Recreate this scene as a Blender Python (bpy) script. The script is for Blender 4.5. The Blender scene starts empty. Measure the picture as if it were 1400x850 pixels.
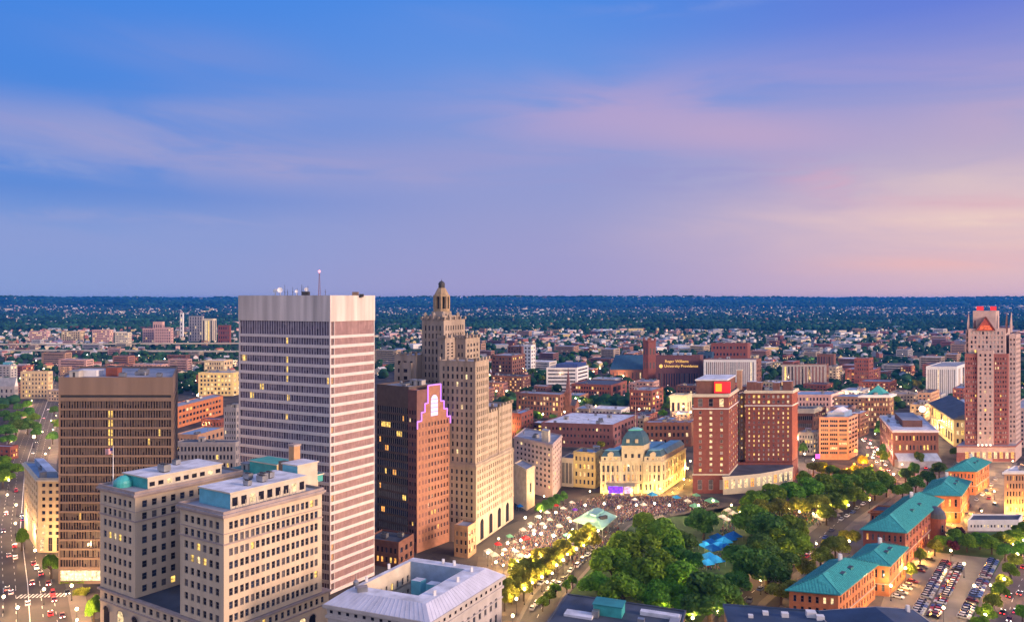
import bpy, math, random
import numpy as np
from mathutils import Vector, Matrix
random.seed(7)
RNG = np.random.default_rng(7)
SC = bpy.context.scene
COL = SC.collection
H = 120.0            # camera height above the ground
F = 1000.0           # focal length, in pixels of the 1400 px wide photograph
Y0 = 408.0           # its horizon line

# ------------------------------------------------------------------ camera
cam = bpy.data.cameras.new('camera'); camo = bpy.data.objects.new('camera', cam); COL.objects.link(camo)
camo.location = (0, 0, H); camo.rotation_euler = (math.radians(90), 0, 0)
cam.sensor_width = 36; cam.lens = 36 * F / 1400; cam.shift_y = -17 / 1400
cam.clip_start = 1; cam.clip_end = 60000
SC.camera = camo

def srgb(r, g, b):
    f = lambda c: ((c / 255 + .055) / 1.055) ** 2.4 if c > 10.3 else c / 255 / 12.92
    return (f(r), f(g), f(b), 1)

# ------------------------------------------------------------------ sky
SUN_EL, SUN_AZ = math.radians(14), math.radians(112)      # azimuth clockwise from +Y
w = bpy.data.worlds.new('World'); SC.world = w; w.use_nodes = True
nt = w.node_tree; nt.nodes.clear()
N = lambda t: nt.nodes.new(t)
LK = nt.links.new
def mth(op, a, b=None, c=None):
    n = N('ShaderNodeMath'); n.operation = op
    for i, x in enumerate((a, b, c)):
        if x is None: continue
        if isinstance(x, (int, float)): n.inputs[i].default_value = x
        else: LK(x, n.inputs[i])
    return n.outputs[0]
def mrange(v, a, b, smooth=True):
    n = N('ShaderNodeMapRange'); n.interpolation_type = 'SMOOTHSTEP' if smooth else 'LINEAR'
    LK(v, n.inputs[0]); n.inputs[1].default_value = a; n.inputs[2].default_value = b
    return n.outputs[0]
def ramp(v, stops):
    n = N('ShaderNodeValToRGB'); LK(v, n.inputs[0]); el = n.color_ramp.elements
    while len(el) < len(stops): el.new(.5)
    for e, (p, c) in zip(el, stops): e.position = p; e.color = srgb(*c)
    return n.outputs[0]
def mix(f, a, b):
    n = N('ShaderNodeMix'); n.data_type = 'RGBA'
    if isinstance(f, (int, float)): n.inputs[0].default_value = f
    else: LK(f, n.inputs[0])
    for i, x in ((6, a), (7, b)):
        if isinstance(x, tuple): n.inputs[i].default_value = x
        else: LK(x, n.inputs[i])
    return n.outputs[2]
tc = N('ShaderNodeTexCoord'); sp = N('ShaderNodeSeparateXYZ'); LK(tc.outputs['Generated'], sp.inputs[0])
X, Y, Z = sp.outputs
hyp = mth('SQRT', mth('ADD', mth('MULTIPLY', X, X), mth('MULTIPLY', Y, Y)))
az = mth('ARCTAN2', X, Y)
el = mth('ARCTAN2', Z, hyp)
e01 = mth('DIVIDE', el, .40)
left = ramp(e01, [(0, (142, 160, 212)), (.20, (128, 156, 216)), (.32, (94, 140, 216)), (.6, (76, 136, 222)), (1, (66, 134, 228))])
midc = ramp(e01, [(0, (166, 158, 204)), (.27, (154, 158, 208)), (.52, (134, 154, 213)), (.77, (104, 148, 224)), (1, (72, 138, 228))])
rigt = ramp(e01, [(0, (217, 180, 197)), (.224, (212, 186, 200)), (.43, (186, 173, 203)), (.64, (142, 150, 212)), (.84, (104, 128, 217)), (1, (92, 120, 214))])
front = mix(mrange(az, -.62, .05), left, midc)
front = mix(mrange(az, .02, .60), front, rigt)
# thin streaked clouds, laid out over compass direction and height
cb = N('ShaderNodeCombineXYZ')
LK(mth('ADD', mth('MULTIPLY', az, 1.6), mth('MULTIPLY', el, 2.2)), cb.inputs[0]); LK(mth('MULTIPLY', el, 8.5), cb.inputs[1])
def noise(vec, sc, det, dist=0.):
    n = N('ShaderNodeTexNoise'); LK(vec, n.inputs['Vector']); n.inputs['Scale'].default_value = sc
    n.inputs['Detail'].default_value = det; n.inputs['Distortion'].default_value = dist
    n.inputs['Roughness'].default_value = .55
    return n.outputs[0]
n1 = mrange(noise(cb.outputs[0], 1.7, 6, .9), .22, .62); n2 = mrange(noise(cb.outputs[0], 4.2, 6, 1.2), .34, .66)
def cloud(px, py, sx, sy, amp, col, slope=0., nz=None):
    """one soft bank of cloud: compass direction and height of its middle, half sizes in thousandths of a radian"""
    global front
    a0 = math.atan((px - 700) / F); e0 = math.atan((Y0 - py) / F * math.cos(a0))
    da = mth('SUBTRACT', az, a0); de = mth('SUBTRACT', mth('SUBTRACT', el, e0), mth('MULTIPLY', da, slope))
    q = mth('ADD', mth('POWER', mth('ABSOLUTE', mth('DIVIDE', da, sx / 1000)), 2.0), mth('POWER', mth('ABSOLUTE', mth('DIVIDE', de, sy / 1000)), 2.0))
    front = mix(mth('MULTIPLY', mth('MULTIPLY', mth('EXPONENT', mth('MULTIPLY', q, -1.)), amp), nz or n1), front, srgb(*col))
cloud(280, 75, 150, 30, .55, (124, 146, 214)); cloud(330, 155, 190, 22, .75, (146, 156, 212), .12); cloud(230, 205, 300, 34, 1.0, (154, 160, 211), -.06); cloud(160, 182, 200, 12, .55, (156, 156, 210), -.05, n2); cloud(430, 232, 240, 14, .7, (164, 162, 208), -.03, n2); cloud(60, 292, 260, 9, .7, (158, 164, 212), .0, n2)
cloud(30, 218, 90, 13, .8, (150, 164, 216), -.1, n2); cloud(120, 262, 200, 10, .4, (104, 140, 212)); cloud(150, 330, 420, 40, .5, (150, 160, 212)); cloud(620, 225, 260, 30, .5, (160, 158, 208), .03)
cloud(640, 30, 120, 26, .5, (112, 146, 222)); cloud(960, 5, 150, 10, .6, (124, 150, 222), 0, n2); cloud(850, 155, 230, 46, .9, (178, 162, 208), .02); cloud(1020, 185, 170, 30, .9, (188, 166, 204), -.10)
cloud(950, 240, 240, 26, .55, (152, 152, 206), -.03, n2); cloud(1150, 255, 70, 24, .9, (206, 166, 196), -.25, n2); cloud(1170, 290, 120, 11, .8, (168, 158, 202), -.12, n2); cloud(1060, 330, 200, 26, .6, (192, 172, 202))
cloud(1340, 245, 130, 22, .7, (224, 200, 200), -.06); cloud(1350, 277, 90, 9, 1.0, (206, 158, 186), -.08, n2); cloud(1270, 308, 230, 34, .9, (230, 198, 200), -.04); cloud(1390, 325, 140, 40, .7, (240, 202, 192)); cloud(1330, 300, 120, 8, .6, (242, 214, 200), -.04, n2); cloud(1330, 356, 150, 12, .9, (234, 184, 186), .02); cloud(1200, 110, 180, 36, .5, (176, 160, 210), -.1); cloud(1380, 150, 90, 60, .5, (196, 170, 200))
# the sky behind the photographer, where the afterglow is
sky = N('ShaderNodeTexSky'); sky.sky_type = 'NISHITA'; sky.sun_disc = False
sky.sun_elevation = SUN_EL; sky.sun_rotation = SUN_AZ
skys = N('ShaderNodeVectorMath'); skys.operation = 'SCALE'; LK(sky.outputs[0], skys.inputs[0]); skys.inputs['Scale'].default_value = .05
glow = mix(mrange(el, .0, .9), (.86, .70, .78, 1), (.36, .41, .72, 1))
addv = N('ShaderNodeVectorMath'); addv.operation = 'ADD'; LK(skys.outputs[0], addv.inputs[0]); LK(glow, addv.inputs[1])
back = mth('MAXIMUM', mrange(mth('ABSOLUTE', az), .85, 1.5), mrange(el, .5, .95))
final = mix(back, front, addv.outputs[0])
below = mrange(el, -.02, -.002)
final = mix(below, (.05, .07, .12, 1), final)
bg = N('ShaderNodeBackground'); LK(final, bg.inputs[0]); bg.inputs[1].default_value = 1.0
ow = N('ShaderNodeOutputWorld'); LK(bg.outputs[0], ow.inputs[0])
w.cycles.sampling_method = 'MANUAL'; w.cycles.sample_map_resolution = 512

sl = bpy.data.lights.new('sun', 'SUN'); so = bpy.data.objects.new('sun', sl); COL.objects.link(so)
sl.energy = 4.8; sl.angle = math.radians(14); sl.color = (1, .66, .47)
sd = Vector((math.sin(SUN_AZ) * math.cos(SUN_EL), math.cos(SUN_AZ) * math.cos(SUN_EL), math.sin(SUN_EL)))
so.rotation_euler = sd.to_track_quat('Z', 'Y').to_euler(); so.location = (400, -200, 600)
SC.view_settings.view_transform = 'Standard'; SC.view_settings.look = 'None'
SC.view_settings.exposure = 0.0; SC.view_settings.gamma = 1
SC.cycles.max_bounces = 5; SC.cycles.diffuse_bounces = 2; SC.cycles.glossy_bounces = 2
SC.cycles.transmission_bounces = 3; SC.cycles.transparent_max_bounces = 6; SC.cycles.volume_bounces = 0
SC.cycles.sample_clamp_indirect = 4; SC.cycles.caustics_reflective = False; SC.cycles.caustics_refractive = False
SC.cycles.use_light_tree = True; SC.cycles.use_adaptive_sampling = True; SC.cycles.adaptive_threshold = .02

# ------------------------------------------------------------------ materials
MATS = {}
def mat(name, col, rough=.8, var=.18, scale=.35, spec=.3, metal=0., streak=0., emit=None, es=0., transl=0., island=0., objrand=0.):
    if name in MATS: return MATS[name]
    m = bpy.data.materials.new(name); m.use_nodes = True; t = m.node_tree
    p = t.nodes['Principled BSDF']; p.inputs['Roughness'].default_value = rough
    p.inputs['Specular IOR Level'].default_value = spec; p.inputs['Metallic'].default_value = metal
    c = tuple(col[:3]) + (1,)
    nz = t.nodes.new('ShaderNodeTexNoise'); nz.inputs['Scale'].default_value = scale; nz.inputs['Detail'].default_value = 4
    co = t.nodes.new('ShaderNodeTexCoord')
    mp = t.nodes.new('ShaderNodeMapping'); t.links.new(co.outputs['Object'], mp.inputs[0])
    if streak: mp.inputs['Scale'].default_value = (1, 1, .08)
    t.links.new(mp.outputs[0], nz.inputs['Vector'])
    hs = t.nodes.new('ShaderNodeHueSaturation'); hs.inputs['Color'].default_value = c
    mr = t.nodes.new('ShaderNodeMapRange'); t.links.new(nz.outputs[0], mr.inputs[0])
    mr.inputs[1].default_value = .3; mr.inputs[2].default_value = .7
    mr.inputs[3].default_value = 1 - var; mr.inputs[4].default_value = 1 + var
    val = mr.outputs[0]
    def mul(a, b, lo, hi):
        r = t.nodes.new('ShaderNodeMapRange'); t.links.new(b, r.inputs[0]); r.inputs[3].default_value = lo; r.inputs[4].default_value = hi
        n = t.nodes.new('ShaderNodeMath'); n.operation = 'MULTIPLY'; t.links.new(a, n.inputs[0]); t.links.new(r.outputs[0], n.inputs[1])
        return n.outputs[0]
    if island:
        g = t.nodes.new('ShaderNodeNewGeometry'); val = mul(val, g.outputs['Random Per Island'], 1 - island, 1 + island)
    if objrand:
        oi = t.nodes.new('ShaderNodeObjectInfo'); val = mul(val, oi.outputs['Random'], 1 - objrand, 1 + objrand)
        hr = t.nodes.new('ShaderNodeMapRange'); t.links.new(oi.outputs['Random'], hr.inputs[0]); hr.inputs[3].default_value = .475; hr.inputs[4].default_value = .525; t.links.new(hr.outputs[0], hs.inputs['Hue'])
    t.links.new(val, hs.inputs['Value']); t.links.new(hs.outputs[0], p.inputs['Base Color'])
    if emit:
        p.inputs['Emission Color'].default_value = tuple(emit[:3]) + (1,); p.inputs['Emission Strength'].default_value = es
    if transl:
        tr = t.nodes.new('ShaderNodeBsdfTranslucent'); t.links.new(hs.outputs[0], tr.inputs[0])
        ms = t.nodes.new('ShaderNodeMixShader'); ms.inputs[0].default_value = transl
        t.links.new(p.outputs[0], ms.inputs[1]); t.links.new(tr.outputs[0], ms.inputs[2])
        t.links.new(ms.outputs[0], t.nodes['Material Output'].inputs[0])
    MATS[name] = m
    return m
def litmat(name, col, s, vary=.7):
    """a lit window: the room behind it, uneven from pane to pane"""
    if name in MATS: return MATS[name]
    m = bpy.data.materials.new(name); m.use_nodes = True; t = m.node_tree
    p = t.nodes['Principled BSDF']; p.inputs['Base Color'].default_value = (.05, .05, .05, 1); p.inputs['Roughness'].default_value = .2
    co = t.nodes.new('ShaderNodeTexCoord'); oi = t.nodes.new('ShaderNodeObjectInfo')
    va = t.nodes.new('ShaderNodeVectorMath'); t.links.new(co.outputs['Object'], va.inputs[0]); t.links.new(oi.outputs['Location'], va.inputs[1])
    nz = t.nodes.new('ShaderNodeTexNoise'); nz.inputs['Scale'].default_value = .9; t.links.new(va.outputs[0], nz.inputs['Vector'])
    mr = t.nodes.new('ShaderNodeMapRange'); t.links.new(nz.outputs[0], mr.inputs[0]); mr.inputs[1].default_value = .3; mr.inputs[2].default_value = .7
    mr.inputs[3].default_value = s * (1 - vary); mr.inputs[4].default_value = s * (1 + vary)
    p.inputs['Emission Color'].default_value = tuple(col) + (1,); t.links.new(mr.outputs[0], p.inputs['Emission Strength'])
    MATS[name] = m
    return m
G_DARK = mat('dark_glass', (.016, .016, .026), .12, .4, .5, .3)
G_BLUE = mat('sky_glass', (.025, .035, .07), .08, .4, .5, .6)
G_BLIND = mat('blind_glass', (.11, .10, .11), .25, .3, .5, .6)
G_SUNSET = mat('sunset_tinted_glass', (.40, .25, .27), .22, .16, .12, .8, .15)  # pink sunset reflection is put into the base colour
LIT_Y = litmat('lit_yellow', (1, .62, .13), 1.3)
LIT_W = litmat('lit_warm', (1, .72, .36), 1.1)
LIT_O = litmat('lit_orange', (1, .42, .08), 1.2)
LIT_C = litmat('lit_pale', (1, .9, .72), 1.5)
LIT_FAR_W = litmat('far_white_light', (1, .80, .62), 4.5, .2); LIT_FAR_O = litmat('far_amber_light', (1, .5, .15), 4.0, .2); LIT_FAR_P = litmat('far_pink_light', (1, .6, .7), 3.2, .2)
HAZE = 6.5e-5
FRAME = mat('window_frame', (.20, .19, .19), .5)
FRAME_W = mat('pale_frame', (.60, .58, .56), .5)
STEEL = mat('steel', (.32, .33, .35), .4, .2, .5, .5, .7)
DARKMETAL = mat('dark_metal', (.05, .05, .055), .5)
WHITE_R = mat('white_roofing', (.58, .60, .68), .7, .30, .22)
GREY_R = mat('grey_roofing', (.26, .28, .34), .8, .25, .15)
DARK_R = mat('dark_roofing', (.06, .075, .11), .7, .3, .15)
BLUE_R = mat('blue_grey_roofing', (.20, .30, .46), .6, .25, .12)
TEAL_R = mat('verdigris_copper', (.042, .31, .31), .6, .20, .9, .3)
TEALD_R = mat('dark_verdigris', (.03, .22, .24), .5, .2, .2)
CONC = mat('concrete', (.42, .40, .38), .85, .15, .3)
ASPH = mat('asphalt', (.070, .064, .062), .85, .25, .08)
PAVE = mat('paving', (.15, .13, .12), .85, .2, .15)
GRASS = mat('grass', (.045, .095, .025), .9, .35, .12)
PAINT = mat('road_paint', (.75, .75, .72), .7)

# ------------------------------------------------------------------ points on the ground
def P(px, py, z=0.):
    d = (H - z) * F / (py - Y0)
    return Vector(((px - 700) / F * d, d, z))
def D(px, d, z=0.):
    return Vector(((px - 700) / F * d, d, z))
def pix(v):
    return 700 + F * v[0] / v[1], Y0 + F * (H - v[2]) / v[1]

# ------------------------------------------------------------------ mesh builder
class MB:
    def __init__(s, o=(0, 0, 0)):
        s.o = Vector(o); s.v = []; s.f = []; s.m = []; s.mats = []
    def mi(s, m):
        if m not in s.mats: s.mats.append(m)
        return s.mats.index(m)
    def face(s, pts, m):
        n = len(s.v); s.v += [tuple(Vector(p) - s.o) for p in pts]; s.f.append(tuple(range(n, n + len(pts)))); s.m.append(s.mi(m))
    def prism(s, poly, z0, z1, m, top=None, bottom=True):
        k = len(poly)
        for i in range(k):
            a, b = poly[i], poly[(i + 1) % k]
            s.face([(a[0], a[1], z0), (b[0], b[1], z0), (b[0], b[1], z1), (a[0], a[1], z1)], m)
        s.face([(p[0], p[1], z1) for p in poly], top or m)
        if bottom: s.face([(p[0], p[1], z0) for p in reversed(poly)], m)
    def frustum(s, poly0, z0, poly1, z1, m, top=None):
        k = len(poly0)
        for i in range(k):
            a, b, c, d = poly0[i], poly0[(i + 1) % k], poly1[(i + 1) % k], poly1[i]
            s.face([(a[0], a[1], z0), (b[0], b[1], z0), (c[0], c[1], z1), (d[0], d[1], z1)], m)
        s.face([(p[0], p[1], z1) for p in poly1], top or m)
    def ring(s, outer, inner, z0, z1, m):
        k = len(outer)
        for i in range(k):
            j = (i + 1) % k; a, b, c, d = outer[i], outer[j], inner[j], inner[i]
            s.face([(a[0], a[1], z0), (b[0], b[1], z0), (b[0], b[1], z1), (a[0], a[1], z1)], m)
            s.face([(c[0], c[1], z0), (d[0], d[1], z0), (d[0], d[1], z1), (c[0], c[1], z1)], m)
            s.face([(a[0], a[1], z1), (b[0], b[1], z1), (c[0], c[1], z1), (d[0], d[1], z1)], m)
    def box(s, c, sx, sy, sz, m, rz=0., top=None):
        ca, sa = math.cos(rz), math.sin(rz)
        poly = [(c[0] + x * ca - y * sa, c[1] + x * sa + y * ca) for x, y in ((-sx / 2, -sy / 2), (sx / 2, -sy / 2), (sx / 2, sy / 2), (-sx / 2, sy / 2))]
        s.prism(poly, c[2], c[2] + sz, m, top)
    def tube(s, p, q, r0, r1, m, n=8, cap=True):
        p, q = Vector(p), Vector(q); d = (q - p).normalized()
        u = d.orthogonal().normalized(); v = d.cross(u)
        ra = [p + (u * math.cos(2 * math.pi * i / n) + v * math.sin(2 * math.pi * i / n)) * r0 for i in range(n)]
        rb = [q + (u * math.cos(2 * math.pi * i / n) + v * math.sin(2 * math.pi * i / n)) * r1 for i in range(n)]
        for i in range(n): s.face([ra[i], ra[(i + 1) % n], rb[(i + 1) % n], rb[i]], m)
        if cap: s.face(rb, m); s.face(ra[::-1], m)
    def lathe(s, c, prof, m, n=16):
        for (r0, z0), (r1, z1) in zip(prof, prof[1:]):
            for i in range(n):
                a, b = 2 * math.pi * i / n, 2 * math.pi * (i + 1) / n
                q = [(c[0] + r0 * math.cos(a), c[1] + r0 * math.sin(a), c[2] + z0), (c[0] + r0 * math.cos(b), c[1] + r0 * math.sin(b), c[2] + z0),
                     (c[0] + r1 * math.cos(b), c[1] + r1 * math.sin(b), c[2] + z1), (c[0] + r1 * math.cos(a), c[1] + r1 * math.sin(a), c[2] + z1)]
                s.face(q if r0 > 1e-4 and r1 > 1e-4 else (q[:3] if r1 <= 1e-4 else [q[0], q[2], q[3]]), m)
    def mesh(s, name):
        me = bpy.data.meshes.new(name); me.from_pydata(s.v, [], s.f)
        for m in s.mats: me.materials.append(m)
        me.polygons.foreach_set('material_index', s.m); me.update()
        return me
    def build(s, name, parent=None, loc=None):
        o = bpy.data.objects.new(name, s.mesh(name)); COL.objects.link(o)
        if parent is not None: o.parent = parent
        o.location = loc if loc is not None else ((0, 0, 0) if parent is not None else s.o)
        return o
THINGS = []
def tag(o, label, cat, group=None):
    o['label'] = label; o['category'] = cat
    if group: o['group'] = group
    THINGS.append(o)
    return o
def thing(name, label, cat, loc, group=None, rz=0.):
    o = bpy.data.objects.new(name, None); COL.objects.link(o); o.location = loc; o.rotation_euler = (0, 0, rz); o.empty_display_size = 2
    return tag(o, label, cat, group)
def struct(o, kind='structure'):
    o['kind'] = kind
    return o
def link(name, me, parent, loc, rz=0., scale=None):
    o = bpy.data.objects.new(name, me); COL.objects.link(o); o.parent = parent; o.location = loc; o.rotation_euler = (0, 0, rz)
    if scale: o.scale = scale
    return o
def offset(poly, d):
    """polygon moved outwards by d (inwards when negative)"""
    k = len(poly); A = sum(poly[i][0] * poly[(i + 1) % k][1] - poly[(i + 1) % k][0] * poly[i][1] for i in range(k))
    sg = 1 if A > 0 else -1; out = []
    for i in range(k):
        a, b, c = (Vector(poly[j % k][:2]) for j in (i - 1, i, i + 1))
        d1, d2 = (b - a).normalized(), (c - b).normalized()
        n1, n2 = Vector((d1.y, -d1.x)) * sg, Vector((d2.y, -d2.x)) * sg
        den = 1 + n1.dot(n2)
        out.append(tuple(b + (n1 + n2) * (d / max(den, .15))))
    return out

# ------------------------------------------------------------------ buildings
OCC = []                                     # footprints already taken: (x, y, radius)
WINMESH = {}
def window_mesh(wd, ht, style, pane, frame, alt=None, var=0):
    key = (round(wd, 2), round(ht, 2), style, pane.name, frame.name, var if alt else -1)
    if key in WINMESH: return WINMESH[key]
    mb = MB(); a, b = wd / 2, ht / 2
    if alt:
        n = int(style[4:].split('x')[0]); r_ = random.Random(var * 31 + n)
        for i in range(n):
            x0, x1 = -a + wd * i / n, -a + wd * (i + 1) / n; zc = b if r_.random() < .6 else b - ht * r_.uniform(.2, .7); pm = pane if r_.random() < .62 else r_.choice(alt)
            mb.face([(x0, 0, -b), (x1, 0, -b), (x1, 0, zc), (x0, 0, zc)], pm)
            if zc < b: mb.face([(x0, 0, zc), (x1, 0, zc), (x1, 0, b), (x0, 0, b)], alt[0])
    else: mb.face([(-a, 0, -b), (a, 0, -b), (a, 0, b), (-a, 0, b)], pane)
    t = min(.09, wd * .1)
    def bar(x0, x1, z0, z1, y=.07):
        mb.face([(x0, -y, z0), (x1, -y, z0), (x1, -y, z1), (x0, -y, z1)], frame)
        mb.face([(x0, -y, z0), (x0, -y, z1), (x0, 0, z1), (x0, 0, z0)], frame); mb.face([(x1, -y, z0), (x1, -y, z1), (x1, 0, z1), (x1, 0, z0)], frame)
        mb.face([(x0, -y, z1), (x1, -y, z1), (x1, 0, z1), (x0, 0, z1)], frame); mb.face([(x0, -y, z0), (x1, -y, z0), (x1, 0, z0), (x0, 0, z0)], frame)
    if style in ('sash', 'cross'):
        bar(-a, -a + t, -b, b); bar(a - t, a, -b, b); bar(-a + t, a - t, b - t, b); bar(-a + t, a - t, -b, -b + t)
        bar(-a + t, a - t, -t / 2, t / 2, .05)
        if style == 'cross': bar(-t / 2, t / 2, -b + t, -t / 2, .05); bar(-t / 2, t / 2, t / 2, b - t, .05)
    if style.startswith('mull'):
        n, tw = style[4:].split('x'); n = int(n); tw = float(tw)
        for i in range(1, n):
            x = -a + wd * i / n; bar(x - tw / 2, x + tw / 2, -b, b, .22)
    WINMESH[key] = mb.mesh('window'); return WINMESH[key]

class Bld:
    """one building: an Empty at its front corner, parts are its children"""
    def __init__(s, name, label, cx, xl, xr, d=None, base=None, top=None, h=None, rl=None, rr=None, cat='building', group=None, r=None, lit=.06,
                 panes=None, litm=None, frame=None, style='plain', depth=.3, u=None, v=None):
        if d is None: d = (H * F / (base - Y0)) if base else (H - h) * F / (top - Y0)
        if h is None: h = H - (top - Y0) * d / F
        s.h = h; s.A = D(cx, d).to_2d()
        k = min(1, max(0, (cx - 700) / 450)); kl = min(1, max(0, (560 - cx) / 200))
        u = Vector(u) if u else Vector((-.92, .39)).lerp(Vector((-.985, .17)), max(k, kl)); v = Vector(v) if v else Vector((.39, .92)).lerp(Vector((.66, .75)), k).lerp(Vector((.25, .97)), kl)
        def end(px, ratio, dr):
            if ratio: return D(px, d * ratio).to_2d()
            t = (px - 700) / F                         # walk along dr until the wanted column
            return s.A + dr * max(3., (t * s.A.y - s.A.x) / (dr.x - t * dr.y))
        s.L = end(xl, rl, u); s.R = end(xr, rr, v)
        s.w = (s.L - s.A).length; s.dp = (s.R - s.A).length
        s.e1 = (s.L - s.A) / s.w; s.e2 = (s.R - s.A) / s.dp
        s.t = thing(name, label, cat, (s.A.x, s.A.y, 0), group)
        s.o = Vector((s.A.x, s.A.y, 0)); s.lit = lit; s.frame = frame or FRAME; s.style = style; s.depth = depth
        s.panes = panes or [G_DARK, G_DARK, G_DARK, G_BLUE, G_BLUE, G_BLIND]; s.litm = litm or [LIT_Y, LIT_W, LIT_W]
        s.win = []; s.rnd = random.Random(hash(label) % 9999 if False else sum(map(ord, label)))
        c = (s.A + s.L + s.R + (s.L + s.R - s.A)) / 4
        OCC.append((c.x, c.y, max(s.w, s.dp) * .62))
    def pt(s, a, b, z=None):
        p = s.A + s.e1 * a + s.e2 * b
        return (p.x, p.y) if z is None else (p.x, p.y, z)
    def rect(s, s0, s1, t0, t1):
        return [s.pt(s0, t0), s.pt(s1, t0), s.pt(s1, t1), s.pt(s0, t1)]
    def mb(s): return MB(s.o)
    def facade(s, mb, p0, p1, z0, z1, xs, zs, wm, skip=None, style=None, depth=None, key=''):
        p0, p1 = Vector(p0), Vector(p1); L = (p1 - p0).length; t = (p1 - p0) / L
        n = Vector((t.y, -t.x)); mid = s.pt(s.w / 2, s.dp / 2)
        if n.dot((p0 + p1) / 2 - Vector(s.cen)) < 0: n = -n
        dp = depth or s.depth
        def q(x0, x1, a, b, m=wm):
            if x1 - x0 < 1e-4 or b - a < 1e-4: return
            A, B = p0 + t * x0, p0 + t * x1
            mb.face([(A.x, A.y, a), (B.x, B.y, a), (B.x, B.y, b), (A.x, A.y, b)], m)
        zc = z0
        for j, (a, b) in enumerate(zs):
            q(0, L, zc, a); xc = 0
            for i, (c, e) in enumerate(xs):
                if skip and skip(i, j): continue
                q(xc, c, a, b); xc = e
                A, B = p0 + t * c, p0 + t * e; Ai, Bi = A - n * dp, B - n * dp
                mb.face([(A.x, A.y, a), (Ai.x, Ai.y, a), (Ai.x, Ai.y, b), (A.x, A.y, b)], wm); mb.face([(B.x, B.y, a), (Bi.x, Bi.y, a), (Bi.x, Bi.y, b), (B.x, B.y, b)], wm)
                mb.face([(A.x, A.y, a), (B.x, B.y, a), (Bi.x, Bi.y, a), (Ai.x, Ai.y, a)], wm); mb.face([(A.x, A.y, b), (B.x, B.y, b), (Bi.x, Bi.y, b), (Ai.x, Ai.y, b)], wm)
                m = (p0 + t * (c + e) / 2) - n * (dp - .02)
                s.win.append(((m.x, m.y, (a + b) / 2), n.copy(), e - c, b - a, style or s.style, i, j, key))
            q(xc, L, a, b); zc = b
        q(0, L, zc, z1)
    def cells(s, L, z0, z1, sp):
        n, m = sp['n'], sp['m']; ed = sp.get('edge', L * .04); bo, to = sp.get('bot', 1.), sp.get('top', 1.)
        cw = (L - 2 * ed) / n; fx = sp.get('fx', .5); fz = sp.get('fz', .55)
        if sp.get('pair'):
            xs = []
            for i in range(n):
                c = ed + cw * (i + .5); ww = cw * fx / 2; g = cw * .07
                xs += [(c - g - ww, c - g), (c + g, c + g + ww)]
        else: xs = [(ed + cw * (i + .5 - fx / 2), ed + cw * (i + .5 + fx / 2)) for i in range(n)]
        ch = (z1 - z0 - bo - to) / m; zs = [(z0 + bo + ch * (j + .5 - fz / 2), z0 + bo + ch * (j + .5 + fz / 2)) for j in range(m)]
        return xs, zs
    def block(s, s0, s1, t0, t1, z0, z1, wm, rm=None, L=None, R=None, cornice=None, par=.8, parts=True, B=None, name='wall'):
        mb = s.mb(); c = s.rect(s0, s1, t0, t1); s.cen = ((c[0][0] + c[2][0]) / 2, (c[0][1] + c[2][1]) / 2)
        for k, (a, b, sp) in enumerate(((c[0], c[1], L), (c[0], c[3], R), (c[1], c[2], B), (c[3], c[2], None))):
            if sp:
                xs, zs = s.cells((Vector(b) - Vector(a)).length, z0, z1, sp)
                s.facade(mb, a, b, z0, z1, xs, zs, sp.get('wm', wm), sp.get('skip'), sp.get('style'), sp.get('depth'), 'LRB_'[k])
            else: mb.face([(a[0], a[1], z0), (b[0], b[1], z0), (b[0], b[1], z1), (a[0], a[1], z1)], wm)
        if cornice:
            mb.prism(offset(c, cornice[0]), z1 - cornice[1], z1, cornice[2] if len(cornice) > 2 else wm)
        if par: mb.ring(offset(c, .003), offset(c, -.35), z1, z1 + par, cornice[2] if cornice and len(cornice) > 2 else wm)
        w = mb.build(name, s.t)
        if rm:
            r = s.mb(); r.face([(p[0], p[1], z1 + .06) for p in offset(c, -.3 if par else .02)], rm); r.build('roof', s.t)
        return w
    def belt(s, s0, s1, t0, t1, z, hh, out, m):
        mb = s.mb(); mb.prism(offset(s.rect(s0, s1, t0, t1), out), z, z + hh, m); return mb
    def finish(s, limit=100, litfn=None):
        ws = sorted(s.win, key=lambda q: (Vector(q[0]) - Vector((0, 0, H))).length); rest = MB(s.o)
        for k, (p, n, wd, ht, st, i, j, key) in enumerate(ws):
            lm = litfn(i, j, key) if litfn else None
            pane = lm if lm else (s.rnd.choice(s.litm) if s.rnd.random() < (s.lit if wd < 7 else 0) else s.rnd.choice(s.panes))
            me = window_mesh(wd, ht, st, pane, s.frame); rz = math.atan2(n.x, -n.y)
            if k < limit:
                link('window', me, s.t, Vector(p) - s.o, rz)
            else:
                ca, sa = math.cos(rz), math.sin(rz)
                for f in me.polygons:
                    rest.face([(p[0] + v.co.x * ca - v.co.y * sa, p[1] + v.co.x * sa + v.co.y * ca, p[2] + v.co.z) for v in (me.vertices[q] for q in f.vertices)], me.materials[f.material_index])
        if rest.f: rest.build('window', s.t)['kind'] = 'stuff'
    def on_roof(s, name, me, a, b, z, rz=None, scale=None):
        p = s.pt(a, b, z); return link(name, me, s.t, Vector(p) - s.o, math.atan2(-s.e1.y, -s.e1.x) if rz is None else rz, scale)
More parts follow.
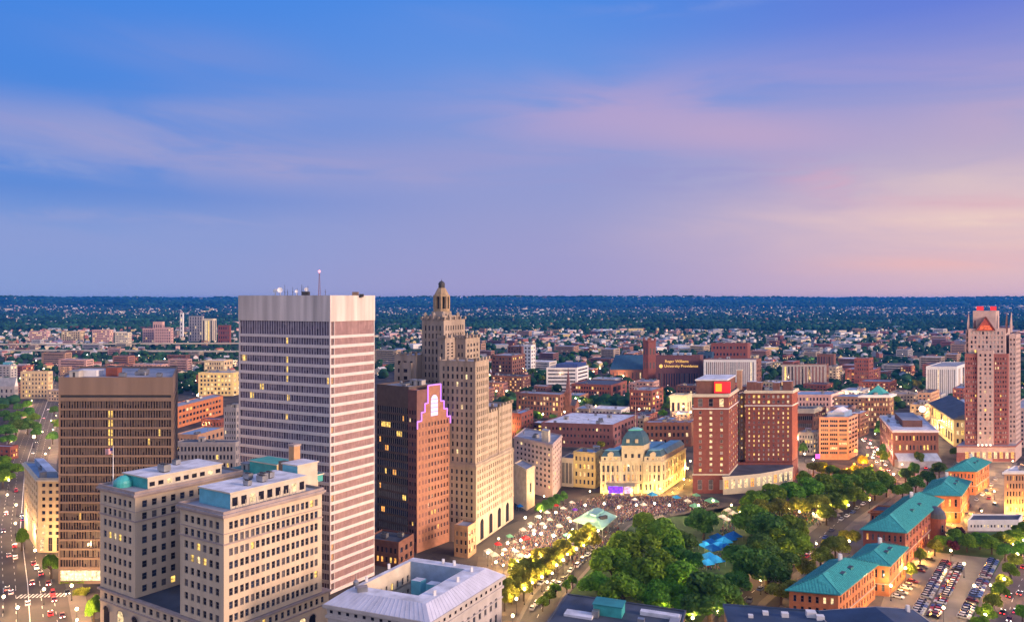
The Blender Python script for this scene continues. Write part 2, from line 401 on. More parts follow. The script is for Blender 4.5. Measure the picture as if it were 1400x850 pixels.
    def clutter(s, s0, s1, t0, t1, z, n):
        for k in range(n):
            a, b = s.rnd.uniform(s0 + 2, s1 - 2), s.rnd.uniform(t0 + 2, t1 - 2); q = s.rnd.random()
            if q < .55: s.on_roof('air_conditioner', AC_ME, a, b, z, scale=(s.rnd.uniform(.8, 1.5),) * 3)
            elif q < .8: s.on_roof('roof_vent', VENT_ME, a, b, z, scale=(s.rnd.uniform(.8, 1.4),) * 3)
            elif q < .9 and s1 - s0 > 14 and t1 - t0 > 14: s.on_roof('air_duct', DUCT_ME, (a + (s0 + s1) / 2) / 2, (b + (t0 + t1) / 2) / 2, z, rz=math.atan2(s.e1.y, s.e1.x) + s.rnd.choice([0, math.pi / 2]))
            else: s.on_roof('stair_bulkhead', BULK_ME, a, b, z)
def _ac():
    m = MB(); m.box((0, 0, .25), 2.6, 1.8, 1.5, STEEL); m.box((0, 0, 0), 2.2, 1.4, .25, DARKMETAL)
    for x in (-.6, .6): m.lathe((x, 0, 1.75), [(.5, 0), (.5, .22), (.42, .22), (.1, .1), (0, .1)], DARKMETAL, 10)
    return m.mesh('air_conditioner')
def _vent():
    m = MB(); m.lathe((0, 0, 0), [(.35, 0), (.35, .9), (.6, .9), (.6, 1.2), (0, 1.45)], STEEL, 10); return m.mesh('roof_vent')
def _bulk():
    m = MB(); m.box((0, 0, 0), 4, 3, 2.6, CONC); m.box((0, 0, 2.6), 4.4, 3.4, .25, GREY_R); m.box((0, -1.52, 0), 1, .06, 2.1, DARKMETAL); return m.mesh('stair_bulkhead')
def _duct():
    m = MB(); m.box((0, 0, .3), 9, .9, .8, STEEL); m.box((4.2, 1.2, .3), .9, 2.2, .8, STEEL)
    for x in (-4, -1.4, 1.2, 3.8): m.box((x, 0, 0), .3, 1.1, .3, DARKMETAL)
    return m.mesh('air_duct')
AC_ME, VENT_ME, BULK_ME, DUCT_ME = _ac(), _vent(), _bulk(), _duct()
# ================================================================== the landmark buildings
CREAM = mat('cream_limestone', (.57, .46, .335), .85, .12, .25, streak=1)
CREAM_T = mat('limestone_trim', (.36, .29, .27), .85, .15, .4)
WCONC = mat('white_concrete', (.60, .535, .54), .8, .06, .3)
FASCIA = mat('weathered_concrete', (.58, .52, .50), .85, .34, .22, streak=1)
BROWNC = mat('brown_concrete', (.22, .155, .12), .8, .12, .25, streak=1)
RUST = mat('rust_brick', (.31, .15, .105), .85, .15, .5)
PURPB = mat('plum_brick', (.17, .085, .085), .85, .15, .4)
ITTL = mat('buff_limestone', (.33, .268, .222), .85, .26, .3, streak=1)
REDB = mat('red_brick', (.205, .066, .052), .85, .16, .5)
ORNB = mat('orange_brick', (.46, .17, .075), .85, .16, .5)
BRNB = mat('brown_brick', (.16, .075, .06), .85, .18, .5)
PALE = mat('pale_stone', (.56, .50, .40), .85, .12, .3)
WHITEC = mat('white_render', (.66, .66, .68), .8, .1, .3)
GREYC = mat('grey_concrete', (.30, .29, .31), .85, .18, .3)
TANC = mat('tan_brick', (.36, .22, .15), .85, .15, .4)
PINKC = mat('pink_render', (.58, .36, .33), .85, .12, .3)
YELC = mat('yellow_render', (.58, .46, .22), .85, .12, .3)
SIGNRED = litmat('red_sign_glow', (1, .0, .012), 1.15, .15)
SIGNYEL = litmat('yellow_sign_glow', (1, .55, .0), 1.1, .1)
NEON = litmat('violet_neon', (.62, .22, 1), 1.9, .05)
NEONW = litmat('white_neon', (.85, .68, 1), 1.5, .05)
TEALG = mat('teal_panel', (.05, .36, .36), .4, .2, .4, .5)
CYANP = mat('cyan_panel', (.12, .42, .55), .4, .15, .4, .5)

# --- ribbed white office tower
b = Bld('office_tower', 'tallest white office slab with pale floor bands and blank concrete crown', 451.5, 326.5, 512, d=297, h=120.6, rl=1.07, rr=1.07, lit=0)
b.panes = [mat('violet_glass', (.105, .08, .125), .10, .3, .6, .8)]; b.frame = mat('mullion_grey', (.40, .36, .42), .5)
nfl, zt = 26, 104.6
fh = (zt - 1) / nfl
zs = [(1 + fh * i + fh * .10, 1 + fh * i + fh * .78) for i in range(nfl)] + [(104.9, 110.6)]
W1, W2 = b.w, b.dp
mbw = b.mb(); b.cen = b.pt(W1 / 2, W2 / 2); c4 = b.rect(0, W1, 0, W2)
def glz(name, c0, c1, nb, pane, fr, tw):
    mb_ = MB(); L_ = (Vector(c1) - Vector(c0)).length
b.facade(mbw, c4[0], c4[1], 0, 110.6, [(.7, W1 - .7)], zs, WCONC, key='L', style='mull36x.38', depth=.5)
nL = len(b.win)
b.facade(mbw, c4[0], c4[3], 0, 110.6, [(.5, 2.0), (2.3, W2 - .4)], zs, WCONC, key='R', style='mull40x.2', depth=.35)
for a_, c_ in ((c4[1], c4[2]), (c4[3], c4[2])): mbw.face([(a_[0], a_[1], 0), (c_[0], c_[1], 0), (c_[0], c_[1], 110.6), (a_[0], a_[1], 110.6)], WCONC)
mbw.build('wall', b.t)
mf = b.mb(); mf.prism(offset(c4, .15), 110.6, 120.6, FASCIA, GREY_R); mf.build('crown', b.t)
mr = b.mb(); mr.ring(offset(c4, .14), offset(c4, -.6), 120.6, 121.3, FASCIA); mr.build('parapet', b.t)
ALTL = [mat('violet_blind', (.17, .14, .19), .4, .2, .5, .5), mat('violet_dark_glass', (.04, .03, .06), .08, .3, .5, .8), mat('violet_mid_glass', (.12, .09, .14), .2, .3, .5, .7)]; ALTR = [mat('sunset_tinted_blind', (.48, .33, .33), .35, .15, .5, .5), mat('sunset_tinted_dark_glass', (.30, .18, .21), .12, .2, .4, .8)]  # right face copies carry the sunset tint in their colour
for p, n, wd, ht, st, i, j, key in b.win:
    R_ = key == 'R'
    pane = b.panes[0] if not R_ else (G_SUNSET if i else G_DARK)
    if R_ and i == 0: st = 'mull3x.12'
    fr = b.frame if not R_ else mat('mullion_sunset_tint', (.46, .31, .31), .5)  # right face mullions have the warm sunset light in their colour
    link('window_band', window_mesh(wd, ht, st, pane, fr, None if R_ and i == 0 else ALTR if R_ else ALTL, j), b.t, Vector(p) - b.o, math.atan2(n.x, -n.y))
# a few lit panes of the left face
for s_, j, wn in ((W1 - 2.6, 23, 2), (W1 - 2.6, 23, 2), (W1 * .46, 25, 1), (W1 * .46, 23, 1), (W1 * .455, 22, 1), (W1 * .46, 21, 1), (W1 * .45, 19, 1), (W1 * .74, 20, 2), (W1 * .86, 19, 2), (W1 * .03, 21, 1), (W1 * .64, 12, 2), (W1 * .47, 17, 1), (W1 * .3, 9, 1)):
    z_ = (zs[j][0] + zs[j][1]) / 2; n_ = Vector((b.e1.y, -b.e1.x)); n_ = n_ if n_.dot(b.e2) < 0 else -n_
    p_ = Vector(b.pt(s_, 0)) - n_ * .44
    link('lit_window', window_mesh(1.15 * wn, (zs[j][1] - zs[j][0]) * .92, 'plain', LIT_Y, b.frame), b.t, Vector((p_.x, p_.y, z_)) - b.o, math.atan2(n_.x, -n_.y))
for j in (4, 9, 21, 12, 16, 3):
    z_ = (zs[j][0] + zs[j][1]) / 2; n_ = Vector((b.e2.y, -b.e2.x)); n_ = n_ if n_.dot(b.e1) < 0 else -n_
    p_ = Vector(b.pt(0, 1.25)) - n_ * .3
    link('lit_window', window_mesh(1.2, 2.2, 'plain', LIT_O, b.frame), b.t, Vector((p_.x, p_.y, z_)) - b.o, math.atan2(n_.x, -n_.y))
# roof gear: mast with red lamp, dishes, whip aerials, plant box
m = b.mb(); q = b.pt(W1 * .36, W2 * .5, 120.6)
for k in range(3):
    a = k * 2.09; m.tube((q[0] + .5 * math.cos(a), q[1] + .5 * math.sin(a), 120.6), (q[0] + .15 * math.cos(a), q[1] + .15 * math.sin(a), 131), .09, .06, REDB, 5)
for k in range(9): m.tube((q[0] - .45 + k * .03, q[1], 121.2 + k * 1.1), (q[0] + .45 - k * .03, q[1], 122.0 + k * 1.1), .05, .05, WHITEC, 4)
mast = m.build('mast', b.t)
m = b.mb(); m.lathe((q[0], q[1], 131), [(.0, 0), (.5, .3), (.55, .9), (.0, 1.3)], litmat('red_beacon', (1, .25, .3), 3, .1), 10); m.build('beacon', mast)
def dish(a, t, r, zz):
    m = b.mb(); q = Vector(b.pt(a, t, 120.6)); m.tube(q, q + Vector((0, 0, zz)), .12, .1, STEEL, 6)
    c = q + Vector((0, -.3, zz)); ax = Vector((.3, -1, .35)).normalized(); u_ = ax.orthogonal().normalized(); v_ = ax.cross(u_)
    pr = [(0, 0), (r * .5, r * .08), (r, r * .32)]
    for (r0, h0), (r1, h1) in zip(pr, pr[1:]):
        for k in range(12):
            A1, A2 = k * math.pi / 6, (k + 1) * math.pi / 6
            f = lambda rr, hh, aa: c + u_ * rr * math.cos(aa) + v_ * rr * math.sin(aa) + ax * hh
            m.face([f(r0, h0, A1), f(r0, h0, A2), f(r1, h1, A2), f(r1, h1, A1)], WHITEC)
    m.build('satellite_dish', b.t)
dish(W1 * .80, W2 * .4, .95, 2.6); dish(W1 * .745, W2 * .4, 1.2, 3.0); dish(W1 * .56, W2 * .4, .7, 2.4); dish(W1 * .50, W2 * .5, .9, 3.2)
for k, f_ in enumerate((.83, .775, .72, .58, .515, .69, .63, .53, .49, .46, .27)):
    m = b.mb(); q = Vector(b.pt(W1 * f_, W2 * .45, 120.6)); m.tube(q, q + Vector((0, 0, 3.4 + (k * 37 % 5) * .5)), .14, .07, DARKMETAL, 6)
    m.tube(q + Vector((-.35, 0, 2.2)), q + Vector((.35, 0, 2.2)), .08, .08, DARKMETAL, 5); m.build('aerial', b.t)
m = b.mb(); q = b.pt(W1 * .51, W2 * .5, 120.6); m.box(q, 3.2, 2, 2.4, DARKMETAL); m.build('plant_box', b.t)
m = b.mb(); q = b.pt(1.5, W2 * .62, 120.6); m.box(q, 2.4, 2.2, 2.2, BROWNC); m.box((q[0] + 2.6, q[1], q[2]), 1.6, 1.6, 1.3, DARKMETAL); m.build('plant_box', b.t)

# --- brown ribbed tower on the left
b = Bld('office_tower', 'broad brown office tower with narrow vertical ribs and blank tan top', 237, 80, 243, d=308, h=86, rl=1.0, rr=1.16, lit=0)
c4 = b.rect(0, b.w, 0, b.dp); b.cen = b.pt(b.w / 2, b.dp / 2)
nfl = 18; z0, z1 = 7.0, 77.6; fh = (z1 - z0) / nfl
zs = [(1.2, 5.6)] + [(z0 + fh * i + .1, z0 + fh * i + fh * .80) for i in range(nfl)] + [(78.3, 79.4)]
mw = b.mb(); b.facade(mw, c4[0], c4[1], 0, 86, [(1.0, b.w - .5)], zs, BROWNC, key='L', depth=.55)
b.facade(mw, c4[0], c4[3], 0, 86, [(2, b.dp - 2)], zs, BROWNC, key='R', depth=.5)
for a_, c_ in ((c4[1], c4[2]), (c4[3], c4[2])): mw.face([(a_[0], a_[1], 0), (c_[0], c_[1], 0), (c_[0], c_[1], 86), (a_[0], a_[1], 86)], BROWNC)
mw.ring(offset(c4, .003), offset(c4, -.6), 86, 86.9, BROWNC); mw.build('wall', b.t)
r = b.mb(); r.face([(p[0], p[1], 86.1) for p in offset(c4, -.5)], GREY_R); r.build('roof', b.t)
dkg = mat('brown_glass', (.020, .014, .016), .12, .4, .5, .6); rib = mat('brown_rib', (.14, .105, .088), .7)
for p, n, wd, ht, st, i, j, key in b.win:
    if j == 0: me = window_mesh(wd, ht, 'mull8x.5', litmat('lobby_glow', (1, .78, .42), 1.6, .6), WHITEC)
    elif j == nfl + 1: me = window_mesh(wd, ht, 'plain', DARKMETAL, rib)
    else: me = window_mesh(wd, ht, 'mull42x.42' if key == 'L' else 'mull30x.4', dkg, rib, [mat('brown_blind', (.09, .07, .065), .4, .3, .5, .5), mat('plum_glass', (.035, .025, .035), .06, .3, .5, .8)], j)
    link('window_band', me, b.t, Vector(p) - b.o, math.atan2(n.x, -n.y))
n_ = Vector((b.e1.y, -b.e1.x)); n_ = n_ if n_.dot(b.e2) < 0 else -n_
cw = (b.w - 1.5) / 42
for s_, j, wn in ((26.5, 17, 2), (26.5, 16, 2), (26.5, 15, 2), (26.5, 14, 2), (26.5, 13, 1), (5.5, 15, 1), (10, 14, 1), (40, 6, 1), (13, 9, 1), (18, 8, 1)):
    k = int((s_ - 1) / cw); z_ = (zs[j][0] + zs[j][1]) / 2; p_ = Vector(b.pt(1.0 + cw * (k + wn / 2), 0)) - n_ * .48
    link('lit_window', window_mesh(cw * wn - .3, (zs[j][1] - zs[j][0]) * .9, 'plain', LIT_Y, rib), b.t, Vector((p_.x, p_.y, z_)) - b.o, math.atan2(n_.x, -n_.y))
globe = litmat('lamp_globe', (1, .80, .46), 9, .1)
for px_, py_ in ((97, 694), (92, 715), (96, 729), (122, 754), (124, 759)):       # reflections would move; these are lit rooms
    pass
b.clutter(3, b.w - 3, 4, 22, 86.1, 9)
m = b.mb(); q = b.pt(b.w * .55, 14, 86.1); m.box(q, 5, 4, 3.6, REDB); m.build('plant_room', b.t)
m = b.mb(); q = b.pt(b.w * .77, 15, 86.1); m.box(q, 9, 6, 2.6, WHITEC); m.build('plant_room', b.t)

# --- cream twin wing building
b = Bld('office_building', 'cream limestone block with two wings around a light court', 306, 137, 440, d=225, h=53.6, rl=1.151, rr=1.129, lit=.005, style='sash', depth=.35)
W, Dp = b.w, b.dp; S1, S2 = 21.4, 45.7
sp6 = dict(n=6, m=8, fx=.56, fz=.56, bot=.5, top=.6, edge=1.6); spR = dict(n=9, m=8, fx=.66, fz=.56, bot=.5, top=.6, edge=1.4, pair=True)
spC = dict(n=11, m=8, fx=.5, fz=.56, bot=.5, top=.6, edge=1.5)
b.block(0, S1, 0, Dp, 18.3, 52.4, CREAM, None, L=sp6, R=spR, par=0)
b.block(S2, W, 0, Dp + 3, 18.3, 52.4, CREAM, None, L=sp6, R=spC, par=0)
b.block(S1, S2, 27, Dp + 3, 18.3, 50.5, CREAM, GREY_R, L=dict(n=6, m=8, fx=.5, fz=.56, bot=.5, top=.6), par=.9)
b.block(0, W, 0, Dp + 2.9, 0, 17.5, CREAM, None, L=dict(n=17, m=1, fx=.5, fz=.8, bot=14.2, top=.7, edge=1.5), R=dict(n=16, m=1, fx=.5, fz=.8, bot=14.2, top=.7, edge=1.5), par=0)
for (s0, s1, t1, nm) in ((0, S1, Dp, 'cornice'), (S2, W, Dp + 3, 'cornice')):
    m = b.mb(); c = b.rect(s0, s1, 0, t1)
    m.prism(offset(c, .55), 52.4, 52.9, CREAM_T); m.prism(offset(c, .95), 52.9, 53.6, CREAM_T, GREY_R); m.ring(offset(c, .45), offset(c, .05), 53.6, 54.5, CREAM_T)
    m.prism(offset(c, .28), 44.0, 44.45, CREAM_T); m.prism(offset(c, .2), 47.4, 47.6, CREAM_T); cn = m.build(nm, b.t)
    r = b.mb(); r.face([(p[0], p[1], 53.66) for p in offset(c, .0)], GREY_R); r.build('roof', b.t)
m = b.mb(); c = b.rect(0, W, 0, Dp + 2.9); m.prism(offset(c, .7), 17.5, 18.1, CREAM_T); m.prism(offset(c, .3), 13.4, 13.8, CREAM_T); m.build('cornice', b.t)
m = b.mb(); m.face([b.pt(*p, 18.2) for p in ((S1, .6), (S2, .6), (S2, 27), (S1, 27))], DARK_R); m.build('court_roof', b.t)
for k, (a_, t_) in enumerate(((28, 17), (36, 20))):
    m = b.mb(); p4 = [b.pt(*q) for q in ((a_ - 4, t_ - 4), (a_ + 4, t_ - 4), (a_ + 4, t_ + 4), (a_ - 4, t_ + 4))]; p5 = [b.pt(*q) for q in ((a_ - .3, t_ - 3), (a_ + .3, t_ - 3), (a_ + .3, t_ + 3), (a_ - .3, t_ + 3))]
    m.prism(p4, 18.25, 19, STEEL); m.frustum(p4, 19.0, p5, 21.2, BLUE_R); m.build('skylight', b.t)
# arches of the ground storeys
for k in range(8):
    for face in ('L', 'R'):
        Lh = W if face == 'L' else Dp; c_ = 4 + k * (Lh - 8) / 7; e, n2 = (b.e1, b.e2) if face == 'L' else (b.e2, b.e1)
        n_ = Vector((e.y, -e.x)); n_ = n_ if n_.dot(n2) < 0 else -n_
        o2 = Vector(b.pt(c_, 0) if face == 'L' else b.pt(0, c_)) + n_ * .03; m = b.mb(); pts = []
        hw = 1.7 if face == 'L' else 1.3
        for i in range(13):
            a = math.pi * i / 12; pts.append((o2.x + e.x * hw * math.cos(a), o2.y + e.y * hw * math.cos(a), 10.6 + hw * math.sin(a)))
        m.face([(o2.x - e.x * hw, o2.y - e.y * hw, 4), (o2.x + e.x * hw, o2.y + e.y * hw, 4)] + pts, G_DARK if k % 3 else LIT_W)
        q3 = [(p[0] + n_.x * .22, p[1] + n_.y * .22, p[2]) for p in pts]; q4 = [(o2.x + (p[0] - o2.x) * 1.22 + n_.x * .22, o2.y + (p[1] - o2.y) * 1.22 + n_.y * .22, 10.6 + (p[2] - 10.6) * 1.22) for p in pts]
        for i in range(12): m.face([q3[i], q3[i + 1], q4[i + 1], q4[i]], CREAM_T); m.face([q3[i], q3[i + 1], pts[i + 1], pts[i]], CREAM_T)
        m.build('arched_window', b.t)
def lf(i, j, key):
    if key == 'L' and j == 4 and i in (2, 3, 4): return LIT_Y if i != 3 else LIT_W
    r_ = b.rnd.random()
    return LIT_Y if r_ < .012 else None
b.finish(100, lf)
# penthouses
def pent(s0, s1, t0, t1, z0, z1, wl, wr, rf, ov=.4, name='penthouse', win=None):
    m = b.mb(); c = b.rect(s0, s1, t0, t1)
    for (i, j), mm in (((0, 1), wl), ((0, 3), wr), ((1, 2), wr), ((3, 2), wl)):
        a_, c_ = c[i], c[j]; m.face([(a_[0], a_[1], z0), (c_[0], c_[1], z0), (c_[0], c_[1], z1), (a_[0], a_[1], z1)], mm)
    m.prism(offset(c, ov), z1, z1 + .45, PALE, rf); o = m.build(name, b.t)
    if win:
        n = win
        for k in range(n):
            m = b.mb(); t_ = t0 + (t1 - t0) * (k + .5) / n; w_ = (t1 - t0) / n * .3
            p_, q_ = b.pt(s0 - .05, t_ - w_, 0), b.pt(s0 - .05, t_ + w_, 0)
            m.face([(p_[0], p_[1], z0 + .8), (q_[0], q_[1], z0 + .8), (q_[0], q_[1], z1 - 1.4), (p_[0], p_[1], z1 - 1.4)], G_DARK if k % 5 != 2 else LIT_W); m.build('window', o)
    return o
pent(3.2, S1 - 3, 4.5, Dp - 4, 53.7, 58.6, CYANP, PALE, WHITE_R, win=9)
pent(S2 + 3, W - 3.5, 6, Dp - 3, 53.7, 57.4, TEALG, PALE, WHITE_R, win=9)
pent(9.5, 17, Dp - 2, Dp + 6.5, 53.0, 61, CYANP, PALE, WHITE_R, win=0)
b.block(12, 30, Dp + 3.2, Dp + 9, 0, 53, CREAM, GREY_R)
b.block(30.02, W, Dp + 3.2, Dp + 22, 0, 50, CREAM, DARK_R)
pent(30, 45, Dp + 6, Dp + 14, 50.1, 57.5, TEALG, YELC, TEALG)
pent(22, 58, Dp + 5, Dp + 20, 50.1, 52.6, TEALD_R, TEALG, TEALD_R)
m = b.mb(); m.prism(b.rect(18.5, 21.2, Dp + 4, Dp + 6.7), 53, 66.0, mat('chimney_brick', (.5, .3, .16), .8), DARKMETAL); m.prism(offset(b.rect(18.5, 21.2, Dp + 4, Dp + 6.7), .25), 66.0, 66.7, CREAM_T); m.build('chimney', b.t)
m = b.mb(); m.prism(b.rect(23, 26, Dp + 3.5, Dp + 6), 53, 60, BROWNC); m.build('chimney', b.t)
m = b.mb(); q = b.pt(W - 6.5, 4.2, 53.7); m.lathe(q, [(3.2, 0), (3.2, 1.4), (2.9, 2.2), (2.1, 3.0), (1.0, 3.6), (0, 3.8)], TEALG, 18); m.build('dome', b.t)
m = b.mb(); m.prism(b.rect(S1 + 2, S2 - 2, 29, 29.7), 51, 52.0, litmat('strip_light', (1, .7, .2), 2.2, .2)); m.build('strip_light', b.t)
b.clutter(4, S1 - 4, 8, Dp - 6, 59.1, 5); b.clutter(S2 + 4, W - 4, 10, Dp - 4, 57.9, 5); b.clutter(S1 + 2, S2 - 2, 30, Dp, 50.6, 4); b.clutter(24, 56, Dp + 6, Dp + 18, 52.7, 6)
for k in range(12):
    q = b.pt(2.0, 4 + k * 2.5, 53.7); m = b.mb(); m.tube(q, (q[0], q[1], q[2] + 2.4), .12, .1, PALE, 5); m.build('railing_post', b.t)
fl = thing('flagpole', 'tall white flagpole with flag on the cream twin wing roof', 'flagpole', b.pt(W - 3.2, 2.6, 53.66))
m = MB(); m.tube((0, 0, 0), (0, 0, 14), .22, .10, WHITEC, 8); m.lathe((0, 0, 14), [(0, 0), (.2, .15), (0, .35)], PALE, 8); m.build('pole', fl)
m = MB()
FLR = mat('flag_red', (.55, .05, .06), .8); FLW = mat('flag_white', (.75, .72, .72), .8); FLB = mat('flag_blue', (.03, .05, .25), .8)
for k in range(13):
    for i in range(8):
        f = lambda x, zz: (-x * .36, math.sin(x * 1.1) * .35, 11.3 + zz * .17 - x * .05)
        m.face([f(i, k), f(i + 1, k), f(i + 1, k + 1), f(i, k + 1)], FLB if i < 3 and k > 6 else (FLR if k % 2 == 0 else FLW))
m.build('flag', fl)

# --- courthouse with an open court
b = Bld('courthouse', 'pale grey courthouse with sloping metal roof and open rooftop court', 587, 448, 686, d=206, h=30, rl=1.058, rr=1.165, lit=.03, style='cross', depth=.45)
W, Dp = b.w, b.dp; LIME = mat('grey_limestone', (.44, .41, .40), .85, .14, .3, streak=1); MR = mat('zinc_roofing', (.50, .52, .64), .55, .12, .3, .4, 0, 1)
b.block(0, W, 0, Dp, 0, 25.2, LIME, None, L=dict(n=9, m=4, fx=.42, fz=.6, bot=3, top=1.2, edge=2), R=dict(n=11, m=4, fx=.42, fz=.6, bot=3, top=1.2, edge=2), par=0)
m = b.mb(); c = b.rect(0, W, 0, Dp)
inn = b.rect(9, W - 5, 8, Dp - 7)
m.ring(offset(c, .5), inn, 25.2, 25.9, LIME); m.ring(offset(c, .15), offset(inn, .3), 25.9, 28.2, LIME); m.ring(offset(c, 1.0), offset(inn, .5), 28.2, 29.2, LIME); m.prism(offset(c, .3), 22.0, 22.4, LIME); m.build('cornice', b.t)
for f_, Lh, n in (('L', W, 12), ('R', Dp, 14)):
    for k in range(n):
        e, n2 = (b.e1, b.e2) if f_ == 'L' else (b.e2, b.e1); n_ = Vector((e.y, -e.x)); n_ = n_ if n_.dot(n2) < 0 else -n_
        a_ = Lh * (k + .5) / n; q = Vector(b.pt(a_, 0) if f_ == 'L' else b.pt(0, a_)) + n_ * .2
        link('attic_vent', window_mesh(1.0, .9, 'plain', G_DARK, FRAME), b.t, Vector((q.x, q.y, 27.1)) - b.o, math.atan2(n_.x, -n_.y))
inn = b.rect(9, W - 5, 8, Dp - 7); e0 = offset(c, .8); e1 = offset(c, -3.4)
m = b.mb()
for k in range(4):
    j = (k + 1) % 4; a_, c_, d_, f_ = e0[k], e0[j], e1[j], e1[k]
    m.face([(a_[0], a_[1], 29.25), (c_[0], c_[1], 29.25), (d_[0], d_[1], 32.4), (f_[0], f_[1], 32.4)], MR)
    m.face([(f_[0], f_[1], 32.4), (d_[0], d_[1], 32.4), (inn[j][0], inn[j][1], 32.4), (inn[k][0], inn[k][1], 32.4)], WHITE_R)
for k in range(4):
    a_, c_, d_, f_ = Vector((*e0[k], 29.3)), Vector((*e0[(k + 1) % 4], 29.3)), Vector((*e1[k], 32.45)), Vector((*e1[(k + 1) % 4], 32.45)); n__ = int((c_ - a_).length / 1.6)
    for i in range(1, n__): m.tube(a_.lerp(c_, i / n__), d_.lerp(f_, i / n__), .05, .05, MR, 4, False)
m.build('roof', b.t)
m = b.mb()
for k in range(4):
    j = (k + 1) % 4; a_, c_ = inn[k], inn[j]
    m.face([(a_[0], a_[1], 18), (c_[0], c_[1], 18), (c_[0], c_[1], 32.4), (a_[0], a_[1], 32.4)], mat('blue_court_wall', (.25, .36, .52), .7, .15, .4) if k == 2 else PALE)
m.face([(p[0], p[1], 18) for p in inn], DARK_R); m.build('court', b.t)
for k, (s_, t_) in enumerate(((14, 24), (20, 25), (12, 14), (22, 15), (17, 20))):
    m = b.mb(); m.prism(b.rect(s_, s_ + 3.4, t_, t_ + 3), 18.02, 29.3 if k < 2 else 24.5, CYANP if k < 2 else PALE, WHITE_R); m.build('court_penthouse', b.t)
for k in range(9):
    for zz in (22.6, 27.2):
        n_ = -b.e1; q = Vector(b.pt(W - 5, 8 + (Dp - 15) * (k + .5) / 9)) + n_ * .04; link('window', window_mesh(1.1, 2.2, 'sash', G_DARK if (k * 3 + int(zz)) % 7 else LIT_Y, FRAME), b.t, Vector((q.x, q.y, zz)) - b.o, math.atan2(n_.x, -n_.y))
for s_, t_ in ((10, 30), (24, 9.5)):
    m = b.mb(); q = b.pt(s_, t_, 29.5); m.box(q, 1.0, 1.0, 1.2, LIT_Y); m.build('court_lamp', b.t)
for s_, t_ in ((W - 4, 12), (W - 3, 24), (5, 10), (5, 22), (6, Dp - 8), (18, Dp - 5), (14, Dp - 5)):
    m = b.mb(); q = b.pt(s_, t_, 32.4); m.box(q, .8, .8, 1.5, WHITEC, .4); m.build('roof_vent', b.t)
m = b.mb(); q = b.pt(W - 5, 6, 32.4); m.tube(q, (q[0], q[1], q[2] + 4.6), .25, .1, STEEL, 6); m.lathe((q[0], q[1], q[2] + 1.2), [(.9, 0), (.9, .9), (.6, 1.2), (.0, 1.4)], STEEL, 8); m.build('antenna', b.t)
m = b.mb(); q = b.pt(W - 8, 5, 32.4); m.box(q, 3, 2.2, 1.4, STEEL, .3); m.build('air_conditioner', b.t)
b.finish(100)

# --- rust brick tower with the neon crown
TOWB = mat('dark_brown_cladding', (.105, .078, .072), .7, .15, .4)
b = Bld('office_tower', 'rust brick tower with violet neon outlining its stepped gable', 570, 514, 615, d=345, h=78, rl=1.043, rr=1.05, lit=.06, depth=.3)
W, Dp = b.w, b.dp; b.litm = [LIT_Y, LIT_Y, LIT_W]
nf = 17
b.block(5.6, W, .4, Dp, 0, 77.2, TOWB, GREY_R, L=dict(n=1, m=nf, fx=.985, fz=.72, bot=4, top=9, edge=.3, style='mull16x.25'), par=.8)
b.block(0, 5.58, 0, 7, 0, 76, PURPB, GREY_R, L=dict(n=3, m=nf, fx=.55, fz=.5, bot=4, top=8, edge=.4), R=None, par=.7)
b.block(.9, 5.57, 7.01, Dp, 0, 60, RUST, GREY_R, par=0)
prof = [(0, 0), (0, 62), (.12, 62), (.12, 66), (.22, 66), (.22, 70), (.31, 70), (.31, 78.4), (.70, 78.4), (.70, 70), (.80, 70), (.80, 66), (.90, 66), (.90, 62), (1, 62), (1, 0)]
mg = b.mb(); b.cen = b.pt(W / 2, Dp / 2)
xs, zs = b.cells(Dp, 0, 62, dict(n=10, m=15, fx=.45, fz=.5, bot=3.5, top=.4, edge=.7))
b.facade(mg, b.pt(-.02, 0), b.pt(-.02, Dp), 0, 62, xs, zs, RUST, key='R')
for (f0, f1, a_, c_) in ((.12, .90, 62, 66), (.22, .80, 66, 70), (.31, .70, 70, 78.4)):
    mg.prism(b.rect(-.02, 1.0, f0 * Dp, f1 * Dp), a_, c_, RUST)
mg.build('gable_wall', b.t)
m = b.mb(); pr = prof[1:-1]
for (f0, a_), (f1, c_) in zip(pr, pr[1:]): m.tube(b.pt(-.35, f0 * Dp, a_), b.pt(-.35, f1 * Dp, c_), .28, .28, NEON, 6)
m.tube(b.pt(-.35, 0, 58.5), b.pt(-.35, 0, 62), .28, .28, NEON, 6); m.tube(b.pt(-.35, Dp, 58.5), b.pt(-.35, Dp, 62), .28, .28, NEON, 6); m.build('neon_outline', b.t)
m = b.mb(); pts = [b.pt(-.3, Dp * .40, 63.5), b.pt(-.3, Dp * .61, 63.5)]
for i in range(9):
    a = math.pi * i / 8; pts.append(b.pt(-.3, Dp * (.505 + .105 * math.cos(a)), 71.0 + 2.6 * math.sin(a)))
m.face(pts, NEONW)
for zz in (65.5, 67.5, 69.5, 71.4): m.tube(b.pt(-.4, Dp * .40, zz), b.pt(-.4, Dp * .61, zz), .12, .12, PURPB, 4)
m.build('lit_crown_window', b.t)
b.finish(100); b.clutter(7, W - 3, 3, Dp - 3, 77.3, 5)
n_ = Vector((b.e1.y, -b.e1.x)); n_ = n_ if n_.dot(b.e2) < 0 else -n_; cw_ = (W - 6.2) / 16; ch_ = (77.2 - 13) / nf
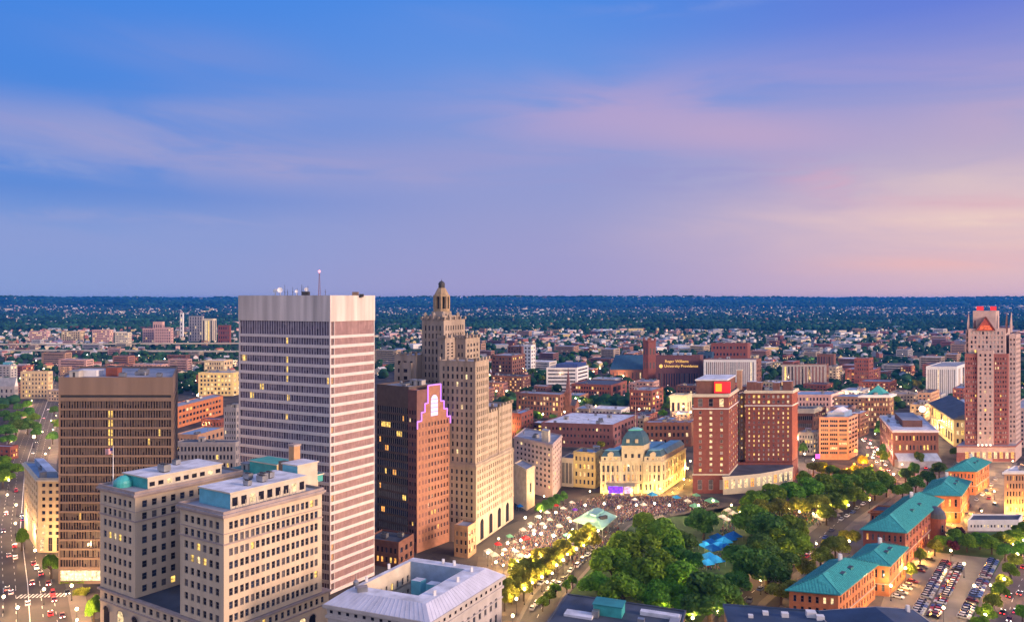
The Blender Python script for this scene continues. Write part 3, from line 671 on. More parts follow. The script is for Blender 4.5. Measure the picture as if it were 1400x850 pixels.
for j, k0, wn in ((14, 9, 5), (13, 3, 3), (11, 10, 2), (8, 6, 2), (8, 11, 1), (5, 1, 2), (15, 2, 1), (3, 12, 2), (6, 14, 1), (12, 14, 1)):
    q = Vector(b.pt(5.9 + cw_ * (k0 + wn / 2), .4)) - n_ * .2; link('lit_window', window_mesh(cw_ * wn - .3, ch_ * .66, 'plain', LIT_Y if k0 % 2 else LIT_O, FRAME), b.t, Vector((q.x, q.y, 4 + ch_ * (j + .5))) - b.o, math.atan2(n_.x, -n_.y))

# --- stepped art deco tower
b = Bld('skyscraper', 'stepped buff limestone art deco skyscraper topped by a domed lantern', 650, 543, 701, d=357, h=90, lit=.03, u=(-.919, .394), v=(.394, .919), depth=.4, cat='skyscraper')
b.litm = [LIT_Y, LIT_W]
def deco(s0, s1, t0, t1, z0, z1, L=None, R=None, cren=True, top=None):
    b.block(s0, s1, t0, t1, z0, z1, ITTL, GREY_R, L=L, R=R, par=.8)
    if cren:
        c = b.rect(s0, s1, t0, t1); m = b.mb()
        for k, (a_, c_) in enumerate(((c[0], c[1]), (c[0], c[3]))):
            a_, c_ = Vector(a_), Vector(c_); n = 4
            for i in range(n + 1):
                q = a_.lerp(c_, i / n); m.box((q.x, q.y, z1 + .8), 1.1, 1.1, 1.6, ITTL, math.atan2(b.e1.y, b.e1.x))
        m.build('parapet_finials', b.t) if False else m.build('battlement', b.t)
f = lambda n, m_, **k: dict(dict(n=n, m=m_, fx=.48, fz=.5, bot=1, top=1.4, edge=1.1), **k)
deco(0, 20, 0, 15.5, 38, 88.5, f(7, 13, fx=.42, fz=.62), f(6, 13, fx=.42, fz=.62))
b.block(-.6, 20.6, -.6, 46, 0, 38, ITTL, GREY_R, L=f(7, 8, bot=9, fx=.42, fz=.62), R=f(17, 7, bot=12, fx=.42, fz=.6), par=.9)
deco(.5, 14, 15.52, 28, 38, 61, None, f(5, 6, fx=.42)); deco(0, 15, 28.02, 45.4, 38, 62.5, f(5, 6), f(8, 6, fx=.42))
deco(24, 37, 12, 36, 0, 108, f(5, 16, bot=42, fx=.4, fz=.62), f(8, 16, bot=42, fx=.4, fz=.62))
deco(20.02, 23.98, 6, 30, 0, 99, f(1, 14, bot=38), f(5, 6, bot=88)); deco(14.02, 20.0, 17, 34, 38.02, 98.5, f(2, 14), f(4, 12, bot=24))
deco(37.02, 50, 6, 30, 0, 90, f(3, 12, bot=40), None); b.block(39, 46, 4.6, 5.98, 0, 86, ITTL, GREY_R, L=f(1, 12, bot=40))
m = b.mb(); c = b.rect(25.5, 35.5, 14, 30); m.prism(c, 108.1, 111, ITTL, GREY_R); c2 = b.rect(27, 34, 17, 26); m.prism(c2, 111, 113.2, ITTL); m.build('shoulder', b.t)
for (a_, t_) in ((25.2, 13.6), (35.8, 13.6), (25.2, 30), (24.6, 20), (30.5, 13.6)):
    m = b.mb(); q = b.pt(a_, t_, 108.2); m.box(q, 1.5, 1.5, 3.4, ITTL, .4); m.frustum([(q[0] - .75, q[1] - .75), (q[0] + .75, q[1] - .75), (q[0] + .75, q[1] + .75), (q[0] - .75, q[1] + .75)], 111.6, [(q[0] - .2, q[1] - .2), (q[0] + .2, q[1] - .2), (q[0] + .2, q[1] + .2), (q[0] - .2, q[1] + .2)], 112.8, ITTL); m.build('finial', b.t)
lc = Vector(b.pt(30.5, 21.5)); GOLD = mat('gilded_stone', (.33, .24, .15), .7, .25, .4)
m = b.mb(); ang0 = math.atan2(b.e1.y, b.e1.x)
def octa(r): return [(lc.x + r * math.cos(ang0 + math.pi / 8 + k * math.pi / 4), lc.y + r * math.sin(ang0 + math.pi / 8 + k * math.pi / 4)) for k in range(8)]
m.prism(octa(4.4), 113.2, 114.6, GOLD); m.prism(octa(2.6), 114.6, 121, DARKMETAL)
for k in range(8):
    p_ = octa(3.7)[k]; m.box((p_[0], p_[1], 114.6), 1.15, 1.15, 6.4, GOLD, ang0)
m.prism(octa(4.4), 121, 121.9, GOLD); m.frustum(octa(3.9), 121.9, octa(3.2), 123.4, GOLD); m.frustum(octa(3.2), 123.4, octa(2.0), 125.6, GOLD)
lan = m.build('lantern', b.t)
m = b.mb(); m.prism(octa(1.7), 125.6, 127.4, DARKMETAL); m.lathe((lc.x, lc.y, 127.4), [(1.8, 0), (1.75, .6), (1.3, 1.3), (.6, 1.8), (.12, 2.1), (.08, 3.0), (0, 3.0)], DARKMETAL, 14); m.build('dome', lan)
for k in range(4):      # street arches on the plaza side
    m = b.mb(); t_ = 6 + k * 10.5; pts = [b.pt(-.68, t_ - 2, 1), b.pt(-.68, t_ + 2, 1)] + [b.pt(-.68, t_ + 2 * math.cos(math.pi * i / 10), 9 + 2 * math.sin(math.pi * i / 10)) for i in range(11)]
    m.face(pts, G_DARK); m.build('arched_window', b.t)
m = b.mb(); m.prism(offset(b.rect(-.6, 20.6, -.6, 46), .35), 36.9, 37.6, ITTL); m.prism(offset(b.rect(-.6, 20.6, -.6, 46), .25), 12.3, 12.8, ITTL); m.build('cornice', b.t)
b.finish(100)

# --- brick hotel with twin slabs
b = Bld('hotel', 'twin slab red brick hotel with red roof sign beside city hall', 996, 948, 1010, base=674, top=541, rl=1.0, rr=1.075, lit=.30, frame=FRAME_W, style='sash', depth=.25)
b.panes = [G_BLIND, G_BLIND, mat('pale_blind', (.42, .38, .36), .5), G_DARK]; W, Dp = b.w, b.dp; hh = b.h
def lith(i, j, key):
    if key == 'L' and i == 1 and j > 0: return LIT_W
    return None
b.block(0, W, 0, Dp, 12, hh - 8.2, REDB, None, L=dict(n=3, m=11, fx=.26, fz=.5, bot=.4, top=.3, edge=1), R=dict(n=5, m=11, fx=.4, fz=.45, bot=.4, top=.3), par=0)
b.block(0, W, 0, Dp, hh - 7.6, hh - .6, REDB, GREY_R, L=dict(n=3, m=1, fx=.42, fz=.85, bot=.5, top=.6, edge=1), R=dict(n=5, m=2, fx=.45, fz=.6, bot=.3, top=.4), par=0, name='wall')
m = b.mb(); c = b.rect(0, W, 0, Dp); m.prism(offset(c, .4), hh - 8.2, hh - 7.6, WHITEC); m.prism(offset(c, .8), hh - .6, hh + .4, PALE, GREY_R); m.ring(offset(c, .5), offset(c, .1), hh + .4, hh + 1.2, PALE); m.prism(offset(c, .5), 11.2, 12, PALE); m.build('cornice', b.t)
b.block(-.3, W + .3, -.3, Dp, 0, 11.2, REDB, None, L=dict(n=3, m=1, fx=.4, fz=.7, bot=1, top=1.5, edge=1), R=dict(n=4, m=1, fx=.5, fz=.7, bot=1, top=2), par=0)
b.finish(100, lith)
m = b.mb(); c = b.rect(2, W - 1, 4, Dp - 3); m.prism(c, hh + .5, hh + 9, BRNB); m.prism(offset(c, .7), hh + 9, hh + 9.8, WHITE_R); ph = m.build('penthouse', b.t)
sg = thing('roof_sign', 'glowing red sign panel with yellow square on the brick hotel roof', 'sign', b.pt(2, 2, hh + .45))
so_ = Vector(b.pt(2, 2, hh + .45)); mm = MB(so_); r4 = [b.pt(*p) for p in ((-.6, 3.2), (9.5, 3.2), (9.5, 3.9), (-.6, 3.9))]
mm.prism(r4, hh + 1.4, hh + 8.4, SIGNRED); mm.build('panel', sg, (0, 0, 0))
mm = MB(so_); mm.prism([b.pt(*p) for p in ((4.8, 3.0), (8.6, 3.0), (8.6, 3.18), (4.8, 3.18))], hh + 2.4, hh + 7.2, SIGNYEL); mm.build('yellow_emblem', sg, (0, 0, 0))
mm = MB(so_)
for s_ in (0, 3, 6, 9): q = b.pt(s_, 3.6, hh + .45); mm.tube(q, (q[0], q[1], hh + 1.4), .12, .12, DARKMETAL, 5)
mm.build('frame', sg, (0, 0, 0))
m = b.mb(); m.prism(b.rect(-2.5, .5, Dp - 4, Dp - 1), hh, hh + 12.5, TANC); m.prism(offset(b.rect(-2.5, .5, Dp - 4, Dp - 1), .3), hh + 12.5, hh + 13.2, PALE); m.build('chimney', b.t)
# second slab and the curved podium belong to the same hotel
dd = 480; q0, q1 = D(1019, dd).to_2d(), D(1083, dd * 1.0).to_2d(); off = Vector((0, 0))
A2 = q1; L2 = q0; e1_ = (L2 - A2).normalized(); w2 = (L2 - A2).length; vv = Vector((.55, .83)).normalized()
save = (b.A, b.e1, b.e2, b.w, b.dp); b.A, b.e1, b.e2, b.w, b.dp = A2, e1_, vv, w2, 16; b.win = []; h2 = H - (536 - Y0) * dd / F
b.block(0, w2, 0, 16, 13, h2 - 9.0, REDB, None, L=dict(n=9, m=12, fx=.32, fz=.5, bot=.3, top=.3, edge=1), R=None, par=0)
b.block(0, w2, 0, 16, h2 - 8.4, h2 - .6, REDB, GREY_R, L=dict(n=9, m=2, fx=.5, fz=.55, bot=.4, top=.5, edge=1), par=0)
m = b.mb(); c = b.rect(0, w2, 0, 16); m.prism(offset(c, .4), h2 - 9.0, h2 - 8.4, WHITEC); m.prism(offset(c, .7), h2 - .6, h2 + .4, PALE, GREY_R); m.ring(offset(c, .45), offset(c, .05), h2 + .4, h2 + 1.2, PALE); m.build('cornice', b.t)
b.block(-.2, w2 + 6, -1, 16.2, 0, 12.9, REDB, None, par=0)
b.block(w2 + .02, w2 + 6, 7, 15.8, 12.92, h2 - 2, TANC, GREY_R, L=dict(n=2, m=14, fx=.4, fz=.5, bot=.5, top=.6), par=.5)
b.finish(100, lambda i, j, key: LIT_Y if b.rnd.random() < .25 else None)
for s_, t_, sz in ((28, 6, 3), (24, 7, 2.4), (12, 8, 2.2), (5, 9, 3)):
    m = b.mb(); m.prism(b.rect(s_ - sz, s_ + sz, t_ - 2, t_ + 3), h2 + .5, h2 + 3.5 + sz, BRNB, WHITE_R); m.build('plant_room', b.t)
b.clutter(3, w2 - 3, 3, 14, h2 + .45, 5)
pd = []; cA, cB = D(986, 452).to_2d(), D(1084, 474).to_2d()
for i in range(13):
    t_ = i / 12; q = cA.lerp(cB, t_); q.y -= 4.5 * math.sin(math.pi * t_) + 4 * (1 - t_); pd.append((q.x, q.y))
back_ = [tuple(D(1083, 479.0).to_2d()), tuple(D(1000, 478.5).to_2d())]
m = b.mb(); m.prism(pd + back_, 0, 10.4, PALE, DARK_R); m.prism(offset(pd + back_, .4), 10.4, 11.2, PALE, DARK_R); pdo = m.build('podium', b.t)
for i in range(12):
    a_, c_ = Vector(pd[i]), Vector(pd[i + 1]); q = (a_ + c_) / 2; n_ = Vector((c_.y - a_.y, a_.x - c_.x)).normalized()
    link('window', window_mesh((c_ - a_).length * .6, 5.5, 'cross', LIT_W if i % 4 else LIT_O, FRAME_W), pdo, Vector((q.x + n_.x * .06, q.y + n_.y * .06, 6.2)) - b.o, math.atan2(n_.x, -n_.y))

# --- city hall
b = Bld('city_hall', 'floodlit pale stone city hall with blue green mansard dome', 905, 820.6, 937, base=674, h=22.5, rl=1.0, rr=1.09, lit=.12, style='cross', depth=.5, cat='city hall')
W, Dp = b.w, b.dp; CH = mat('city_hall_stone', (.47, .405, .28), .8, .12, .4); MAN = mat('mansard_slate', (.035, .09, .135), .5, .2, .4); PAT = mat('patina_roof', (.16, .36, .46), .5, .2, .2)
row = lambda n, **k: dict(dict(n=n, m=3, fx=.50, fz=.70, bot=.8, top=.8, edge=.6), **k)
b.block(0, 11.5, 0, Dp, 0, 18.8, CH, None, L=row(4), R=row(9), par=0)
b.block(11.52, 25.5, 1.2, Dp, 0, 18.8, CH, None, L=row(5), par=0)
b.block(25.52, W, 0, Dp, 0, 18.8, CH, None, L=row(4), R=None, par=0)
m = b.mb()
for r_, o_ in ((b.rect(0, 11.5, 0, Dp), .45), (b.rect(25.52, W, 0, Dp), .45), (b.rect(11.9, 25.1, 1.2, Dp), .3)):
    m.prism(offset(r_, o_), 18.8, 19.7, CH); m.prism(offset(r_, .22), 6.4, 6.9, CH); m.prism(offset(r_, .2), 12.6, 13.0, CH)
m.build('cornice', b.t)
for (s0, s1) in ((.4, 11.0), (26, W - .4)):      # end pavilions: attic and mansard
    b.block(s0, s1, .4, 11, 19.7, 22.6, CH, None, L=dict(n=3, m=1, fx=.35, fz=.65, bot=.4, top=.4), R=dict(n=3, m=1, fx=.35, fz=.65, bot=.4, top=.4) if s0 < 1 else None, par=0)
    m = b.mb(); m.frustum(b.rect(s0, s1, .4, 11), 22.6, offset(b.rect(s0, s1, .4, 11), -1.5), 26, MAN, PAT); m.prism(offset(b.rect(s0, s1, .4, 11), -1.3), 26, 26.3, PAT); m.build('mansard', b.t)
    mid = (s0 + s1) / 2
    for k in (0,):
        m = b.mb(); q = b.rect(mid + k - 1.6, mid + k + 1.6, .0, 1.6); m.prism(q, 22.6, 24.2, CH); m.frustum(offset(q, .25), 24.2, b.rect(mid - .3, mid + .3, -.1, 1.6), 25.4, CH); m.build('dormer', b.t)
m = b.mb(); m.prism(b.rect(.5, 11, 11.02, Dp - .4), 19.7, 22.2, CH, None); m.frustum(b.rect(.5, 11, 11.02, Dp - .4), 22.2, offset(b.rect(.5, 11, 11.02, Dp - .4), -1.6), 25.4, PAT, PAT); m.build('side_roof', b.t)
m = b.mb(); m.frustum(b.rect(11.02, 26, 12, Dp - .4), 19.7, offset(b.rect(11.02, 26, 12, Dp - .4), -2), 24.6, PAT, PAT); m.frustum(b.rect(26.02, W - .5, 11.02, Dp - .4), 19.7, offset(b.rect(26, W - .5, 11, Dp - .4), -1.6), 25.2, PAT, PAT); m.build('rear_roof', b.t)
b.block(11.8, 25.2, .9, 11.8, 19.72, 28.6, CH, None, L=dict(n=3, m=1, fx=.4, fz=.5, bot=.7, top=3.2), R=dict(n=3, m=1, fx=.4, fz=.5, bot=.7, top=3.2), par=0)
m = b.mb(); cc = b.rect(11.8, 25.2, .9, 11.8); m.prism(offset(cc, .5), 28.6, 29.3, CH)
prs = [(.1, 29.3), (-.15, 32), (-.7, 34.4), (-1.7, 36.6), (-2.9, 38.0)]
for (o0, z0_), (o1, z1_) in zip(prs, prs[1:]): m.frustum(offset(cc, o0), z0_, offset(cc, o1), z1_, MAN)
m.prism(offset(cc, -2.6), 38.0, 38.7, mat('copper_crest', (.10, .42, .36), .5)); m.frustum(offset(cc, -2.9), 38.7, offset(cc, -4.6), 39.8, PAT); dm = m.build('mansard_dome', b.t)
for k in (15.8, 21.2):
    q = b.pt(k, .55, 32); m = b.mb(); m.lathe((q[0], q[1], 31.2), [(.95, 0), (.95, .1), (0, .1)], CH, 12)
    m.box((q[0], q[1] , 31.0), 1.9, .8, 2.2, CH, math.atan2(b.e1.y, b.e1.x)); m.build('round_dormer', dm)
m = b.mb(); q = b.pt(18.5, 6, 39.8); m.tube(q, (q[0], q[1], 56), .16, .06, PALE, 6); m.build('flagpole', b.t)
m = b.mb(); m.prism(b.rect(14.5, 22.5, -1.6, 1.19), 0, 5.6, CH); m.prism(offset(b.rect(14.5, 22.5, -1.6, 1.1), .25), 5.6, 6.1, CH); m.build('porch', b.t)
b.finish(100, lambda i, j, key: LIT_O if b.rnd.random() < .14 else None)
CITYHALL = b

b = CITYHALL
for k in range(13):      # pilasters of the front and the flank
    for f_ in ('L', 'R'):
        if f_ == 'R' and k > 9: continue
        s_ = .35 + k * (W - .7) / 12 if f_ == 'L' else 0; t_ = .5 + k * (Dp - 1) / 9 if f_ == 'R' else 0
        back = 1.2 if f_ == 'L' and 11.6 < s_ < 25.4 else 0
        m = b.mb(); m.prism(b.rect(s_ - .33, s_ + .33, back - .42, back - .01) if f_ == 'L' else b.rect(-.42, -.01, t_ - .33, t_ + .33), 6.95, 18.78, CH); m.build('pilaster', b.t)

# --- tall twin gabled brick hotel on the right
b = Bld('hotel_tower', 'tallest red brick hotel tower at right with gabled pale crown and red signs', 1378, 1319, 1389, d=540, h=78, rl=1.0, rr=1.05, lit=.05, frame=FRAME_W, depth=.25, cat='hotel')
W, Dp = b.w, b.dp; LB = mat('pale_pink_precast', (.47, .345, .32), .8, .12, .3); OB = mat('maroon_brick', (.27, .10, .09), .85, .14, .4)
b.panes = [G_BLIND, mat('pale_blind', (.42, .38, .36), .5), G_DARK]
sh = H - (485 - Y0) * .54; hb = 12
c0, c1 = W * .33, W * .70
b.block(0, c0, 0, 26, hb, sh, OB, GREY_R, L=dict(n=5, m=19, fx=.5, fz=.5, bot=.6, top=1.2, edge=.6))
b.block(c1, W, 0, 26, hb, sh, OB, GREY_R, L=dict(n=5, m=19, fx=.5, fz=.5, bot=.6, top=1.2, edge=.6))
b.block(c0 + .02, c1 - .02, -1.2, 25, hb, sh + 2.5, LB, GREY_R, L=dict(n=3, m=20, fx=.42, fz=.55, bot=.6, top=1.0, edge=.5))
b.block(-5.2, -.02, 5, 26, hb, sh + 14, LB, GREY_R, L=dict(n=2, m=22, fx=.45, fz=.5, bot=.6, top=1.2), R=dict(n=5, m=22, fx=.45, fz=.5, bot=.6, top=1.2))
up = H - (451 - Y0) * .54
b.block(2.4, W - 2, 3, 24, sh + .05, up, LB, GREY_R, L=dict(n=9, m=5, fx=.5, fz=.6, bot=.8, top=.6))
b.block(W - 2 + .02, W + .4, 5, 22, sh + .06, up - 1, LB, GREY_R, L=dict(n=1, m=4, fx=.5, fz=.6, bot=.8, top=.6))
top_ = H - (424 - Y0) * .54
m = b.mb(); cx0, cx1 = W * .22, W * .88
m.prism(b.rect(cx0 + 3, cx1 - 1, 6, 20), up, top_ - .5, LB, GREY_R)
m.build('crown', b.t)
m = b.mb(); gm = (c0 + c1) / 2 + .5; gz = H - (433 - Y0) * .54; gw = 7.2
tri = [(gm - gw, up - .5), (gm + gw, up - .5), (gm, gz)]
fr_ = [b.pt(a_, 2.0, z_) for a_, z_ in tri]; bk = [b.pt(a_, 6.5, z_) for a_, z_ in tri]
m.face(fr_, mat('red_gable', (.40, .07, .05), .7)); m.face(bk, LB)
for i in range(3): m.face([fr_[i], fr_[(i + 1) % 3], bk[(i + 1) % 3], bk[i]], PURPB)
for i in (1, 2):
    a_, c_ = tri[i], tri[(i + 1) % 3]; m.tube(b.pt(a_[0], 1.8, a_[1]), b.pt(c_[0], 1.8, c_[1]), .35, .35, PURPB, 6)
g = m.build('gable', b.t)
m = b.mb(); m.face([b.pt(gm - 4.8, 1.9, up + .1), b.pt(gm + 4.8, 1.9, up + .1), b.pt(gm + 3.2, 1.9, up + 3.2), b.pt(gm - 3.2, 1.9, up + 3.2)], litmat('orange_glow', (1, .12, .02), 1.0, .6)); m.build('gable_light', g)
for s_, mt in ((-1.2, LB), (W * .96, LB), (2.2, PURPB), (W * .80, PURPB)):
    m = b.mb(); q = b.rect(s_ - .6, s_ + .6, 5, 9); mid_ = [b.pt(s_ - .1, 8), b.pt(s_ + .1, 8), b.pt(s_ + .1, 9), b.pt(s_ - .1, 9)]; m.prism(q, up - 2, up + 4, mt); m.frustum(q, up + 4, mid_, top_ - 1.8, mt); m.build('corner_pinnacle', b.t)
m = b.mb(); m.prism(b.rect(-6, W + 5, -4, 26.5), 0, hb, LB, GREY_R); m.prism(offset(b.rect(-6, W + 5, -4, 26.5), .4), hb - .9, hb - .1, OB); m.prism(b.rect(-6.2, c0, -4.3, -4.05), .5, 7, OB); m.prism(b.rect(c1, W + 5.2, -4.3, -4.05), .5, 7, OB); m.build('podium', b.t)
for k in range(9):
    q = b.pt(-4 + k * 4.2, -4.12, 5.2); n_ = Vector((b.e1.y, -b.e1.x)); n_ = n_ if n_.dot(b.e2) < 0 else -n_
    link('window', window_mesh(2.4, 5, 'cross', LIT_W if k % 2 else LIT_O, FRAME_W), b.t, Vector((q[0] + n_.x * .25, q[1] + n_.y * .25, 5.2)) - b.o, math.atan2(n_.x, -n_.y))
for k in range(4):
    m = b.mb(); q = b.pt(c0 + 1.5 + k * 3, -4.5, 12.1); m.box(q, .8, .6, 1.0, litmat('uplight', (1, .85, .6), 4, .1)); m.build('uplight', b.t)
b.finish(100)
for nm_, (f0, f1), lab in (('roof_sign', (.30, .44), 'right hand red glowing sign on the crown of the gabled hotel tower'), ('roof_sign', (.60, .76), 'left hand red glowing sign on the crown of the gabled hotel tower')):
    o_ = Vector(b.pt(W * (f0 + f1) / 2, 6, top_ - .5)); sg = thing(nm_, lab, 'sign', o_); mm = MB(o_)
    mm.prism(b.rect(W * f0, W * f1, 5.4, 5.8), top_ - .2, top_ + 2.8, SIGNRED); mm.build('panel', sg, (0, 0, 0)); mm = MB(o_)
    for f_ in (f0, f1): q = b.pt(W * f_, 6.1, top_ - .5); mm.tube(q, (q[0], q[1], top_ + 2.8), .15, .15, DARKMETAL, 5)
    mm.build('frame', sg, (0, 0, 0))

# --- old station buildings with copper roofs
ARCHM = {}
def station(label, cx, xl, xr, top, h, rl, rr, n, m_, nr, rise=4.2, wm=ORNB, lit=.1, ridge=.5, lm=None):
    b = Bld('station_building', label, cx, xl, xr, top=top, h=h, rl=rl, rr=rr, lit=lit, style='sash', depth=.3, group='old station buildings with green copper roofs')
    b.litm = lm or [LIT_O, LIT_Y, LIT_W]
    W, Dp = b.w, b.dp
    b.block(0, W, 0, Dp, 0, h - .8, wm, None, L=dict(n=n, m=m_, fx=.42, fz=.6, bot=.8, top=.5, edge=.7), R=dict(n=nr, m=m_, fx=.42, fz=.6, bot=.8, top=.5, edge=.9), par=0)
    m = b.mb(); c = b.rect(0, W, 0, Dp); m.prism(offset(c, .35), h - .8, h - .3, CREAM_T); m.prism(offset(c, .25), h * .36, h * .36 + .35, CREAM_T); m.build('cornice', b.t)
    e = offset(c, .95); k = min(W, Dp) * ridge
    if Dp > W: r0, r1 = b.pt(W / 2, k), b.pt(W / 2, Dp - k)
    else: r0, r1 = b.pt(k, Dp / 2), b.pt(W - k, Dp / 2)
    m = b.mb(); z = h - .28; E = [(p[0], p[1], z) for p in e]; zr = z + rise; R0, R1 = (*r0, zr), (*r1, zr)
    if Dp > W:
        m.face([E[0], E[1], R0], TEAL_R); m.face([E[2], E[3], R1], TEAL_R); m.face([E[1], E[2], R1, R0], TEAL_R); m.face([E[3], E[0], R0, R1], TEAL_R)
    else:
        m.face([E[0], E[1], R1, R0], TEAL_R); m.face([E[2], E[3], R0, R1], TEAL_R); m.face([E[1], E[2], R1], TEAL_R); m.face([E[3], E[0], R0], TEAL_R)
    m.face(E[::-1], CREAM_T); m.prism(e, z - .35, z - .003, TEALD_R, bottom=True)
    quads = ([(0, 1, W), (1, 2, Dp), (2, 3, W), (3, 0, Dp)])
    for i, j, L_ in quads:
        a_, c_ = Vector(E[i]), Vector(E[j]); d_ = (c_ - a_); L_ = d_.length; d_ /= L_; rm_ = (Vector(R0) + Vector(R1)) / 2
        short = (Dp > W) == (i % 2 == 0); apex = (Vector(R0) if (Vector(R0) - a_).length + (Vector(R0) - c_).length < (Vector(R1) - a_).length + (Vector(R1) - c_).length else Vector(R1)) if short else rm_
        up = apex - a_; up -= d_ * up.dot(d_); s_ = 1.0; ins = L_ / 2 if short else k + 1
        while s_ < L_ - .6:
            f_ = min(1, s_ / ins, (L_ - s_) / ins) * .985; q_ = a_ + d_ * s_; m.tube(q_ + Vector((0, 0, .03)), q_ + up * f_ + Vector((0, 0, .03)), .075, .075, TEALD_R, 4, False); s_ += 1.15
    m.tube(R0, R1, .22, .22, TEALD_R, 6)
    for i in range(4): 
        rr_ = R0 if (Vector(E[i]) - Vector(R0)).length < (Vector(E[i]) - Vector(R1)).length else R1
        m.tube(E[i], rr_, .16, .16, TEALD_R, 6)
    rf = m.build('roof', b.t)
    for f_ in (.42, .62):
        m = b.mb(); a_ = W * .25; t_ = Dp * f_; zz = z + rise * .55
        m.box((*b.pt(a_, t_), zz - 1.0), 3.2, 1.5, 1.5, TEALD_R, math.atan2(b.e2.y, b.e2.x), DARK_R); m.build('skylight', rf)
    m = b.mb(); m.box((*b.pt(W * .55, Dp * .72), z + 1.5), 1.2, 1.2, rise + .6, WHITEC); m.build('chimney', rf)
    b.finish(100); return b
U5 = station('nearest copper roofed station building above the dark blue roofs', 1146, 1079, 1196.5, 810, 14, 1.015, 1.11, 6, 3, 12)
U4 = station('small teal hipped station building beside the car park', 1215, 1160, 1238.5, 771, 13, 1.012, 1.07, 5, 2, 5, rise=3.4)
U3 = station('largest copper roofed station block with round headed bay', 1237.6, 1180, 1287.5, 726, 16, 1.014, 1.16, 7, 3, 12, rise=5.2, wm=REDB)
U2 = station('orange lit station building with plain teal roof near the car lane', 1313, 1260, 1325.5, 676, 15, 1.005, 1.075, 6, 2, 5, rise=5, lit=.25, lm=[LIT_O, LIT_Y])
U1 = station('farthest copper roofed station building below the gabled hotel', 1334, 1296, 1352.5, 643, 15, 1.004, 1.055, 7, 3, 6, rise=4.5, lit=.12)
b = U3; m = b.mb(); q = b.pt(-1.2, b.dp * .72, 0); m.lathe(q, [(4.6, 0), (4.6, 11), (4.9, 11), (4.9, 11.6)], REDB, 20); bay = m.build('round_bay', b.t)
m = b.mb(); m.lathe((q[0], q[1], 11.6), [(4.9, 0), (4.5, 2.0), (3.2, 3.8), (1.2, 4.9), (0, 5.1)], DARK_R, 20); m.build('dome', bay)
for k in range(5):
    a = math.atan2(-b.e1.y, -b.e1.x) + (k - 2) * .55; n_ = Vector((math.cos(a), math.sin(a)))
    link('window', window_mesh(1.2, 3.4, 'sash', LIT_O if k % 2 else G_DARK, FRAME), bay, Vector((q[0] + n_.x * 4.68, q[1] + n_.y * 4.68, 7)) - b.o, math.atan2(n_.x, -n_.y))
# ================================================================== the other buildings one can name
LMK = [(40, 340, 'the cream corner block'), (160, 308, 'the brown ribbed tower'), (290, 225, 'the twin wing block'), (420, 297, 'the white slab tower'), (592, 345, 'the neon crowned tower'),
       (640, 370, 'the art deco tower'), (735, 440, 'the cream plaza office'), (790, 945, 'the white striped office'), (865, 451, 'city hall'), (928, 960, 'the lettered brick block'),
       (1015, 460, 'the twin slab hotel'), (1100, 984, 'the finned apartment slab'), (1140, 545, 'the tan grid office'), (1197, 678, 'the pyramid roofed office'), (1245, 560, 'the white roofed brick office'), (1292, 876, 'the pale slab hotel'), (1350, 540, 'the gabled hotel tower')]
def where(px, d, near=False):
    best = min(LMK, key=lambda q: abs(px - q[0]) + (abs(math.log(d / q[1])) * 40 if near else 0))
    if abs(px - best[0]) < 16: return ('beyond ' if d > best[1] * 1.04 else 'in front of ') + best[2]
    return ('right of ' if px > best[0] else 'left of ') + best[2]
def simple(name, label, cx, xl, xr, wm, rm, L, R, cat='building', par=.8, cornice=None, clut=3, group=None, finish=100, **k):
    b = Bld(name, label, cx, xl, xr, cat=cat, group=group, **k)
    b.block(0, b.w, 0, b.dp, 0, b.h, wm, rm, L=L, R=R, par=par, cornice=cornice)
    if clut and b.w > 8 and b.dp > 8: b.clutter(0, b.w, 0, b.dp, b.h + .07, clut)
    b.finish(finish); return b
g = lambda n, m, fx=.5, fz=.55, **k: dict(dict(n=n, m=m, fx=fx, fz=fz, bot=1.2, top=1.2), **k)
CREAML = mat('warm_cream_stone', (.55, .43, .27), .85, .12, .3)
# left edge
b = Bld('office_building', 'cream corner block with tall street windows beside the brown ribbed tower', 52, 33, 86, d=346, h=36, rl=1.10, rr=1.0, lit=.05, depth=.35)
b.block(0, b.w, 0, b.dp, 0, 34.4, CREAML, BLUE_R, L=dict(n=7, m=8, fx=.45, fz=.5, bot=7.5, top=1), R=dict(n=3, m=8, fx=.5, fz=.5, bot=7.5, top=1, edge=1), cornice=(.9, .8, PALE))
for k in range(3):
    n_ = Vector((b.e2.y, -b.e2.x)); n_ = n_ if n_.dot(b.e1) < 0 else -n_; q = Vector(b.pt(0, b.dp * (k + .5) / 3)) + n_ * .05
    link('tall_window', window_mesh(1.9, 6.4, 'cross', G_DARK if k else LIT_W, FRAME), b.t, Vector((q.x, q.y, 3.9)) - b.o, math.atan2(n_.x, -n_.y))
m = b.mb(); m.prism(b.rect(4, b.w - 3, 5, b.dp - 2), 34.5, 37.5, BLUE_R, WHITE_R); m.build('penthouse', b.t); b.clutter(1, b.w, 1, b.dp, 34.5, 6); b.finish(100)
simple('parking_garage', 'long orange brick garage behind the brown ribbed tower', 236, 222, 305, ORNB, GREY_R, g(6, 3), g(14, 3, fx=.7, fz=.45), base=587, h=19, rr=1.13, rl=1.02, lit=.1)
simple('warehouse', 'low blue roofed block between the brown tower and white slab tower', 270, 240, 307, TANC, BLUE_R, g(6, 2), g(6, 2), d=566, h=14, rr=1.06)
simple('brick_block', 'dark red brick block with blue roof beside the grey office', 300, 275, 308, REDB, BLUE_R, g(6, 3), g(3, 3), base=612, h=17, d=620)
simple('office_building', 'narrow grey office partly hidden by the white slab tower', 323, 306, 334, GREYC, DARK_R, g(5, 9), g(3, 9), d=517, h=42)
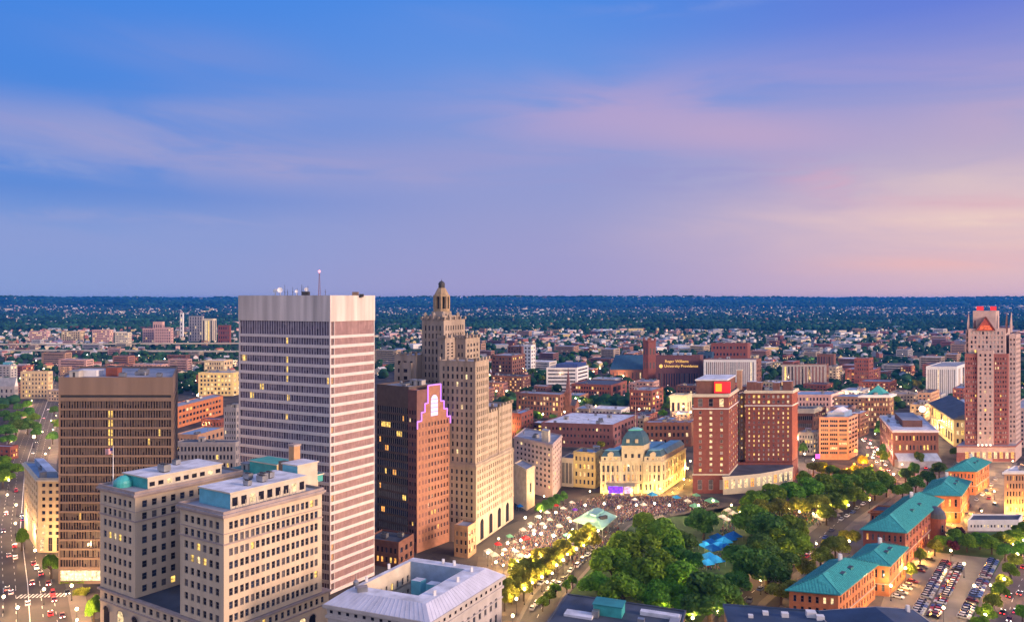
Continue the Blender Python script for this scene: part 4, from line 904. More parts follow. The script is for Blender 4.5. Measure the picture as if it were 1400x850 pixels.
simple('office_building', 'grey windowed block just behind the teal penthouses', 322, 238, 334, GREYC, DARK_R, g(16, 4, fx=.6), g(4, 4), d=486, h=24, rl=1.0)
simple('brick_block', 'low red brick block with bright blue roof at the left edge', 14, -30, 25, REDB, BLUE_R, g(6, 2), g(3, 2), d=545, h=9, lit=.2)
simple('hotel', 'floodlit cream hotel at the far left beyond the road', 66, 28, 72, CREAML, GREY_R, g(8, 6, fx=.45), g(3, 6), d=876, h=32, rl=1.0, lit=.2)
b = simple('hall', 'grey gabled hall at the left edge beyond the trees', 20, -22, 25, GREYC, GREY_R, g(6, 2, fx=.4), g(4, 2), d=860, h=16, rl=1.0)
m = b.mb(); c = b.rect(0, b.w, 0, b.dp); m.face([b.pt(0, 0, 16.9), b.pt(b.w, 0, 16.9), b.pt(b.w, b.dp * .5, 27), b.pt(0, b.dp * .5, 27)], GREY_R); m.face([b.pt(0, b.dp, 16.9), b.pt(b.w, b.dp, 16.9), b.pt(b.w, b.dp * .5, 27), b.pt(0, b.dp * .5, 27)], GREY_R); m.face([b.pt(0, 0, 16.9), b.pt(0, b.dp, 16.9), b.pt(0, b.dp * .5, 27)], WHITEC); m.build('roof', b.t)
simple('apartment_house', 'yellow lit apartment block left of the white slab tower', 318, 271, 336, YELC, GREY_R, g(9, 5, fx=.55), g(3, 5), d=902, h=28, rl=1.0, lit=.45)
simple('tower_block', 'grey slab of the distant twin towers', 277, 258, 279, GREYC, DARK_R, g(5, 8, fx=.35, fz=.8), None, d=2050, h=70, rl=1.0, clut=0)
simple('tower_block', 'tan striped slab of the distant twin towers', 291, 276, 296, PALE, DARK_R, g(4, 1, fx=.5, fz=.9), g(2, 1, fz=.9), d=2000, h=64, rl=1.0, clut=0)
simple('tower', 'thin pale distant tower left of the twin towers', 250, 246, 251.5, WHITEC, GREY_R, g(1, 6), None, d=2150, h=77, rl=1.0, clut=0)
simple('apartment_house', 'pink distant block with square top beyond the brown tower', 234, 211, 237, PINKC, GREY_R, g(7, 6), g(2, 6), d=1850, h=45, rl=1.0, clut=0)
simple('apartment_house', 'pink distant block with narrow strips beyond the brown tower', 211, 195, 213, PINKC, GREY_R, g(5, 6), g(2, 6), d=1870, h=43, rl=1.0, clut=0)
simple('apartment_house', 'square pink upper storey block beyond the brown tower', 222, 209, 225, PINKC, GREY_R, g(4, 2), g(2, 2), d=1960, h=57, rl=1.0, clut=0)
simple('brick_block', 'small round capped brick building left of the white slab', 314, 298, 316, REDB, GREY_R, g(5, 4), None, d=1900, h=50, rl=1.0, clut=0)
for (cx, xl, xr, d, h, wmx, lab) in ((64, 40, 68, 2000, 30, PINKC, 'long pink distant factory at far left'), (110, 84, 114, 1950, 32, CREAML, 'cream distant mill beyond the highway'), (150, 126, 155, 1900, 38, PINKC, 'pink distant mill beyond the highway'), (175, 157, 180, 1800, 36, PALE, 'pale distant mill beside the pink mill'),
        (306, 279, 318, 1150, 22, CREAML, 'cream low block left of the white slab tower'), (34, 2, 46, 1150, 14, REDB, 'red roofed long hall at the far left'), (20, 4, 24, 1250, 10, CYANP, 'bright blue roofed shed at the far left'), (150, 115, 160, 1000, 12, WHITEC, 'white stepped roof hall behind the brown tower'), (205, 168, 215, 1000, 11, WHITEC, 'long white hall behind the brown tower'), (300, 268, 312, 980, 17, REDB, 'maroon block above the yellow lit apartments')):
    simple('mill_building' if d > 1500 else 'hall', lab, cx, xl, xr, wmx, WHITE_R if d < 1300 else GREY_R, g(8, max(2, int(h / 6))), g(3, max(2, int(h / 6))), d=d, h=h, rl=1.0, clut=0, lit=.25, finish=40)
# middle
simple('apartment_slab', 'dark brick apartment slab beside the art deco tower', 700, 672, 718, BRNB, GREY_R, g(6, 8), g(6, 8), base=532, top=487, lit=.08)
simple('apartment_slab', 'brown tower block with pale end strips beyond the art deco tower', 713, 694, 731, BRNB, GREY_R, g(5, 8), g(1, 1, fx=.4, fz=.9), base=507, top=474)
simple('apartment_slab', 'pale capped twin of the brown strip tower block', 726, 716, 732, WHITEC, GREY_R, g(2, 7), g(2, 7), d=1180, h=44, clut=0)
b = simple('office_building', 'white office with dark window stripes and blue plant box', 789, 747, 804.5, WHITEC, GREY_R, dict(n=1, m=6, fx=.96, fz=.42, bot=1, top=.6, style='mull18x.3'), dict(n=1, m=6, fx=.9, fz=.42, bot=1, top=.6, style='mull6x.3'), d=945, h=30, rl=1.0, lit=.05)
m = b.mb(); m.prism(b.rect(2, b.w * .75, 6, b.dp - 3), 30.1, 35, mat('deep_blue_panel', (.03, .06, .2), .5)); m.build('plant_room', b.t)
simple('brick_block', 'long brown brick block left of the dark church spire', 766, 706, 776, BRNB, GREY_R, g(13, 4, fx=.55, fz=.6), g(3, 4, fx=.5), d=732, h=23, lit=.18)
b = simple('brick_block', 'brick block with orange lit gable end behind the spire', 836, 781, 857, REDB, DARK_R, g(14, 3, fx=.6), g(3, 2, fx=.6, fz=.7), d=857, h=18, lit=.22)
ch = Bld('church', 'dark stone church with tall slender spire', 786, 765, 792, d=738, h=12, cat='church', depth=.2)
ch.block(0, ch.w, 0, ch.dp, 0, 12, BRNB, None, L=g(4, 1, fx=.3, fz=.7), R=g(2, 1, fx=.3), par=0)
m = ch.mb(); W_, D_ = ch.w, ch.dp; m.face([ch.pt(-.4, -.4, 12), ch.pt(W_ + .4, -.4, 12), ch.pt(W_ + .4, D_ / 2, 18), ch.pt(-.4, D_ / 2, 18)], DARK_R); m.face([ch.pt(-.4, D_ + .4, 12), ch.pt(W_ + .4, D_ + .4, 12), ch.pt(W_ + .4, D_ / 2, 18), ch.pt(-.4, D_ / 2, 18)], DARK_R)
m.face([ch.pt(0, 0, 12), ch.pt(0, D_, 12), ch.pt(0, D_ / 2, 17.6)], BRNB); m.build('roof', ch.t)
m = ch.mb(); st = ch.rect(5, 10, -1.2, 3.8); m.prism(st, 0, 24, BRNB); m.prism(offset(st, .3), 24, 24.6, BRNB); ct = Vector(ch.pt(7.5, 1.3)); m.frustum(offset(st, -.3), 24.6, [(ct.x - .1, ct.y - .1), (ct.x + .1, ct.y - .1), (ct.x + .1, ct.y + .1), (ct.x - .1, ct.y + .1)], 50, PURPB)
for q in st: m.tube((*q, 24), (*q, 28), .5, .05, BRNB, 5)
m.build('spire', ch.t); ch.finish(40)
ca = Bld('cathedral', 'brownstone cathedral with blue roof and square tower', 880, 834, 890, d=1060, h=20, rl=1.0, cat='church', depth=.3)
W_, D_ = ca.w, ca.dp + 12
ca.block(0, W_, 0, D_, 0, 17, PURPB, None, L=g(8, 1, fx=.3, fz=.6), par=0)
m = ca.mb(); m.face([ca.pt(-.5, -.5, 17), ca.pt(W_ + .5, -.5, 17), ca.pt(W_ + .5, D_ / 2, 37), ca.pt(-.5, D_ / 2, 37)], mat('cathedral_slate', (.03, .09, .17), .5, .15, .2)); m.face([ca.pt(-.5, D_ + .5, 17), ca.pt(W_ + .5, D_ + .5, 17), ca.pt(W_ + .5, D_ / 2, 37), ca.pt(-.5, D_ / 2, 37)], DARK_R)
for s_ in (0, W_): m.face([ca.pt(s_, 0, 17), ca.pt(s_, D_, 17), ca.pt(s_, D_ / 2, 36.6)], PURPB)
m.build('roof', ca.t); tw = D(888, 1052); m = ca.mb(); m.box((tw.x, tw.y, 0), 13, 13, 58, REDB, .42); m.box((tw.x, tw.y, 58), 14.2, 14.2, 1.5, REDB, .42)
for a, c in ((-5.6, -5.6), (5.6, -5.6), (5.6, 5.6), (-5.6, 5.6)):
    x, y = tw.x + a * .91 - c * .41, tw.y + a * .41 + c * .91; m.box((x, y, 59.5), 2.2, 2.2, 4, REDB, .42)
for zz in (40, 20):
    for a in (-3, 3):
        for nx, ny in ((.41, -.91), (-.91, -.41)):
            x, y = tw.x + nx * 6.55 - ny * a, tw.y + ny * 6.55 + nx * a; m.face([(x + ny * 1.1, y - nx * 1.1, zz), (x - ny * 1.1, y + nx * 1.1, zz), (x - ny * 1.1, y + nx * 1.1, zz + 9), (x + ny * 1.1, y - nx * 1.1, zz + 9)], DARKMETAL)
m.build('bell_tower', ca.t); ca.finish(30)
b = simple('brick_block', 'windowless dark brick block with two lines of golden lettering', 957, 897, 961.5, mat('dark_plum_brick', (.13, .055, .06), .85, .15, .3), GREY_R, dict(n=16, m=1, fx=.45, fz=.8, bot=3, top=21, depth=.25), None, d=960, h=45, rl=1.0, clut=4)
GOLDL = litmat('golden_letters', (1, .55, .12), 1.5, .05)
def text(parent, body, size, o, n, mt, name='lettering'):
    cu = bpy.data.curves.new(name, 'FONT'); cu.body = body; cu.size = size; cu.extrude = .06; cu.align_x = 'CENTER'; cu.align_y = 'CENTER'
    t_ = bpy.data.objects.new(name + '_outline', cu); COL.objects.link(t_); bpy.context.view_layer.update()
    me = bpy.data.meshes.new_from_object(t_.evaluated_get(bpy.context.evaluated_depsgraph_get())); bpy.data.objects.remove(t_); bpy.data.curves.remove(cu)
    me.materials.clear(); me.materials.append(mt); me.name = name
    ob = bpy.data.objects.new(name, me); COL.objects.link(ob); ob.parent = parent; ob.location = o
    ob.matrix_local = Matrix.Translation(o) @ Matrix.Rotation(math.atan2(n.x, -n.y), 4, 'Z') @ Matrix.Rotation(math.radians(90), 4, 'X'); return ob
n_ = Vector((b.e1.y, -b.e1.x)); n_ = n_ if n_.dot(b.e2) < 0 else -n_
for body, f_, zz, sz in (('Roger Williams', .53, 37.6, 5.0), ('University Providence', .43, 31.4, 5.0)):
    q = Vector(b.pt(b.w * f_, 0)) + n_ * .12; text(b.t, body, sz, Vector((q.x, q.y, zz)) - b.o, n_, GOLDL)
q = Vector(b.pt(b.w * .89, 0)) + n_ * .1; m = b.mb(); e_ = b.e1
m.face([(q.x + e_.x * 2.4 * math.cos(a * math.pi / 9), q.y + e_.y * 2.4 * math.cos(a * math.pi / 9), 31.4 + 2.4 * math.sin(a * math.pi / 9)) for a in range(18)], GOLDL); m.build('round_emblem', b.t)
for f_ in (.3, .48, .62): m = b.mb(); m.prism(b.rect(b.w * f_ - 2.5, b.w * f_ + 2.5, 6, 11), 45.1, 48.5, BLUE_R, WHITE_R); m.build('plant_box', b.t)
simple('apartment_slab', 'brick apartment slab with pale vertical fins behind the hotel', 1034, 962, 1041, BRNB, GREY_R, dict(n=24, m=1, fx=.5, fz=.9, bot=1, top=1, style='plain', wm=WHITEC), g(3, 7, fx=.4), d=945, h=41, rl=1.0, lit=.04, panes=[PURPB, BRNB, G_DARK])
simple('brick_block', 'broad red brick block rising behind the finned slab', 1022, 972, 1026, REDB, DARK_R, g(10, 4, fx=.5, fz=.4), None, d=1200, h=46, rl=1.0)
simple('plant_building', 'dark blue windowless box beside the red brick block', 973, 954, 976, mat('navy_panel', (.02, .06, .13), .5), DARK_R, g(3, 2), None, d=1150, h=35, rl=1.0, clut=0)
simple('apartment_slab', 'purple grey finned apartment slab right of the twin slab hotel', 1130, 1069, 1133, BRNB, WHITE_R, dict(n=12, m=1, fx=.5, fz=.9, bot=1, top=1, style='plain', wm=GREYC), g(2, 5), d=984, h=31, rl=1.0, lit=.08, panes=[G_DARK, PURPB])
simple('apartment_slab', 'plum brick block partly behind the finned apartment slab', 1140, 1117, 1143, BRNB, GREY_R, g(6, 1, fx=.4, fz=.9), None, d=1071, h=38, rl=1.0)
b = simple('office_building', 'tan brick office with square window grid and bluish rooftop', 1160, 1120, 1173, TANC, BLUE_R, dict(n=3, m=8, fx=.82, fz=.52, bot=3.5, top=.6, style='mull4x.25', edge=.5), dict(n=3, m=8, fx=.7, fz=.5, bot=3.5, top=.6), d=545, h=31, rl=1.0, lit=.08)
m = b.mb(); m.prism(b.rect(4, b.w - 5, 3, b.dp - 2), 31.1, 35, BLUE_R, WHITE_R); m.frustum(b.rect(6, b.w - 8, 4, b.dp - 3), 35, offset(b.rect(6, b.w - 8, 4, b.dp - 3), -2.5), 38, WHITE_R); m.build('penthouse', b.t)
b = simple('office_building', 'brick office with white cornice and green pyramid roof', 1216, 1177, 1222, BRNB, WHITE_R, g(9, 6, fx=.5), g(3, 6), d=678, h=30, rl=1.0, lit=.42, cornice=(1.6, 1.6, WHITEC))
m = b.mb(); c = b.rect(b.w * .18, b.w * .86, 3, 20); q = [sum(p[0] for p in c) / 4, sum(p[1] for p in c) / 4]; m.frustum(c, 30.2, [(q[0] - .2, q[1] - .2), (q[0] + .2, q[1] - .2), (q[0] + .2, q[1] + .2), (q[0] - .2, q[1] + .2)], 39, TEAL_R); m.box((q[0], q[1], 38.6), 1.4, 1.4, 1.6, PALE); m.build('pyramid_roof', b.t)
b = simple('office_building', 'dark brick office with white roof and stepped glass front', 1221, 1203, 1283, BRNB, WHITE_R, g(8, 3), dict(n=12, m=2, fx=.5, fz=.5, bot=10, top=1.5), d=524, h=25, rl=1.13, rr=1.0, lit=.22, cornice=(.5, .8, WHITEC))
m = b.mb(); m.prism(b.rect(b.w * .25, b.w * .8, b.dp * .3, b.dp * .75), 25.1, 30, BRNB, GREY_R); m.build('penthouse', b.t)
m = b.mb(); n_ = Vector((b.e2.y, -b.e2.x)); n_ = n_ if n_.dot(b.e1) < 0 else -n_; a_, c_ = Vector(b.pt(0, 1)), Vector(b.pt(0, b.dp - 1)); o2 = n_ * 6
m.face([(a_.x, a_.y, 9.4), (c_.x, c_.y, 9.4), (c_.x + o2.x, c_.y + o2.y, 5), (a_.x + o2.x, a_.y + o2.y, 5)], mat('pale_blue_glazing', (.30, .38, .52), .2, .15, .4, .6)); m.prism([(a_.x, a_.y), (c_.x, c_.y), (c_.x + o2.x * .98, c_.y + o2.y * .98), (a_.x + o2.x * .98, a_.y + o2.y * .98)], 0, 4.9, mat('grey_blue_base', (.22, .26, .36), .4)); m.build('glass_canopy', b.t)
simple('hotel', 'white vertical striped slab left of the gabled hotel tower', 1308, 1266, 1326, WHITEC, GREY_R, g(14, 1, fx=.45, fz=.9), g(3, 1, fx=.45, fz=.9), d=876, h=38, rl=1.0, lit=.1, panes=[G_BLIND, mat('pale_blind', (.42, .38, .36), .5)])
b = Bld('convention_hall', 'convention hall with dark sloping roof and yellow lit glass wall', 1304, 1272, 1360, d=594, h=22, rl=1.15, rr=1.0, lit=.75, litm=[LIT_Y, LIT_W, LIT_Y], depth=.3)
b.block(0, b.w, 0, b.dp, 0, 22, YELC, None, L=g(9, 2, fx=.7, fz=.75), R=g(8, 3, fx=.5), par=0)
m = b.mb(); m.prism([*b.rect(-1.5, b.w + 1.5, -1.5, b.dp + 1)], 22, 22.5, DARK_R); m.face([b.pt(-1.5, -1.5, 22.55), b.pt(b.w + 1.5, -1.5, 22.55), b.pt(b.w + 1.5, b.dp * .55, 30), b.pt(-1.5, b.dp * .55, 30)], DARK_R); m.face([b.pt(-1.5, b.dp, 22.55), b.pt(b.w + 1.5, b.dp, 22.55), b.pt(b.w + 1.5, b.dp * .55, 30), b.pt(-1.5, b.dp * .55, 30)], DARK_R)
for s_ in (-1.5, b.w + 1.5): m.face([b.pt(s_, -1.5, 22.55), b.pt(s_, b.dp, 22.55), b.pt(s_, b.dp * .55, 30)], DARK_R)
m.build('roof', b.t); b.finish(60)
simple('office_building', 'pale pink block behind the gabled hotel at right edge', 1432, 1381, 1445, mat('pale_pink_precast', (.5, .4, .4)), GREY_R, g(8, 8), g(2, 8), d=590, h=31, rl=1.0)
simple('apartment_house', 'square brick apartment tower among trees', 1188, 1168, 1194, REDB, GREY_R, g(6, 7), g(2, 7), d=984, h=39, rl=1.0, lit=.06)
b = simple('office_building', 'orange floodlit brick block with white roof at right edge', 1440, 1373, 1452, TANC, WHITE_R, g(15, 5, fx=.5, fz=.6), None, d=405, h=24, rl=1.0, lit=.3, litm=[LIT_O, LIT_Y], cornice=(.6, 1.0, WHITEC), clut=6, v=(.75, .66))
FLOODX = b
# plaza neighbours
b = simple('office_building', 'cream plaza office with many small windows beside the art deco tower', 755.5, 703, 768, mat('rosy_stone', (.47, .37, .35), .85, .12, .3), GREY_R, g(9, 8, fx=.5, fz=.5, bot=5), g(5, 8, fx=.5, fz=.5, bot=5), d=438, h=32, rl=1.06, rr=1.07, cornice=(.5, .8))
m = b.mb(); m.prism(b.rect(5, 11, 5, 11), 32.1, 39, PALE, GREY_R); m.build('lift_tower', b.t)
b = Bld('shop_building', 'small beige building with tall arched window beside the plaza', 720, 703, 731, d=414, h=22.5, rl=1.04, lit=0, depth=.3)
b.block(0, b.w, 0, b.dp, 0, b.h, mat('beige_stone', (.52, .42, .30)), GREY_R, R=dict(n=1, m=1, fx=.22, fz=.5, bot=5, top=5), cornice=(.3, .6)); b.finish(9)
simple('shop_building', 'dark fronted narrow building with pale columns beside city hall', 783, 767, 795, PALE, DARK_R, dict(n=3, m=1, fx=.7, fz=.85, bot=1, top=1.2, style='mull3x.4'), g(3, 4), d=466, h=17.5, lit=0)
simple('shop_building', 'yellow lit stone building left of city hall', 814, 784, 824, YELC, BLUE_R, g(5, 4, fx=.45), g(4, 4), d=462, h=22, lit=.2, cornice=(.4, .6))
simple('department_store', 'large brown block with broad white roof behind city hall', 838, 740, 872, mat('purple_brown_brick', (.17, .08, .09), .85, .15, .3), WHITE_R, g(18, 3, fx=.45, fz=.4), g(7, 3), d=585, h=18.5, rl=1.02, lit=.05, clut=10)
simple('brick_block', 'small blue roofed brick block beside the brown store', 712, 700, 729, REDB, BLUE_R, g(4, 4), g(4, 4), d=625, h=21)
simple('brick_block', 'brown block with pale blue roof between city hall and hotel', 945, 880, 951, BRNB, mat('pale_blue_roofing', (.34, .46, .66), .6, .2, .15), g(10, 3), None, d=594, h=19, rl=1.0, lit=.15, clut=5)
simple('brick_block', 'red brick block with flat roof above city hall', 891, 861, 907, REDB, GREY_R, g(8, 4, fx=.55), g(3, 4), d=774, h=22, lit=.2)
simple('library', 'floodlit pale classical building with green roof left of the hotel', 939, 916, 946, mat('lit_pale_stone', (.64, .56, .36)), PAT, dict(n=3, m=1, fx=.5, fz=.6, bot=4, top=4), dict(n=2, m=1, fx=.4, fz=.6, bot=4, top=4), d=732, h=23, rl=1.0, lit=.1, cornice=(.8, 1.4))
simple('shop_building', 'brown low annex at the foot of the art deco tower', 640, 621, 651, mat('tan_brown_brick', (.30, .18, .12)), GREY_R, g(3, 3), g(3, 3), d=338, h=14, lit=.15)
simple('shop_building', 'low dark roofed block between white slab and neon tower', 545, 500, 566, BRNB, DARK_R, g(7, 2), g(3, 2), d=325, h=11, lit=.35, litm=[LIT_O, LIT_Y])
simple('office_building', 'dark block with cream roof edge right of the twin slab hotel', 1112, 1083, 1122, BRNB, DARK_R, dict(n=1, m=4, fx=.96, fz=.55, bot=2, top=4, style='mull10x.3'), g(3, 4), d=594, h=30, rl=1.0, cornice=(.7, 3.0, PALE))
simple('shop_building', 'pink low building right of the dark cream edged block', 1136, 1076, 1152, PINKC, BLUE_R, g(12, 3), g(3, 3), d=764, h=19, rl=1.0, lit=.15)
simple('shop_building', 'blue grey low block squeezed beside the tan grid office', 1112, 1092, 1119, GREYC, BLUE_R, g(5, 4), g(2, 4), d=560, h=17, lit=.3)
b = simple('pavilion', 'small brick pavilion between park trees and the copper roofs', 1216, 1190, 1225, ORNB, DARK_R, g(5, 2, fx=.6), g(3, 2, fx=.6), d=378, h=9.5, lit=.3, litm=[LIT_O, LIT_W], clut=0, cornice=(.8, .6))
b = simple('market_hall', 'long low pale hall with dark roof behind the car park trees', 1393, 1323, 1398, WHITEC, DARK_R, g(14, 1, fx=.5, fz=.5), None, d=378, h=5, rl=1.0, lit=.5, litm=[LIT_W], clut=0)

# the dark roofs along the bottom edge
def rooftop(label, pts, h, d0, rm, wm, ridge=None):
    """pts: eaves corners in picture columns and rows, back left, back right; the house runs towards the camera"""
    a, c = P(pts[0][0], pts[0][1], h), P(pts[1][0], pts[1][1], h); n = Vector((c.y - a.y, a.x - c.x, 0)).normalized()
    if n.y > 0: n = -n
    poly = [tuple((a + n * d0).to_2d()), tuple((c + n * d0).to_2d()), tuple(c.to_2d()), tuple(a.to_2d())]
    o = Vector((poly[0][0], poly[0][1], 0)); t = thing('row_building', label, 'building', o); m = MB(o); m.prism(poly, 0, h, wm); m.build('wall', t)
    m = MB(o)
    if ridge:
        e = offset(poly, .7); p1 = [(Vector(e[0]) + Vector(e[1])) / 2, (Vector(e[2]) + Vector(e[3])) / 2]; p1[1] = p1[1].lerp(p1[0], .2)
        E = [(*q, h + .05) for q in e]; R0, R1 = (*p1[0], h + ridge), (*p1[1], h + ridge)
        m.face([E[0], E[1], R0], rm); m.face([E[1], E[2], R1, R0], rm); m.face([E[2], E[3], R1], rm); m.face([E[3], E[0], R0, R1], rm); m.face(E[::-1], CREAM_T)
        for i, rr in ((2, R1), (3, R1)): m.tube(E[i], rr, .15, .15, STEEL, 5)
        for i in range(4): m.tube(E[i], E[(i + 1) % 4], .22, .22, PALE, 5)
    else:
        m.prism(offset(poly, .4), h + .02, h + .5, rm); m.ring(offset(poly, .45), offset(poly, .0), h + .5, h + .95, rm)
    m.build('roof', t); OCC.append(((a.x + c.x) / 2, (a.y + c.y) / 2 - d0 / 2, 26)); return t, o, a, c, n
t, o, a, c, n = rooftop('dark slate roofed building with teal roof lantern at bottom centre', ((776, 815), (936, 838)), 20, 42, DARK_R, REDB)
u_ = (c - a).normalized()
for f_, dn, sx, sy, hh_, mm, nm in ((.42, 9, 9, 5.5, 3.2, TEALG, 'roof_lantern'), (.82, 6, 12, 2.2, 1.2, WHITE_R, 'skylight'), (.20, 14, 9, 4, .7, WHITE_R, 'roof_panel'), (.95, 10, 3, 12, .8, GREY_R, 'roof_panel'), (.33, 13, 2, 2, 2, STEEL, 'roof_vent'), (.7, 13, 2, 1.6, 1.6, STEEL, 'air_conditioner')):
    q = a.lerp(c, f_) + n * dn; m = MB(o); m.box((q.x, q.y, 20.5), sx, sy, hh_, mm, math.atan2(u_.y, u_.x))
    if nm == 'roof_lantern': m.box((q.x, q.y, 23.7), sx + .6, sy + .6, .3, TEALD_R, math.atan2(u_.y, u_.x))
    m.build(nm, t)
t, o, a, c, n = rooftop('dark blue flat roofed row building below the park street', ((990, 829), (1118, 838)), 16, 30, mat('navy_roofing', (.035, .06, .115), .6, .25, .15), BRNB); u_ = (c - a).normalized()
for f_, dn, s_ in ((.42, 5, 1.8), (.62, 5.5, 2.2), (.9, 4, 3), (.98, 6, 2.4), (.25, 8, 1.5)):
    q = a.lerp(c, f_) + n * dn; m = MB(o); m.box((q.x, q.y, 16.5), s_, s_ * .8, s_ * .6, WHITEC, math.atan2(u_.y, u_.x)); m.build('air_conditioner', t)
t, o, a, c, n = rooftop('dark blue hip roofed building with orange wall at bottom right', ((1118, 836), (1247, 834)), 15.5, 34, MATS['navy_roofing'], ORNB, ridge=4.2)
for f_, dn in ((.9, 3), (.62, 8)):
    q = a.lerp(c, f_) + n * dn; m = MB(o); m.box((q.x, q.y, 16), 1.0, 1.0, 2.6, WHITEC); m.build('chimney', t)
# ================================================================== ground, roads, plaza
def gz(x, y):
    r = math.hypot(x, y); t = min(1, max(0, (r - 5500) / 8500)); t = t * t * (3 - 2 * t)
    a = math.atan2(x, y)
    return t * (128 + 16 * math.sin(a * 7 + 1) + 9 * math.sin(a * 19 + r / 900) + 5 * math.sin(a * 53 + 2) + 3 * math.sin(a * 131)) + t * (r - 14000) / 8000 * 6
gm = bpy.data.materials.new('city_ground'); gm.use_nodes = True; t = gm.node_tree; p = t.nodes['Principled BSDF']; p.inputs['Roughness'].default_value = .95; p.inputs['Specular IOR Level'].default_value = .1
ge = t.nodes.new('ShaderNodeNewGeometry'); ln = t.nodes.new('ShaderNodeVectorMath'); ln.operation = 'LENGTH'; t.links.new(ge.outputs['Position'], ln.inputs[0])
def tn(sc, det=4):
    n = t.nodes.new('ShaderNodeTexNoise'); n.inputs['Scale'].default_value = sc; n.inputs['Detail'].default_value = det; t.links.new(ge.outputs['Position'], n.inputs['Vector']); return n.outputs[0]
def tm(v, a, b, c=0, d=1):
    n = t.nodes.new('ShaderNodeMapRange'); t.links.new(v, n.inputs[0]); n.inputs[1].default_value = a; n.inputs[2].default_value = b; n.inputs[3].default_value = c; n.inputs[4].default_value = d; return n.outputs[0]
def tx(f, a, b):
    n = t.nodes.new('ShaderNodeMix'); n.data_type = 'RGBA'; t.links.new(f, n.inputs[0])
    for i, x in ((6, a), (7, b)):
        if isinstance(x, tuple): n.inputs[i].default_value = x
        else: t.links.new(x, n.inputs[i])
    return n.outputs[2]
urban = tx(tm(tn(.06), .4, .6), (.045, .042, .048, 1), (.10, .085, .08, 1)); green = tx(tm(tn(.02), .35, .65), (.018, .045, .018, 1), (.04, .085, .03, 1))
ad = t.nodes.new('ShaderNodeMath'); ad.operation = 'ADD'; t.links.new(tm(ln.outputs['Value'], 600, 3500, -.25, .45), ad.inputs[0]); t.links.new(tn(.012, 5), ad.inputs[1])
t.links.new(tx(tm(ad.outputs[0], .42, .58), urban, green), p.inputs['Base Color'])
vs, fs = [(0, 0, 0)], []; rr = [40, 120, 220, 320, 420, 550, 700, 900, 1200, 1700, 2400, 3300, 4400, 5500, 6300, 7100, 7900, 8700, 9500, 10300, 11100, 11900, 12700, 13500, 14300, 15500, 17500]; na = 360
for r in rr:
    for k in range(na):
        a = 2 * math.pi * k / na; x, y = r * math.sin(a), r * math.cos(a); vs.append((x, y, gz(x, y)))
fs = [(0, 1 + k, 1 + (k + 1) % na) for k in range(na)]
for i in range(len(rr) - 1):
    for k in range(na):
        a, c = 1 + i * na + k, 1 + i * na + (k + 1) % na; fs.append((a, a + na, c + na, c))
me = bpy.data.meshes.new('ground'); me.from_pydata(vs, [], fs); me.materials.append(gm); me.polygons.foreach_set('use_smooth', [True] * len(fs)); me.update()
go = bpy.data.objects.new('ground', me); COL.objects.link(go); struct(go)

ROADZ = .03
def strip(name, pts, wd, m, z=ROADZ, kerb=None):
    """a road along ground points"""
    pts = [Vector(p[:2]) for p in pts]; L, R = [], []
    for i, q in enumerate(pts):
        d = (pts[min(i + 1, len(pts) - 1)] - pts[max(i - 1, 0)]).normalized(); n = Vector((-d.y, d.x)); L.append(q + n * wd / 2); R.append(q - n * wd / 2)
    mb = MB()
    for i in range(len(pts) - 1): mb.face([(*L[i], z), (*R[i], z), (*R[i + 1], z), (*L[i + 1], z)], m)
    o = struct(mb.build(name)); 
    if kerb:
        k = MB()
        for S, sg in ((L, 1), (R, -1)):
            for i in range(len(pts) - 1):
                d = (S[i + 1] - S[i]).normalized(); n = Vector((-d.y, d.x)) * sg; k.prism([tuple(S[i]), tuple(S[i + 1]), tuple(S[i + 1] + n * kerb), tuple(S[i] + n * kerb)], 0, .14, PAVE)
        struct(k.build('pavement'))
    return pts
def marks(pts, off, dash=3., gap=6., wd=.18, z=ROADZ + .02, name='lane_marking'):
    mb = MB(); pts = [Vector(p[:2]) for p in pts]
    for i in range(len(pts) - 1):
        d = pts[i + 1] - pts[i]; L = d.length; d /= L; n = Vector((-d.y, d.x)); s = 0
        while s < L:
            a, c = pts[i] + d * s + n * off, pts[i] + d * min(L, s + dash) + n * off; w2 = n * wd / 2
            mb.face([(*(a + w2), z), (*(a - w2), z), (*(c - w2), z), (*(c + w2), z)], PAINT); s += dash + gap
    struct(mb.build(name))
def area(name, pix_pts, m, z=.015):
    mb = MB(); mb.face([P(*q).to_2d().to_tuple() + (z,) for q in pix_pts], m); return struct(mb.build(name))
main_st = strip('road', [P(44, 900), P(38, 800), P(28, 720), P(34, 640), P(50, 590), P(66, 545), P(80, 500)], 26, ASPH, kerb=6)
marks(main_st, 0, 400, 0, .3); marks(main_st, 4.2); marks(main_st, -4.2); marks(main_st, 8.4); marks(main_st, -8.4)
cross_st = strip('road', [P(-80, 835), P(30, 832), P(150, 834)], 15, ASPH, z=ROADZ + .008)
for (x0, y0, x1, y1) in ((25, 815, 100, 812), (16, 860, 110, 856)):
    mb = MB(); a, c = P(x0, y0), P(x1, y1); d = (c - a); L = d.length; d /= L; n = Vector((-d.y, d.x, 0)); s = 0
    while s < L: 
        q = a + d * s; mb.face([q + n * 2 + Vector((0, 0, .055)), q - n * 2 + Vector((0, 0, .055)), q - n * 2 + d * .7 + Vector((0, 0, .055)), q + n * 2 + d * .7 + Vector((0, 0, .055))], PAINT); s += 1.5
    struct(mb.build('crosswalk'))
area('plaza', [(640, 860), (655, 752), (705, 714), (770, 690), (818, 674), (965, 674), (1010, 682), (985, 700), (860, 712), (800, 770), (735, 860)], mat('plaza_paving', (.105, .085, .072), .85, .25, .15))
